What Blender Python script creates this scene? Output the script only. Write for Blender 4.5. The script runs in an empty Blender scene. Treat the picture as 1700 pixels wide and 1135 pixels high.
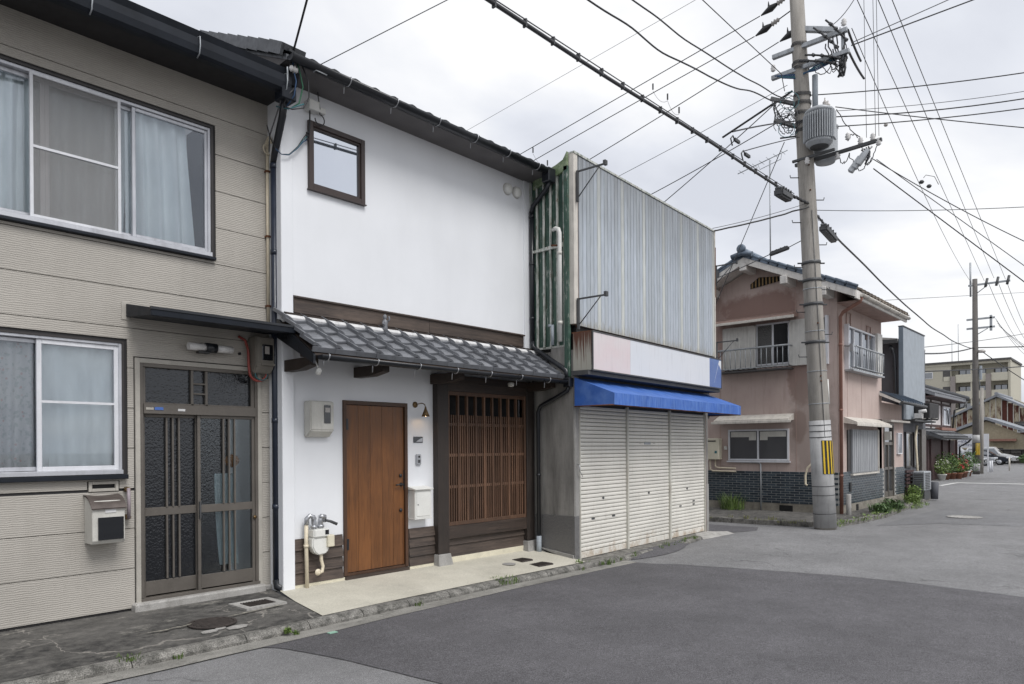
import bpy, bmesh, math, random
from math import sin, cos, pi, radians, sqrt
from mathutils import Vector, Matrix, noise
random.seed(7)
SC = bpy.context.scene
COL = SC.collection

# ------------------------------------------------------------------ camera
YAW, ROLL = radians(41.72), radians(-0.385)
F0 = Vector((cos(YAW), sin(YAW), 0)); R0 = Vector((sin(YAW), -cos(YAW), 0)); U0 = Vector((0, 0, 1))
Rr = R0 * cos(ROLL) + U0 * sin(ROLL); Ur = -R0 * sin(ROLL) + U0 * cos(ROLL)
cam_data = bpy.data.cameras.new('camera')
cam = bpy.data.objects.new('camera', cam_data); COL.objects.link(cam)
m = Matrix.Identity(4)
for i in range(3):
    m[i][0] = Rr[i]; m[i][1] = Ur[i]; m[i][2] = -F0[i]
m.translation = Vector((0, 0, 1.62))
cam.matrix_world = m
cam_data.sensor_width = 36.0; cam_data.lens = 36.0 * 1197 / 1700
cam_data.shift_y = (742.7 - 567.5) / 1700
cam_data.clip_start = 0.05; cam_data.clip_end = 3000
SC.camera = cam

# ------------------------------------------------------------------ sky, sun, exposure
SUN_EL, SUN_AZ = radians(52), radians(-98)      # direction towards the veiled sun, azimuth from +X
sd = Vector((cos(SUN_EL) * cos(SUN_AZ), cos(SUN_EL) * sin(SUN_AZ), sin(SUN_EL)))
world = bpy.data.worlds.new('World'); SC.world = world; world.use_nodes = True
nt = world.node_tree; N = nt.nodes; L = nt.links
for n in list(N): N.remove(n)
out = N.new('ShaderNodeOutputWorld')
sky = N.new('ShaderNodeTexSky'); sky.sky_type = 'NISHITA'; sky.sun_disc = False
sky.sun_elevation = SUN_EL; sky.sun_rotation = pi / 2 - SUN_AZ; sky.air_density = 1; sky.dust_density = 3
bg_sky = N.new('ShaderNodeBackground'); bg_sky.inputs[1].default_value = 0.09
L.new(sky.outputs[0], bg_sky.inputs[0])
tc = N.new('ShaderNodeTexCoord')
sep = N.new('ShaderNodeSeparateXYZ'); L.new(tc.outputs['Generated'], sep.inputs[0])
def wmath(op, a, b=None, clamp=False):
    n = N.new('ShaderNodeMath'); n.operation = op; n.use_clamp = clamp
    for k, v in enumerate((a, b)):
        if v is None: continue
        if isinstance(v, (int, float)): n.inputs[k].default_value = v
        else: L.new(v, n.inputs[k])
    return n.outputs[0]
zz = wmath('MAXIMUM', wmath('ADD', sep.outputs[2], 0.22), 0.05)
cmb = N.new('ShaderNodeCombineXYZ')
L.new(wmath('DIVIDE', sep.outputs[0], zz), cmb.inputs[0]); L.new(wmath('DIVIDE', sep.outputs[1], zz), cmb.inputs[1])
ns = N.new('ShaderNodeTexNoise'); ns.inputs['Scale'].default_value = 1.15; ns.inputs['Detail'].default_value = 7; ns.inputs['Roughness'].default_value = 0.5
ns.inputs['Distortion'].default_value = 0.25
mp = N.new('ShaderNodeMapping'); mp.inputs['Location'].default_value = (3.1, 1.7, 0); L.new(cmb.outputs[0], mp.inputs[0]); L.new(mp.outputs[0], ns.inputs['Vector'])
ramp = N.new('ShaderNodeValToRGB'); L.new(ns.outputs[0], ramp.inputs[0])
e = ramp.color_ramp.elements
e[0].position = 0.38; e[0].color = (0.54, 0.558, 0.61, 1)
e[1].position = 0.60; e[1].color = (0.80, 0.80, 0.805, 1)
x = ramp.color_ramp.elements.new(0.47); x.color = (0.63, 0.648, 0.695, 1)
bg_cl = N.new('ShaderNodeBackground'); L.new(ramp.outputs[0], bg_cl.inputs[0]); bg_cl.inputs[1].default_value = 0.80
mixs = N.new('ShaderNodeMixShader'); mixs.inputs[0].default_value = 0.93
L.new(bg_sky.outputs[0], mixs.inputs[1]); L.new(bg_cl.outputs[0], mixs.inputs[2]); L.new(mixs.outputs[0], out.inputs[0])
sun_d = bpy.data.lights.new('sun', 'SUN'); sun_d.energy = 1.5; sun_d.angle = radians(28); sun_d.color = (1.0, 0.985, 0.97)
sun = bpy.data.objects.new('sun', sun_d); COL.objects.link(sun)
sun.rotation_euler = sd.to_track_quat('Z', 'Y').to_euler()
SC.view_settings.view_transform = 'Standard'; SC.view_settings.look = 'None'
SC.view_settings.exposure = 0.74; SC.view_settings.gamma = 1; SC.view_settings.use_curve_mapping = False
SC.cycles.max_bounces = 8; SC.cycles.transparent_max_bounces = 12

# ------------------------------------------------------------------ object helpers
WM = {}
XF = Matrix.Identity(4)
def setxf(mat=None):
    global XF
    XF = mat if mat is not None else Matrix.Identity(4)
def tag(o, label=None, cat=None, group=None, kind=None):
    if label: o['label'] = label
    if cat: o['category'] = cat
    if group: o['group'] = group
    if kind: o['kind'] = kind
    return o
def thing(name, loc, label, cat, group=None, rot=0.0):
    """Empty at the base of a thing; its parts are children."""
    o = bpy.data.objects.new(name, None); COL.objects.link(o)
    o.empty_display_size = 0.2
    M = XF @ Matrix.Translation(Vector(loc)) @ Matrix.Rotation(rot, 4, 'Z')
    o.matrix_world = M; WM[o] = M
    return tag(o, label, cat, group)
def copy_tree(o, M, parent=None, label=None, group=None):
    c = o.copy(); COL.objects.link(c)
    if parent is None: c.matrix_world = M; WM[c] = M
    else: c.parent = parent
    if label: c['label'] = label
    if group: c['group'] = group
    for ch in list(o.children): copy_tree(ch, None, c)
    return c

class MB:
    def __init__(s): s.v = []; s.f = []; s.sm = []
    def add(s, vs, fs, smooth=False):
        b = len(s.v); s.v += [Vector(p) for p in vs]
        for f in fs: s.f.append(tuple(i + b for i in f)); s.sm.append(smooth)
        return s
    def box(s, x0, x1, y0, y1, z0, z1, M=None):
        if x0 > x1: x0, x1 = x1, x0
        if y0 > y1: y0, y1 = y1, y0
        if z0 > z1: z0, z1 = z1, z0
        vs = [Vector((x, y, z)) for x in (x0, x1) for y in (y0, y1) for z in (z0, z1)]
        if M: vs = [M @ v for v in vs]
        return s.add(vs, [(0,1,3,2),(4,6,7,5),(0,4,5,1),(2,3,7,6),(0,2,6,4),(1,5,7,3)])
    def quad(s, a, b, c, d): return s.add([a, b, c, d], [(0, 1, 2, 3)])
    def prism(s, poly, axis, a, b, M=None, smooth=False):
        """poly: 2-D outline in the two other axes (x,y,z order), extruded along axis from a to b."""
        n = len(poly); vs = []
        for t in (a, b):
            for p in poly:
                q = {'x': (t, p[0], p[1]), 'y': (p[0], t, p[1]), 'z': (p[0], p[1], t)}[axis]
                vs.append(Vector(q))
        if M: vs = [M @ v for v in vs]
        fs = [tuple(range(n))[::-1], tuple(range(n, 2 * n))]
        for i in range(n):
            j = (i + 1) % n; fs.append((i, j, n + j, n + i))
        b0 = len(s.v); s.v += vs
        for k, f in enumerate(fs): s.f.append(tuple(i + b0 for i in f)); s.sm.append(smooth and k > 1)
        return s
    def tube(s, pts, r, n=8, r2=None, caps=True, smooth=True):
        pts = [Vector(p) for p in pts]; m_ = len(pts); vs = []
        prev = None
        for i, p in enumerate(pts):
            d = (pts[min(i + 1, m_ - 1)] - pts[max(i - 1, 0)]).normalized()
            if prev is None:
                a = Vector((0, 0, 1)) if abs(d.z) < 0.9 else Vector((1, 0, 0))
                u = d.cross(a).normalized()
            else:
                u = (prev - d * prev.dot(d)).normalized()
            prev = u; w = d.cross(u)
            rr = r if r2 is None else r + (r2 - r) * i / (m_ - 1)
            for k in range(n):
                t = 2 * pi * k / n; vs.append(p + (u * cos(t) + w * sin(t)) * rr)
        fs = []
        for i in range(m_ - 1):
            for k in range(n):
                k2 = (k + 1) % n
                fs.append((i * n + k, i * n + k2, (i + 1) * n + k2, (i + 1) * n + k))
        s.add(vs, fs, smooth)
        if caps:
            b0 = len(s.v) - len(vs)
            s.f.append(tuple(b0 + k for k in range(n))[::-1]); s.sm.append(False)
            s.f.append(tuple(b0 + (m_ - 1) * n + k for k in range(n))); s.sm.append(False)
        return s
    def lathe(s, prof, c, n=16, M=None, smooth=True):
        """prof: (radius, height) pairs turned about z through c."""
        vs = []
        for r, h in prof:
            for k in range(n):
                t = 2 * pi * k / n; vs.append(Vector((r * cos(t), r * sin(t), h)))
        fs = []
        for i in range(len(prof) - 1):
            for k in range(n):
                k2 = (k + 1) % n; fs.append((i*n+k, i*n+k2, (i+1)*n+k2, (i+1)*n+k))
        c = Vector(c)
        vs = [((M @ v) if M else v) + c for v in vs]
        s.add(vs, fs, smooth)
        b0 = len(s.v) - len(vs); m_ = len(prof)
        if prof[0][0] > 1e-5: s.f.append(tuple(b0 + k for k in range(n))[::-1]); s.sm.append(False)
        if prof[-1][0] > 1e-5: s.f.append(tuple(b0 + (m_-1)*n + k for k in range(n))); s.sm.append(False)
        return s
    def grid(s, fn, nu, nv, smooth=True):
        vs = [fn(i / nu, j / nv) for i in range(nu + 1) for j in range(nv + 1)]
        w = nv + 1
        fs = [(i*w+j, (i+1)*w+j, (i+1)*w+j+1, i*w+j+1) for i in range(nu) for j in range(nv)]
        return s.add(vs, fs, smooth)
    def holes(s, x0, x1, z0, z1, y, hs, depth=0.1):
        """wall sheet in the plane y with rectangular openings and their reveals"""
        xs = sorted({x0, x1, *[min(max(v, x0), x1) for h in hs for v in h[:2]]})
        zs = sorted({z0, z1, *[min(max(v, z0), z1) for h in hs for v in h[2:]]})
        for i in range(len(xs) - 1):
            for j in range(len(zs) - 1):
                cx, cz = (xs[i] + xs[i+1]) / 2, (zs[j] + zs[j+1]) / 2
                if any(h[0] < cx < h[1] and h[2] < cz < h[3] for h in hs): continue
                s.quad((xs[i], y, zs[j]), (xs[i+1], y, zs[j]), (xs[i+1], y, zs[j+1]), (xs[i], y, zs[j+1]))
        for a, b, c, d in hs:
            a, b = max(a, x0), min(b, x1)
            s.quad((a, y, c), (a, y + depth, c), (a, y + depth, d), (a, y, d))
            s.quad((b, y, c), (b, y, d), (b, y + depth, d), (b, y + depth, c))
            s.quad((a, y, d), (a, y + depth, d), (b, y + depth, d), (b, y, d))
            s.quad((a, y, c), (b, y, c), (b, y + depth, c), (a, y + depth, c))
        return s
    def build(s, name, mat, parent=None, label=None, cat=None, group=None, kind=None, bevel=0, origin=None, seg=1):
        wv = [XF @ v for v in s.v]
        if parent is None:
            if origin is None:
                lo = [min(v[k] for v in wv) for k in range(3)]; hi = [max(v[k] for v in wv) for k in range(3)]
                origin = Vector(((lo[0]+hi[0])/2, (lo[1]+hi[1])/2, lo[2]))
            M = Matrix.Translation(origin)
        else: M = WM[parent]
        Mi = M.inverted()
        me = bpy.data.meshes.new(name)
        me.from_pydata([tuple(Mi @ v) for v in wv], [], s.f); me.update()
        me.polygons.foreach_set('use_smooth', s.sm)
        bm = bmesh.new(); bm.from_mesh(me)
        bmesh.ops.recalc_face_normals(bm, faces=bm.faces[:]) if s.__dict__.get('fixn', True) else None
        if bevel:
            ed = [e_ for e_ in bm.edges if len(e_.link_faces) == 2 and e_.calc_face_angle(0) > 0.6]
            bmesh.ops.bevel(bm, geom=ed, offset=bevel, segments=seg, affect='EDGES', clamp_overlap=True)
        bm.to_mesh(me); bm.free()
        o = bpy.data.objects.new(name, me); COL.objects.link(o)
        if mat: me.materials.append(mat)
        if parent is None: o.matrix_world = M
        else: o.parent = parent
        WM[o] = M
        return tag(o, label, cat, group, kind)
def place(src_mesh, name, M, parent, mat=None):
    """one more piece sharing mesh data; M is its draft-space matrix"""
    o = bpy.data.objects.new(name, src_mesh); COL.objects.link(o); o.parent = parent
    o.matrix_local = WM[parent].inverted() @ XF @ M
    WM[o] = XF @ M
    return o
def mesh_of(mb, name, mat, bevel=0):
    """a bare mesh datablock in its own coordinates"""
    me = bpy.data.meshes.new(name); me.from_pydata([tuple(v) for v in mb.v], [], mb.f); me.update()
    me.polygons.foreach_set('use_smooth', mb.sm)
    bm = bmesh.new(); bm.from_mesh(me); bmesh.ops.recalc_face_normals(bm, faces=bm.faces[:])
    if bevel:
        bmesh.ops.bevel(bm, geom=[e_ for e_ in bm.edges if len(e_.link_faces) == 2 and e_.calc_face_angle(0) > 0.6], offset=bevel, segments=1, affect='EDGES', clamp_overlap=True)
    bm.to_mesh(me); bm.free(); me.materials.append(mat); return me
def T(x, y, z): return Matrix.Translation((x, y, z))
def RX(a): return Matrix.Rotation(a, 4, 'X')
def RY(a): return Matrix.Rotation(a, 4, 'Y')
def RZ(a): return Matrix.Rotation(a, 4, 'Z')

# ------------------------------------------------------------------ materials
class NT:
    def __init__(s, name):
        s.m = bpy.data.materials.new(name); s.m.use_nodes = True
        s.t = s.m.node_tree; s.n = s.t.nodes; s.l = s.t.links
        for q in list(s.n): s.n.remove(q)
        s.out = s.n.new('ShaderNodeOutputMaterial'); s.b = s.n.new('ShaderNodeBsdfPrincipled')
        s.l.new(s.b.outputs[0], s.out.inputs[0])
        s.geo = s.n.new('ShaderNodeNewGeometry'); s.pos = s.geo.outputs['Position']
    def link(s, a, sock):
        if isinstance(a, (int, float)): sock.default_value = a
        elif isinstance(a, tuple): sock.default_value = a if len(a) == 4 or sock.type == 'VECTOR' else (*a, 1)
        else: s.l.new(a, sock)
    def math(s, op, a, b=0, clamp=False):
        q = s.n.new('ShaderNodeMath'); q.operation = op; q.use_clamp = clamp; s.link(a, q.inputs[0]); s.link(b, q.inputs[1]); return q.outputs[0]
    def vmul(s, v, sc):
        q = s.n.new('ShaderNodeVectorMath'); q.operation = 'MULTIPLY'; s.link(v, q.inputs[0]); q.inputs[1].default_value = sc; return q.outputs[0]
    def vadd(s, v, w):
        q = s.n.new('ShaderNodeVectorMath'); q.operation = 'ADD'; s.link(v, q.inputs[0]); s.link(w, q.inputs[1]); return q.outputs[0]
    def noise(s, scale, stretch=(1, 1, 1), detail=4, rough=.55, vec=None, dist=0):
        q = s.n.new('ShaderNodeTexNoise'); q.inputs['Scale'].default_value = scale; q.inputs['Detail'].default_value = detail
        q.inputs['Roughness'].default_value = rough; q.inputs['Distortion'].default_value = dist
        v = vec if vec is not None else s.pos
        s.link(s.vmul(v, stretch) if stretch != (1, 1, 1) else v, q.inputs['Vector']); return q.outputs[0]
    def vor(s, scale, stretch=(1, 1, 1), feature='F1', out=0, vec=None, rnd=1):
        q = s.n.new('ShaderNodeTexVoronoi'); q.feature = feature; q.inputs['Scale'].default_value = scale; q.inputs['Randomness'].default_value = rnd
        s.link(s.vmul(vec if vec is not None else s.pos, stretch), q.inputs['Vector']); return q.outputs[out]
    def ramp(s, f, *stops):
        q = s.n.new('ShaderNodeMapRange'); q.clamp = True; s.link(f, q.inputs[0])
        q.inputs[1].default_value = stops[0]; q.inputs[2].default_value = stops[1]
        q.inputs[3].default_value = stops[2] if len(stops) > 2 else 0; q.inputs[4].default_value = stops[3] if len(stops) > 3 else 1
        return q.outputs[0]
    def mix(s, f, a, b, mode='MIX'):
        q = s.n.new('ShaderNodeMix'); q.data_type = 'RGBA'; q.blend_type = mode
        s.link(f, q.inputs[0]); s.link(a, q.inputs[6]); s.link(b, q.inputs[7]); return q.outputs[2]
    def sep(s, v):
        q = s.n.new('ShaderNodeSeparateXYZ'); s.link(v, q.inputs[0]); return q.outputs
    def rnd(s):
        q = s.n.new('ShaderNodeObjectInfo'); return q.outputs['Random']
    def scale_col(s, c, f):
        q = s.n.new('ShaderNodeVectorMath'); q.operation = 'SCALE'; s.link(c if not isinstance(c, tuple) else c[:3], q.inputs[0]); s.link(f, q.inputs[3]); return q.outputs[0]
    def bump(s, h, strength=.3, dist=.01, normal=None):
        q = s.n.new('ShaderNodeBump'); q.inputs['Strength'].default_value = strength; q.inputs['Distance'].default_value = dist
        s.link(h, q.inputs['Height'])
        if normal is not None: s.link(normal, q.inputs['Normal'])
        return q.outputs[0]
    def fin(s, col=None, rough=None, normal=None, metal=0, spec=None):
        if col is not None: s.link(col, s.b.inputs['Base Color'])
        if rough is not None: s.link(rough, s.b.inputs['Roughness'])
        if normal is not None: s.link(normal, s.b.inputs['Normal'])
        s.b.inputs['Metallic'].default_value = metal
        if spec is not None: s.b.inputs['Specular IOR Level'].default_value = spec
        return s.m
def plain(name, col, rough=.6, var=.12, scale=5, fine=.06, fscale=90, bump=.1, metal=0, ov=0, dirt=0, dirtcol=(.06,.05,.04), streak=(6,6,.7), spec=None):
    """painted / moulded surface: broad and fine tone variation, optional streaky dirt, optional per-object tone"""
    t = NT(name)
    f = t.ramp(t.noise(scale), .3, .7, 1 - var, 1 + var)
    g = t.ramp(t.noise(fscale, detail=2), .3, .7, 1 - fine, 1 + fine)
    f = t.math('MULTIPLY', f, g)
    if ov: f = t.math('MULTIPLY', f, t.ramp(t.rnd(), 0, 1, 1 - ov, 1 + ov))
    c = t.scale_col(col, f)
    if dirt:
        d = t.ramp(t.noise(2.2, streak, detail=6, rough=.65), .5, .75, 0, dirt)
        c = t.mix(d, c, dirtcol)
    nrm = t.bump(t.noise(fscale, detail=3), bump, .004) if bump else None
    return t.fin(c, t.ramp(t.noise(scale * 2), .3, .7, max(rough - .08, .02), min(rough + .08, 1)), nrm, metal, spec)
def wood(name, c1, c2, axis='x', gs=1.0, rough=.6, ov=.15, bump=.35):
    t = NT(name)
    st = {'x': (.8, 14, 14), 'z': (14, 14, .8), 'y': (14, .8, 14)}[axis]
    off = t.n.new('ShaderNodeCombineXYZ'); r = t.rnd(); t.link(t.math('MULTIPLY', r, 37.0), off.inputs[0]); t.link(t.math('MULTIPLY', r, 91.0), off.inputs[2]); t.link(t.math('MULTIPLY', r, 53.0), off.inputs[1])
    v = t.vadd(t.pos, off.outputs[0])
    a = t.noise(1.6 * gs, st, detail=8, rough=.65, vec=v, dist=1.2)
    b = t.noise(14 * gs, st, detail=3, vec=v)
    big = t.noise(1.3, (1, 1, 1), detail=3, vec=v)
    f = t.math('ADD', t.math('MULTIPLY', t.ramp(a, .3, .7), .7), t.math('MULTIPLY', t.ramp(b, .35, .65), .3))
    c = t.mix(f, c1, c2)
    c = t.scale_col(c, t.math('MULTIPLY', t.ramp(big, .3, .7, .75, 1.25), t.ramp(r, 0, 1, 1 - ov, 1 + ov)))
    return t.fin(c, t.ramp(a, .3, .7, rough - .1, rough + .12), t.bump(t.math('ADD', a, t.math('MULTIPLY', b, .4)), bump, .004))
def glass(name, tint=(.02, .025, .03), transp=.5, refl=.0, rough=.02, ripple=0, tcol=(.8, .85, .85)):
    """window pane: fresnel gloss over a see-through / dark body; transp = share seen through"""
    t = NT(name); t.n.remove(t.b)
    gl = t.n.new('ShaderNodeBsdfGlossy'); gl.inputs['Roughness'].default_value = rough; gl.inputs['Color'].default_value = (.92, .95, 1, 1)
    tr = t.n.new('ShaderNodeBsdfTransparent'); tr.inputs[0].default_value = (*tcol, 1)
    df = t.n.new('ShaderNodeBsdfDiffuse'); df.inputs[0].default_value = (*tint, 1)
    m1 = t.n.new('ShaderNodeMixShader'); m1.inputs[0].default_value = transp; t.l.new(df.outputs[0], m1.inputs[1]); t.l.new(tr.outputs[0], m1.inputs[2])
    fr = t.n.new('ShaderNodeFresnel'); fr.inputs[0].default_value = 1.5
    if ripple:
        v1 = t.vor(ripple, (1, 1, 1), feature='SMOOTH_F1'); nb = t.bump(t.math('ADD', v1, t.math('MULTIPLY', t.noise(ripple * 1.5), .6)), .55, .0035)
        t.l.new(nb, gl.inputs['Normal']); t.l.new(nb, fr.inputs['Normal'])
    fac = t.math('ADD', t.math('MULTIPLY', fr.outputs[0], .75 if ripple else 1.1), refl, True)
    m2 = t.n.new('ShaderNodeMixShader'); t.l.new(fac, m2.inputs[0]); t.l.new(m1.outputs[0], m2.inputs[1]); t.l.new(gl.outputs[0], m2.inputs[2])
    t.l.new(m2.outputs[0], t.out.inputs[0]); return t.m

MT = {}
# siding: wavy combed relief
t = NT('siding'); z = t.sep(t.pos)
wv = t.n.new('ShaderNodeTexWave'); wv.wave_type = 'BANDS'; wv.bands_direction = 'Z'; wv.inputs['Scale'].default_value = 17
wv.inputs['Distortion'].default_value = 4.5; wv.inputs['Detail'].default_value = 3.0; wv.inputs['Detail Scale'].default_value = .9
t.link(t.vmul(t.pos, (.75, .75, 1)), wv.inputs['Vector'])
hgt = t.math('ADD', wv.outputs[1], t.math('MULTIPLY', t.noise(30, (.3, .3, 2.2), detail=3), .9))
tone = t.math('MULTIPLY', t.ramp(t.noise(1.1, (1, 1, 1)), .3, .7, .93, 1.06), t.ramp(t.rnd(), 0, 1, .97, 1.03))
dirt = t.ramp(t.noise(2.5, (3, 3, .5), detail=5), .5, .8, 0, .18)
c = t.mix(dirt, t.scale_col((.385, .362, .325), tone), (.23, .21, .18))
c = t.scale_col(c, t.ramp(hgt, .3, 1.3, .90, 1.05))
MT['siding'] = t.fin(c, .75, t.bump(hgt, .55, .0035))
MT['trim_beige'] = plain('trim_beige', (.38, .36, .32), .6, bump=.05)
t = NT('plaster'); 
c = t.scale_col((.735, .75, .775), t.math('MULTIPLY', t.ramp(t.noise(.9, detail=6), .3, .7, .95, 1.025), t.ramp(t.noise(1.3, (2.2, 2.2, .5), detail=6), .45, .75, 1.0, .965)))
MT['plaster'] = t.fin(c, .9, t.bump(t.math('ADD', t.noise(160, detail=3), t.math('MULTIPLY', t.noise(2.5, detail=3), 2.0)), .25, .004))
MT['dark_wood'] = wood('dark_wood', (.014, .010, .008), (.058, .040, .031), 'x', ov=.2)
MT['dark_wood_z'] = wood('dark_wood_z', (.012, .009, .008), (.040, .029, .023), 'z', ov=.1)
MT['board_wood'] = wood('board_wood', (.020, .014, .012), (.105, .078, .062), 'x', ov=.25, bump=.6)
MT['door_wood'] = wood('door_wood', (.072, .027, .008), (.190, .074, .020), 'z', gs=.7, rough=.42, ov=.09, bump=.15)
MT['door_frame'] = wood('door_frame', (.035, .017, .009), (.075, .035, .017), 'z', rough=.5)
MT['lattice'] = wood('lattice', (.065, .034, .020), (.150, .080, .047), 'z', ov=.22, rough=.6)
MT['black_metal'] = plain('black_metal', (.014, .016, .020), .35, .2, bump=.02, metal=0)
MT['navy_pvc'] = plain('navy_pvc', (.018, .024, .040), .35, .2, bump=.02)
MT['roof_metal'] = plain('roof_metal', (.011, .014, .020), .5, .25, bump=.05, spec=.25)
MT['soffit'] = plain('soffit', (.022, .021, .022), .7, .2)
MT['eave_grey'] = plain('eave_grey', (.115, .108, .108), .7, .15)
MT['alu'] = plain('alu', (.50, .51, .54), .38, .08, fine=.04, bump=.02, metal=.5, dirt=.25)
MT['alu_white'] = plain('alu_white', (.62, .63, .66), .4, .06, bump=.02, dirt=.15)
MT['bronze_alu'] = plain('bronze_alu', (.125, .112, .098), .42, .12, bump=.03, metal=.3, dirt=.15)
MT['dark_frame'] = plain('dark_frame', (.03, .026, .025), .45, .15, bump=.03)
MT['brown_frame'] = plain('brown_frame', (.040, .027, .024), .4, .15, bump=.03)
MT['steel'] = plain('steel', (.45, .46, .48), .35, .15, metal=.8, bump=.05)
MT['galv'] = plain('galv', (.34, .36, .38), .5, .2, metal=.35, bump=.1, dirt=.35)
MT['dark_steel'] = plain('dark_steel', (.07, .072, .075), .55, .2, metal=.3)
MT['rust'] = plain('rust', (.11, .045, .022), .9, .35, scale=14, bump=.3)
MT['white_plastic'] = plain('white_plastic', (.66, .66, .63), .4, .05, bump=.02)
MT['ivory_plastic'] = plain('ivory_plastic', (.62, .58, .46), .45, .08, bump=.02, dirt=.1)
MT['cream_pipe'] = plain('cream_pipe', (.62, .55, .42), .45, .08, bump=.02, dirt=.12)
MT['mortar_white'] = plain('mortar_white', (.60, .60, .60), .85, .15, scale=9, dirt=.4)
MT['brass_old'] = plain('brass_old', (.16, .105, .05), .42, .3, scale=30, metal=.75)
MT['grey_box'] = plain('grey_box', (.52, .51, .47), .5, .1, bump=.03, dirt=.2)
MT['taupe_box'] = plain('taupe_box', (.19, .175, .15), .5, .1, bump=.03, dirt=.2)
MT['red_hose'] = plain('red_hose', (.24, .045, .035), .5, .1)
MT['glass_win'] = glass('glass_win', transp=.98, refl=.03, tcol=(.97, .99, 1))
MT['glass_refl'] = glass('glass_refl', tint=(.12, .14, .17), transp=.0, refl=.62)
MT['glass_dark'] = glass('glass_dark', tint=(.012, .013, .015), transp=.0, refl=.02)
MT['glass_rip'] = glass('glass_rip', tint=(.010, .011, .013), transp=.15, refl=.03, ripple=55, rough=.06)
MT['glass_rip2'] = glass('glass_rip2', tint=(.016, .017, .02), transp=.85, refl=.03, ripple=55, rough=.08)
MT['glass_far'] = glass('glass_far', tint=(.05, .055, .06), transp=.0, refl=.16, rough=.1)
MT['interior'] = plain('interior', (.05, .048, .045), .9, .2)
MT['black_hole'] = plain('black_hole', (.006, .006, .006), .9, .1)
t = NT('curtain'); t.fin(t.scale_col((.88, .92, .92), t.ramp(t.noise(3, (3, 3, .8)), .3, .7, .88, 1.06)), .9, t.bump(t.noise(400, detail=1), .1, .002)); MT['curtain'] = t.m
t = NT('curtain_floral')
fl = t.ramp(t.vor(16), .12, .22, 1, 0); fl2 = t.ramp(t.noise(26, detail=4), .52, .62)
c = t.mix(t.math('MULTIPLY', fl2, .5), (.60, .60, .60), (.30, .36, .36)); c = t.mix(t.math('MULTIPLY', fl, .45), c, (.50, .20, .17))
MT['curtain_floral'] = t.fin(c, .9)
# insect screen: half see-through mesh
t = NT('screen'); t.n.remove(t.b); a = t.n.new('ShaderNodeBsdfTransparent'); b = t.n.new('ShaderNodeBsdfDiffuse'); b.inputs[0].default_value = (.30, .295, .29, 1)
mx = t.n.new('ShaderNodeMixShader'); mx.inputs[0].default_value = .36; t.l.new(a.outputs[0], mx.inputs[1]); t.l.new(b.outputs[0], mx.inputs[2]); t.l.new(mx.outputs[0], t.out.inputs[0]); MT['screen'] = t.m

# roof tiles, smoked silver grey
def tile_mat(name, col, ov=.14, rough=.42):
    t = NT(name); f = t.math('MULTIPLY', t.ramp(t.noise(9, detail=5), .3, .7, .82, 1.16), t.ramp(t.rnd(), 0, 1, 1 - ov, 1 + ov))
    c = t.mix(t.ramp(t.noise(30, detail=4), .55, .75, 0, .3), t.scale_col(col, f), (.10, .095, .08))
    return t.fin(c, t.ramp(t.noise(20), .3, .7, rough - .1, rough + .15), t.bump(t.noise(120), .15, .002), .15)
MT['tile'] = tile_mat('tile', (.165, .172, .188), rough=.5)
MT['tile_dark'] = tile_mat('tile_dark', (.075, .08, .088))
MT['tile_blue'] = tile_mat('tile_blue', (.095, .125, .165), .3)
MT['tile_old'] = tile_mat('tile_old', (.22, .19, .16), .3, .7)

# asphalt
def asphalt(name, base, speck=.5, blot=.14, warm=(0, 0, 0), crack=False):
    t = NT(name)
    f1 = t.ramp(t.noise(120, detail=3, rough=.85), .36, .66, 1 - speck, 1 + speck)
    f1 = t.math('MULTIPLY', f1, t.ramp(t.noise(30, detail=6, rough=.8), .34, .66, .78, 1.22))
    f2 = t.math('MULTIPLY', t.ramp(t.noise(.7, detail=5, rough=.6), .3, .7, 1 - blot, 1 + blot), t.ramp(t.noise(4, (.35, 1, 1), detail=5), .3, .7, .95, 1.05))
    st = t.math('MULTIPLY', t.ramp(t.noise(.9, detail=6, rough=.7, dist=.8), .60, .72, 1, .84), t.ramp(t.noise(3.1, detail=3), .70, .78, 1, .72))
    mo = t.ramp(t.noise(7, detail=7, rough=.75), .34, .66, .90, 1.10)
    c = t.scale_col(base, t.math('MULTIPLY', t.math('MULTIPLY', f1, t.math('MULTIPLY', f2, mo)), st))
    wsp = t.ramp(t.vor(26), .0, .17, .42, 0); c = t.mix(wsp, c, (.30, .30, .31))
    if crack:
        d = t.vadd(t.pos, t.scale_col(t.noise(1.5, detail=3), .8))
        k = t.math('MULTIPLY', t.ramp(t.vor(.30, feature='DISTANCE_TO_EDGE', vec=d), 0, .006, .55, 0), t.ramp(t.noise(.8), .48, .60)); c = t.mix(k, c, (.02, .02, .02))
    return t.fin(c, t.ramp(t.noise(2), .3, .7, .78, .95), t.bump(t.math('ADD', t.noise(150, detail=3), t.math('MULTIPLY', t.noise(20), .5)), .6, .006))
MT['asphalt_dark'] = asphalt('asphalt_dark', (.094, .091, .097), .65, .2)
MT['asphalt_old'] = asphalt('asphalt_old', (.185, .184, .186), .55, .16, crack=True)
MT['asphalt_far'] = asphalt('asphalt_far', (.158, .158, .162), .4, .18)
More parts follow.
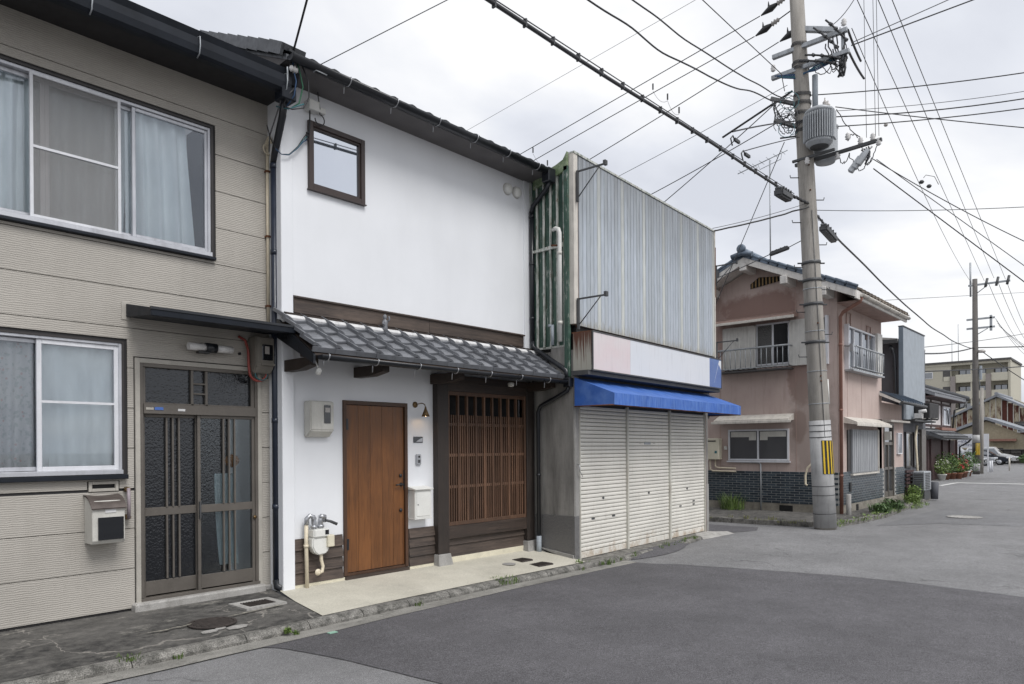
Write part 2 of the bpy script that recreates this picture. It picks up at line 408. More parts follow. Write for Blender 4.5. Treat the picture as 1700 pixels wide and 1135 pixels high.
# old stained concrete with cracks
t = NT('concrete_old')
m1 = t.ramp(t.noise(1.7, (.55, 1, 1), detail=9, rough=.78), .40, .62)
m2 = t.ramp(t.noise(9, detail=6, rough=.75), .40, .68)
c = t.mix(m1, (.016, .0155, .015), (.100, .095, .088)); c = t.mix(t.math('MULTIPLY', m2, .6), c, (.17, .162, .148))
li = t.ramp(t.noise(4.5, (.5, 1, 1), detail=9, rough=.85), .57, .66, 0, .8); c = t.mix(li, c, (.30, .285, .25))
d = t.vadd(t.pos, t.scale_col(t.noise(3, detail=4), .5))
k = t.ramp(t.vor(.95, feature='DISTANCE_TO_EDGE', vec=d), 0, .009, .8, 0)
k2 = t.math('MULTIPLY', k, t.ramp(t.noise(1.7), .40, .52)); c = t.mix(k2, c, (.30, .28, .25))
MT['concrete_old'] = t.fin(c, .9, t.bump(t.math('ADD', t.noise(70, detail=4), m2), .5, .008))
def conc(name, a, b, scale=2, stretch=(1, 1, 1), speck=.2, dark=.0):
    t = NT(name)
    c = t.mix(t.ramp(t.noise(scale, stretch, detail=8, rough=.65), .32, .68), a, b)
    c = t.scale_col(c, t.ramp(t.noise(120, detail=2), .3, .7, 1 - speck, 1 + speck))
    if dark: c = t.mix(t.ramp(t.noise(6, detail=7, rough=.75), .52, .68, 0, dark), c, (.03, .03, .025))
    return t.fin(c, .9, t.bump(t.math('ADD', t.noise(90, detail=4), t.noise(12, detail=3)), .4, .006))
MT['kerb'] = conc('kerb', (.06, .058, .052), (.25, .24, .22), 9, speck=.6, dark=.9)
MT['gutter_strip'] = conc('gutter_strip', (.16, .155, .14), (.30, .29, .265), 3, (.4, 1, 1), speck=.35, dark=.5)
MT['conc_light'] = conc('conc_light', (.25, .24, .225), (.42, .41, .39), 4, dark=.35)
MT['conc_wall'] = conc('conc_wall', (.13, .125, .117), (.34, .328, .308), 1.5, (2.4, 2.4, .35), speck=.16, dark=.15)
MT['conc_pale'] = conc('conc_pale', (.22, .215, .205), (.35, .34, .325), 2.5, (2, 2, .5), speck=.15, dark=.25)
MT['found'] = conc('found', (.15, .135, .11), (.29, .27, .23), 2.5, (1, 1, .8), speck=.2, dark=.45)
t = NT('aggregate')
foot = t.ramp(t.noise(1.1, (1, 1, 1), detail=8, rough=.75), .46, .70, 1, .78)
c = t.mix(t.ramp(t.noise(1.8, detail=5), .3, .7), (.48, .458, .385), (.56, .535, .455))
c = t.mix(t.ramp(t.vor(75), .0, .42, .30, 0), c, (.30, .27, .20)); c = t.scale_col(c, t.math('MULTIPLY', foot, t.ramp(t.noise(60, detail=4, rough=.8), .35, .65, .84, 1.12)))
MT['aggregate'] = t.fin(c, .8, t.bump(t.vor(75), .3, .004))
MT['mortar_smear'] = plain('mortar_smear', (.25, .235, .195), .9, .3, scale=14, fine=.3, dirt=.6)
MT['cream_base'] = plain('cream_base', (.60, .56, .44), .8, .1, fine=.12, bump=.2, dirt=.12)
t = NT('granite')
c = t.mix(t.ramp(t.noise(95, detail=3, rough=.8), .42, .62), (.035, .035, .037), (.26, .255, .25)); c = t.mix(t.ramp(t.vor(60), .0, .25, .8, 0), c, (.33, .32, .31))
MT['granite'] = t.fin(t.scale_col(c, 1.0), .4, t.bump(t.noise(95), .2, .003))
# green corrugated iron, paint worn to white and rust
t = NT('green_iron')
c = t.mix(t.ramp(t.noise(3, (3, 3, .8), detail=6), .3, .7), (.018, .050, .036), (.050, .105, .078))
c = t.mix(t.ramp(t.noise(9, (2, 2, .5), detail=7, rough=.75), .56, .64, 0, .9), c, (.34, .36, .33))
c = t.mix(t.ramp(t.noise(14, (1.5, 1.5, .6), detail=7, rough=.8), .60, .66, 0, .95), c, (.10, .038, .018))
MT['green_iron'] = t.fin(c, .6, t.bump(t.noise(30, detail=4), .3, .004))
t = NT('peeled_white')
c = t.mix(t.ramp(t.noise(12, (2, 2, .4), detail=7, rough=.75), .46, .60), (.52, .53, .50), (.20, .23, .19))
c = t.mix(t.ramp(t.noise(17, (1.5, 1.5, .5), detail=7, rough=.8), .57, .63, 0, .9), c, (.13, .05, .022))
MT['peeled_white'] = t.fin(c, .65)
t = NT('mossy_green')
c = t.mix(t.ramp(t.noise(7, detail=7, rough=.75), .38, .62), (.07, .12, .045), (.24, .29, .19))
c = t.mix(t.ramp(t.noise(12, detail=7, rough=.8), .57, .64, 0, .9), c, (.36, .37, .33)); c = t.mix(t.ramp(t.noise(10, detail=7, rough=.8), .62, .68, 0, .9), c, (.14, .07, .03))
MT['mossy_green'] = t.fin(c, .8, t.bump(t.noise(30, detail=5), .4, .006))
# spandrel strips: weathered pale blue and cream; soot runs from the top
def strip_mat(name, col, ov):
    t = NT(name); z = t.sep(t.pos)[2]
    n1 = t.noise(2.2, (5, 5, .35), detail=6, rough=.65)
    top = t.math('ADD', t.ramp(z, 4.1, 5.7, 0, 1), t.ramp(n1, .3, .7, -.32, .32))
    g = t.math('MULTIPLY', t.ramp(top, .35, 1.1, 0, 1), .78)
    c = t.scale_col(col, t.math('MULTIPLY', t.ramp(t.rnd(), 0, 1, 1 - ov, 1 + ov), t.ramp(t.noise(6, (3, 3, .6), detail=5), .3, .7, .9, 1.1)))
    c = t.mix(g, c, (.205, .215, .225))
    c = t.mix(t.ramp(t.noise(9, (9, 9, .25), detail=4), .56, .72, 0, .35), c, (.16, .16, .155))
    lo = t.math('ADD', t.ramp(z, 3.34, 3.62, 1, 0), t.ramp(t.noise(8, (4, 4, 1), detail=5), .3, .7, -.45, .25))
    c = t.mix(t.math('MULTIPLY', t.ramp(lo, .45, 1.0), .55), c, (.23, .20, .12))
    return t.fin(c, .5, t.bump(t.noise(60), .15, .003), .1)
MT['strip_blue'] = strip_mat('strip_blue', (.40, .44, .49), .07)
MT['strip_cream'] = strip_mat('strip_cream', (.50, .52, .50), .06)
MT['strip_grey'] = strip_mat('strip_grey', (.37, .405, .44), .06)
MT['strip_gap'] = plain('strip_gap', (.10, .125, .15), .7, .2)
# shutter slats
t = NT('shutter')
z = t.sep(t.pos)[2]
c = t.scale_col((.68, .66, .605), t.math('MULTIPLY', t.ramp(t.noise(1.6, detail=5), .3, .7, .92, 1.06), t.ramp(t.rnd(), 0, 1, .955, 1.045)))
c = t.mix(t.ramp(t.noise(5, (4, 4, .5), detail=6, rough=.7), .54, .74, 0, .28), c, (.28, .25, .20))
lo = t.math('ADD', t.ramp(z, .02, .42, 1, 0), t.ramp(t.noise(5, detail=6, rough=.75), .3, .7, -.95, .25))
c = t.mix(t.math('MULTIPLY', t.ramp(lo, .40, .9), .6), c, (.30, .19, .09))
MT['shutter'] = t.fin(c, .5, t.bump(t.noise(40), .1, .002), .05)
MT['shutter_post'] = plain('shutter_post', (.50, .49, .44), .5, .12, dirt=.5, dirtcol=(.16, .09, .04), streak=(5, 5, .6))
def signmat(name, col, fade=.3, fcol=(.6, .6, .6)):
    t = NT(name)
    c = t.mix(t.ramp(t.noise(1.6, (1, 1, 2.2), detail=5), .35, .7, 0, fade), col, fcol)
    c = t.mix(t.ramp(t.noise(30, detail=6, rough=.8), .64, .70, 0, .7), c, (.62, .61, .60))
    c = t.mix(t.ramp(t.noise(6, (5, 5, .4), detail=5), .56, .75, 0, .25), c, (.25, .24, .23))
    return t.fin(c, .45)
MT['sign_pink'] = signmat('sign_pink', (.62, .53, .54), .6, (.62, .60, .60))
MT['sign_white'] = signmat('sign_white', (.60, .62, .66), .3, (.68, .67, .68))
MT['sign_blue'] = signmat('sign_blue', (.075, .13, .33), .55, (.16, .24, .42))
MT['sign_rust'] = NT('sign_rust')
t = MT['sign_rust']; z = t.sep(t.pos)[2]
r1 = t.math('ADD', t.ramp(z, 2.7, 3.3, 0, 1), t.ramp(t.noise(4, (12, 12, .3), detail=5, rough=.7), .3, .7, -.6, .6))
c = t.mix(t.ramp(r1, .35, .75), (.34, .33, .29), (.09, .035, .02)); MT['sign_rust'] = t.fin(c, .8)
t = NT('awning')
c = t.scale_col((.028, .100, .37), t.ramp(t.noise(3, (1, 1, 1), detail=5), .3, .7, .85, 1.2))
c = t.mix(t.ramp(t.noise(3, (9, 1.2, 1.2), detail=6, rough=.6), .42, .68, 0, .55), c, (.14, .26, .56))
c = t.mix(t.ramp(t.noise(13, (2, 2, 1), detail=6, rough=.8), .62, .72, 0, .45), c, (.03, .04, .06))
MT['awning'] = t.fin(c, .62, t.bump(t.noise(8, detail=4), .35, .01))
# pink render with damp stains of their own shape
t = NT('pink_render'); s3 = t.sep(t.pos); nn = t.noise(2.4, detail=8, rough=.65)
def blob(cy, cz, ry, rz, amp=1.0):
    a = t.math('DIVIDE', t.math('SUBTRACT', s3[1], cy), ry); b = t.math('DIVIDE', t.math('SUBTRACT', s3[2], cz), rz)
    r = t.math('ADD', t.math('POWER', t.math('ABSOLUTE', a), 2), t.math('POWER', t.math('ABSOLUTE', b), 2))
    return t.math('MULTIPLY', t.ramp(t.math('ADD', r, t.ramp(nn, .25, .75, -.55, .55)), .62, 1.12, 1, 0), amp)
base = t.mix(t.ramp(t.noise(1.2, detail=6), .3, .7), (.405, .318, .288), (.475, .385, .350))
base = t.scale_col(base, t.ramp(t.noise(70, detail=3), .3, .7, .93, 1.07))
on_g = t.ramp(s3[0], 17.33, 17.40, 1, 0)
st = t.math('MAXIMUM', blob(7.25, 5.0, 1.05, .42), t.math('MAXIMUM', blob(6.25, 3.1, .30, .62, .9), t.math('MAXIMUM', blob(8.45, 4.6, .35, 1.2, .7), blob(6.30, 2.1, .20, .42, .8))))
c = t.mix(t.math('MULTIPLY', t.math('MULTIPLY', st, on_g), .70), base, (.20, .112, .090))
gr = t.math('MULTIPLY', t.math('MULTIPLY', blob(6.05, 2.2, .55, 1.3), on_g), .38); c = t.mix(gr, c, (.22, .19, .165))
run = t.ramp(t.noise(2.4, (4, 4, .4), detail=6, rough=.65), .52, .75, 0, .4); c = t.mix(run, c, (.23, .16, .14))
MT['pink_render'] = t.fin(c, .92, t.bump(t.math('ADD', t.noise(80, detail=4), t.noise(6)), .3, .006))
MT['pink_trim'] = plain('pink_trim', (.36, .25, .215), .7, .15, dirt=.45)
MT['rust_pipe'] = plain('rust_pipe', (.235, .115, .085), .6, .15, dirt=.3)
MT['cream_trim'] = plain('cream_trim', (.56, .53, .48), .65, .12, dirt=.4)
MT['white_trim'] = plain('white_trim', (.62, .60, .57), .7, .12, dirt=.35)
MT['shutter_metal'] = plain('shutter_metal', (.58, .57, .54), .55, .08, dirt=.35)
t = NT('tin_grey'); c = t.mix(t.ramp(t.noise(2, (6, 6, .5), detail=6), .3, .7), (.22, .23, .245), (.36, .37, .385)); c = t.mix(t.ramp(t.noise(6, (6, 6, .6), detail=7, rough=.75), .60, .70, 0, .55), c, (.17, .12, .09)); MT['tin_grey'] = t.fin(c, .6)
t = NT('brick_glaze'); c = t.scale_col(t.mix(t.rnd(), (.018, .026, .036), (.050, .068, .084)), t.ramp(t.noise(30, detail=3), .3, .7, .8, 1.2)); MT['brick_glaze'] = t.fin(c, .32, t.bump(t.noise(40), .15, .003))
MT['grout'] = plain('grout', (.30, .30, .29), .9, .15, scale=8)
# concrete pole
t = NT('pole'); c = t.mix(t.ramp(t.noise(2, (2, 2, .35), detail=7, rough=.65), .32, .68), (.22, .205, .185), (.36, .34, .31))
c = t.mix(t.ramp(t.noise(3, (5, 5, .4), detail=7, rough=.75), .50, .68, 0, .6), c, (.10, .092, .08)); c = t.scale_col(c, t.ramp(t.noise(130, detail=2), .3, .7, .9, 1.1))
MT['pole'] = t.fin(c, .9, t.bump(t.noise(100, detail=3), .3, .003))
MT['pole_sleeve'] = plain('pole_sleeve', (.36, .36, .36), .55, .12, dirt=.35)
MT['yellow'] = plain('yellow', (.62, .42, .02), .5, .1, dirt=.15)
MT['black_plastic'] = plain('black_plastic', (.014, .014, .015), .45, .15)
MT['cable'] = plain('cable', (.024, .024, .027), .5, .1, bump=0)
MT['cable_grey'] = plain('cable_grey', (.07, .072, .078), .5, .1, bump=0)
MT['cable_blue'] = plain('cable_blue', (.018, .055, .13), .5, .1, bump=0)
MT['cable_green'] = plain('cable_green', (.02, .12, .06), .5, .1, bump=0)
MT['cable_teal'] = plain('cable_teal', (.03, .13, .15), .5, .1, bump=0)
MT['porcelain'] = plain('porcelain', (.62, .61, .60), .25, .1, bump=0)
MT['porcelain_grey'] = plain('porcelain_grey', (.38, .36, .34), .3, .1, bump=0)
MT['transformer'] = plain('transformer', (.36, .38, .40), .45, .1, dirt=.25)
MT['slab_blue'] = plain('slab_blue', (.30, .335, .37), .6, .1, dirt=.25)
MT['dark_siding'] = plain('dark_siding', (.085, .088, .10), .7, .12)
MT['blue_edge'] = plain('blue_edge', (.15, .19, .23), .5, .1)
MT['stone_dark'] = plain('stone_dark', (.05, .045, .042), .8, .4, scale=8, ov=.4, bump=.6)
MT['jp_white'] = plain('jp_white', (.60, .575, .575), .8, .08)
MT['jp_brown'] = plain('jp_brown', (.055, .030, .030), .7, .2)
MT['apt_wall'] = plain('apt_wall', (.40, .38, .315), .8, .08)
MT['apt_bal'] = plain('apt_bal', (.47, .45, .375), .8, .06)
MT['apt_pier'] = plain('apt_pier', (.24, .215, .205), .8, .1)
MT['apt_dark'] = plain('apt_dark', (.075, .072, .07), .8, .25)
MT['beige_wall'] = plain('beige_wall', (.36, .315, .225), .85, .12, dirt=.2)
MT['grey_roof'] = plain('grey_roof', (.22, .235, .26), .6, .2)
t = NT('rusty_panel'); c = t.mix(t.ramp(t.math('ADD', t.noise(.9, (1, 1.5, .5), detail=7, rough=.7), t.ramp(t.rnd(), 0, 1, -.16, .16)), .44, .56), (.46, .41, .30), (.085, .022, .013)); MT['rusty_panel'] = t.fin(c, .8)
t = NT('rubble'); c = t.mix(t.ramp(t.vor(1.5, feature='DISTANCE_TO_EDGE'), 0, .12), (.015, .015, .015), (.075, .068, .062)); c = t.scale_col(c, t.ramp(t.noise(4, detail=5), .3, .7, .6, 1.4)); MT['rubble'] = t.fin(c, .9)
def carpaint(n, c): return plain(n, c, .22, .03, fine=.02, bump=0, metal=.35)
MT['car_silver'] = carpaint('car_silver', (.42, .43, .45)); MT['car_dark'] = carpaint('car_dark', (.028, .032, .042)); MT['car_white'] = carpaint('car_white', (.68, .68, .68))
MT['tyre'] = plain('tyre', (.012, .012, .012), .9)
MT['lamp_glass'] = plain('lamp_glass', (.6, .62, .65), .15, .05, bump=0)
MT['line_white'] = plain('line_white', (.62, .62, .60), .8, .1, fine=.2, fscale=60)
def leafmat(name, a, b, ov=.2):
    t = NT(name); c = t.scale_col(t.mix(t.ramp(t.noise(14, detail=3), .3, .7), a, b), t.ramp(t.rnd(), 0, 1, 1 - ov, 1 + ov)); t.fin(c, .6)
    t.b.inputs['Transmission Weight'].default_value = 0
    return t.m
MT['grass'] = leafmat('grass', (.045, .085, .018), (.13, .19, .045))
MT['grass_dry'] = leafmat('grass_dry', (.13, .15, .05), (.26, .25, .10))
MT['leaf'] = leafmat('leaf', (.030, .070, .020), (.085, .15, .040))
MT['leaf_lime'] = leafmat('leaf_lime', (.08, .14, .03), (.20, .28, .07))
MT['flower_red'] = plain('flower_red', (.42, .02, .03), .6); MT['flower_white'] = plain('flower_white', (.7, .7, .62), .6); MT['flower_pink'] = plain('flower_pink', (.5, .12, .16), .6)
MT['terracotta'] = plain('terracotta', (.20, .09, .055), .85, .2, ov=.3)
MT['iron'] = plain('iron', (.042, .034, .030), .75, .3, scale=20, bump=.3)
MT['door_tint'] = plain('door_tint', (.30, .33, .36), .7)
MT['sticker_blue'] = plain('sticker_blue', (.06, .14, .42), .4); MT['sticker_white'] = plain('sticker_white', (.6, .6, .6), .5)
MT['paint_green'] = plain('paint_green', (.25, .42, .33), .8)
MT['sign_navy'] = plain('sign_navy', (.02, .03, .12), .5)
MT['pale_cloth'] = plain('pale_cloth', (.80, .86, .92), .9); MT['orange_thing'] = plain('orange_thing', (.65, .24, .05), .7)

# ================================================================== GROUND
def sst(a, b, x):
    t = min(max((x - a) / (b - a), 0), 1); return t * t * (3 - 2 * t)
def zr(x):
    return -0.06 * sst(3.5, 8.5, x) - 0.36 * sst(38, 80, x)
b = MB(); xs = [-400, -40, -10, 0, 3, 4, 5, 6, 7, 8, 9, 20, 38, 44, 50, 56, 62, 68, 74, 80, 200, 900]
for i in range(len(xs) - 1):
    for y0, y1 in ((-500, 8), (8, 600)):
        b.quad((xs[i], y0, zr(xs[i]) - .03), (xs[i+1], y0, zr(xs[i+1]) - .03), (xs[i+1], y1, zr(xs[i+1]) - .03), (xs[i], y1, zr(xs[i]) - .03))
b.build('ground', MT['conc_pale'], kind='structure', label='grey ground stretching out beyond the road to the horizon')
b = MB(); xs = [-30, -5, 3, 3.5, 4, 4.5, 5, 5.5, 6, 6.5, 7, 7.5, 8, 8.5, 9, 14, 24, 38, 42, 46, 50, 54, 58, 62, 66, 70, 74, 78, 110]
for i in range(len(xs) - 1):
    for y0, y1 in ((-16, 6.0), (6.0, 40)):
        b.quad((xs[i], y0, zr(xs[i])), (xs[i+1], y0, zr(xs[i+1])), (xs[i+1], y1, zr(xs[i+1])), (xs[i], y1, zr(xs[i])))
b.build('road', MT['asphalt_old'], kind='structure', label='light grey worn asphalt road running into the distance')
def strip(name, left, right, dz, mat, label, n=1):
    """sheet between two polylines with the same number of points"""
    b = MB()
    def seg(p, k, q): return (p[k][0] + (p[k+1][0] - p[k][0]) * q, p[k][1] + (p[k+1][1] - p[k][1]) * q)
    for k in range(len(left) - 1):
        for j in range(n):
            a = [seg(left, k, j / n), seg(left, k, (j+1) / n), seg(right, k, (j+1) / n), seg(right, k, j / n)]
            b.quad(*[(p[0], p[1], zr(p[0]) + dz) for p in a])
    return b.build(name, mat, kind='structure', label=label)
KP = [(-5, 5.64), (3.8, 5.63), (5.0, 5.70), (6.3, 5.78), (7.9, 5.83), (9.3, 5.80), (10.8, 5.93), (12.0, 6.10)]
def ky(x):
    for (x0, y0), (x1, y1) in zip(KP, KP[1:]):
        if x0 <= x <= x1: return y0 + (y1 - y0) * (x - x0) / (x1 - x0)
    return KP[-1][1]
# dark resurfaced patch with a wavering seam
b = MB(); rows = 60
lseam = [(3.02, 5.43), (3.12, 5.30), (3.24, 4.75), (3.36, 3.68), (3.40, 2.0), (3.42, -4.0), (3.5, -16)]
rseam = [(8.85, 5.66), (9.18, 5.1), (9.45, 4.1), (9.68, 3.1), (9.74, 2.3), (9.60, 1.1), (9.55, -4.0), (9.5, -16)]
def interp(pl, y):
    for (x0, y0), (x1, y1) in zip(pl, pl[1:]):
        if y0 >= y >= y1: return x0 + (x1 - x0) * (y0 - y) / (y0 - y1)
    return pl[0][0] if y > pl[0][1] else pl[-1][0]
ys = [5.43 - 9.43 * k / 90 for k in range(91)] + [-8, -16]
for k in range(len(ys) - 1):
    ring = []
    for y in (ys[k], ys[k+1]):
        w1 = interp(lseam, y) + .012 * noise.noise(Vector((0, y * 3, 1))); w2 = interp(rseam, y) + .02 * noise.noise(Vector((5, y * 2.5, 1)))
        ring.append([w1 + (w2 - w1) * q / 14 for q in range(15)])
    for q in range(14):
        def yy(x, y): return (ky(x) - .19) if (y == ys[0]) else min(y, ky(x) - .19)
        P = [(ring[0][q], ys[k]), (ring[0][q+1], ys[k]), (ring[1][q+1], ys[k+1]), (ring[1][q], ys[k+1])]
        b.quad(*[(x, yy(x, y), zr(x) + .006) for x, y in P])
b.build('asphalt_patch', MT['asphalt_dark'], kind='structure', label='darker resurfaced stretch of asphalt in front of the houses')
# thin tar line along the seam on the right
b = MB()
for k in range(0, 88):
    y0, y1 = ys[k], ys[k+1]
    if y0 > 5.2: continue
    xa = interp(rseam, y0) + .02 * noise.noise(Vector((5, y0 * 2.5, 1))); xb = interp(rseam, y1) + .02 * noise.noise(Vector((5, y1 * 2.5, 1)))
    w = .007 + .004 * noise.noise(Vector((2, y0 * 8, 0)))
    b.quad((xa - w, y0, zr(xa) + .010), (xa + w, y0, zr(xa) + .010), (xb + w, y1, zr(xb) + .010), (xb - w, y1, zr(xb) + .010))
b.build('tar_seam', MT['black_plastic'], kind='structure', label='thin dark seam line where the two asphalts meet')
# side street patch and far repaired band
b = MB(); b.add([(12.6, 6.35, -.055), (13.9, 5.9, -.055), (14.45, 6.1, -.055), (14.35, 7.3, -.055), (14.1, 14, -.055), (12.4, 14, -.055)], [(0, 1, 2, 3, 4, 5)])
b.build('side_street', MT['asphalt_dark'], kind='structure', label='darker asphalt of the narrow side street by the pink house')
strip('asphalt_band', [(16.2, 4.35), (17.5, 3.4), (18.0, 1.6), (17.6, -3), (17.0, -16)], [(21.5, 4.2), (21.0, 3.2), (20.8, 1.8), (20.6, -3), (20, -16)], .004, MT['asphalt_far'], 'slightly darker repaired band across the road near the far manhole', 2)
# concrete gutter strip
lft = [(x, y - .205 + .012 * noise.noise(Vector((x * 2, 0, 3)))) for x, y in [( -5, 5.64)] + [(x * .25, ky(x * .25)) for x in range(-16, 37)]]
rgt = [(x, ky(x) + .03) for x, _ in lft]
strip('gutter', lft, rgt, .010, MT['gutter_strip'], 'stained concrete gutter strip along the kerb')
# kerb of separate stones
kerb = thing('kerb', (1, 5.7, 0), 'low mottled concrete kerb in front of the houses', None); kerb['kind'] = 'structure'
def kerb_piece(x0, x1, parent, prof_h=.075, w=.12, off=0, name='kerb_stone', mat='kerb'):
    b = MB(); n = max(2, int((x1 - x0) / .2)); prof = [(0, -.08), (0, prof_h * .45), (.022, prof_h * .82), (.05, prof_h), (w, prof_h), (w, -.08)]
    P = []
    for i in range(n + 1):
        x = x0 + (x1 - x0) * i / n; j = .004 * noise.noise(Vector((x * 3, 0, 9)))
        P.append([Vector((x, ky(x) + off + u + j, zr(x) + h + j)) for u, h in prof])
    m_ = len(prof); vs = [p for r in P for p in r]; fs = [(i*m_+k, (i+1)*m_+k, (i+1)*m_+k+1, i*m_+k+1) for i in range(n) for k in range(m_ - 1)]
    fs += [tuple(range(m_)), tuple(n*m_ + k for k in range(m_))[::-1]]
    b.add(vs, fs); return b.build(name, MT[mat], parent)
xk = -4.2
while xk < 9.6:
    ln = .60 if xk > 2.5 else .9
    if xk < 2.45 < xk + ln: pass
    kerb_piece(xk, min(xk + ln - .008, 9.9), kerb); xk += ln
# asphalt ramp over the kerb in front of the shuttered shop and low kerb to the corner
b = MB(); n = 16
for i in range(n):
    xa, xb = 9.15 + 2.1 * i / n, 9.15 + 2.1 * (i+1) / n
    wa = .17 * sin(pi * min(1, (i) / n * 1.05)) + .02; wb = .17 * sin(pi * min(1, (i+1) / n * 1.05)) + .02
    b.quad((xa, ky(xa) - wa, zr(xa) + .008), (xb, ky(xb) - wb, zr(xb) + .008), (xb, ky(xb) + .10, zr(xb) + .082), (xa, ky(xa) + .10, zr(xa) + .082))
b.build('ramp', MT['asphalt_dark'], kind='structure', label='small wedge of dark asphalt ramped up against the kerb before the shutters')
k2 = [(x * .25, ky(x * .25)) for x in range(39, 50)]
for x0 in (9.9, 10.6, 11.3): kerb_piece(x0, x0 + .69, kerb, .06)
b = MB(); b.add([(12.0, 6.08, -.06), (12.6, 6.05, -.058), (13.15, 6.02, -.056), (13.05, 6.12, -.01), (12.6, 6.40, .01), (12.0, 6.36, .01)], [(0, 1, 2, 3, 4, 5)])
b.build('kerb_end', MT['conc_light'], kind='structure', label='broken pale end of the kerb at the street corner')

# platforms
def plat(name, rows, mat, label):
    """rows: lists of (x,y,z) from front to back"""
    b = MB()
    for r0, r1 in zip(rows, rows[1:]):
        for i in range(len(r0) - 1): b.quad(r0[i], r0[i+1], r1[i+1], r1[i])
    return b.build(name, mat, kind='structure', label=label)
xsg = [-5, -3, -1, 0, 1, 2, 2.6, 3.2, 3.79]
plat('forecourt', [[(x, ky(x) + .115, zr(x) + .078 + .004 * noise.noise(Vector((x * 2, 1, 0)))) for x in xsg],
                   [(x + (.12 if x > 3.5 else 0), 6.4, .100 + .006 * noise.noise(Vector((x * 2, 6, 0)))) for x in xsg],
                   [(x + (.29 if x > 3.5 else 0), 7.25, .118) for x in xsg]], MT['concrete_old'], 'dark stained cracked concrete forecourt of the grey house')
xw = [3.80, 4.4, 5, 5.6, 6.3, 7, 7.6, 8.196]
plat('pale_forecourt', [[(x, ky(x) + .118, zr(x) + .080) for x in xw], [(x + (.12 if x < 4 else 0), 6.4, .5 * (zr(x) + .080) + .5 * .122) for x in xw],
                   [(x + (.26 if x < 4 else 0), 6.95, .122) for x in xw]], MT['aggregate'], 'clean cream aggregate forecourt of the white house')
TH3 = radians(3)
SHOP = T(8.2, 6.12, 0) @ RZ(TH3)
plat('shop_forecourt', [[(x, ky(x) + .118, zr(x) + .066) for x in (8.2, 8.8, 9.4, 10, 10.6, 11.2, 11.8, 12.0)], [(x, 6.12 + (x - 8.2) * math.tan(TH3) + .14, .015) for x in (8.2, 8.8, 9.4, 10, 10.6, 11.2, 11.8, 12.4)]], MT['kerb'], 'narrow dirty concrete strip in front of the shutters')

b = MB(); mp_ = [(2.35 + i * .027, 6.20 + .05 * noise.noise(Vector((i * .2, 3, 0))) + .0012 * i) for i in range(18)] + [(3.15 + i * .05, 6.26 + .035 * noise.noise(Vector((i * .2, 8, 0))) + .006 * i) for i in range(13)]
for i in range(len(mp_) - 1):
    if i == 17: continue
    (xa, ya), (xb, yb) = mp_[i], mp_[i+1]; wa = (.006 + .03 * abs(noise.noise(Vector((i * .45, 1, 1))))) * min(1, (i + 1) / 7 if i < 18 else 1); b.quad((xa, ya - wa, .1125), (xb, yb - wa, .1125), (xb, yb + wa, .1125), (xa, ya + wa, .1125))
b.build('mortar_line', MT['mortar_smear'], kind='structure', label='pale mortar line smeared across the dark forecourt by the manhole')
# ground irons
def manhole(loc, r, mat, ringmat, label, name='manhole_cover', cat='manhole cover'):
    t_ = thing(name, loc, label, cat); x, y, z = loc
    b = MB(); b.lathe([(r - .012, -.02), (r - .012, .006), (0.0001, .008)], (x, y, z), 40, smooth=False); lid = b.build('lid', MT[mat], t_)
    g = MB()
    for q in range(7):
        yy = -r * .75 + q * r * .25; w = sqrt(max(r * r * .82 - yy * yy, 0))
        if w > .03: g.box(x - w, x + w, y + yy - .008, y + yy + .008, z + .006, z + .013)
    g.build('tread', MT[mat], t_)
    b = MB(); b.lathe([(r - .008, .0), (r - .008, .009), (r + .018, .009), (r + .018, 0)], (x, y, z), 40, smooth=False); b.build('ring', MT[ringmat], t_)
manhole((2.96, 6.17, .100), .185, 'iron', 'iron', 'round rusty iron manhole cover in the dark concrete forecourt')
manhole((19.3, 3.28, -.05), .34, 'conc_light', 'conc_pale', 'pale round manhole cover in the middle of the far road')
def grate(name, x0, x1, y0, y1, z, skew, label, frame=True):
    t_ = thing(name, ((x0+x1)/2, (y0+y1)/2, z), label, 'drain cover')
    if frame:
        b = MB(); f = .07
        for a in ((x0-f, x1+f, y0-f, y0), (x0-f, x1+f, y1, y1+f), (x0-f, x0, y0, y1), (x1, x1+f, y0, y1)): b.box(*a, z - .02, z + .008)
        b.build('concrete_frame', MT['conc_light'], t_)
    MB().box(x0, x1, y0, y1, z - .02, z + .004).build('plate', MT['iron'], t_)
    n = int((x1 - x0) / .028)
    for i in range(n):
        xx = x0 + (i + .5) * (x1 - x0) / n
        MB().box(xx - .006, xx + .006, y0 + .01, y1 - .01, z + .004, z + .011).build('bar', MT['iron'], t_)
grate('drain_cover', 3.46, 3.74, 6.44, 6.66, .112, 0, 'square iron drain cover framed in pale concrete beside the grey house')
grate('drain_cover', 7.33, 7.55, 6.36, 6.56, .085, 0, 'smaller dark drain cover nearer the lattice post on the cream forecourt', False)
grate('drain_cover', 7.32, 7.62, 6.06, 6.26, .052, 0, 'larger dark drain cover nearer the kerb on the cream forecourt', False)
b = MB(); b.lathe([(.09, 0), (.09, .005), (0.0001, .006)], (7.08, 6.38, .080), 24, smooth=False); b.build('inspection_cover', MT['conc_pale'], label='small round grey cap set in the cream forecourt', cat='drain cover')
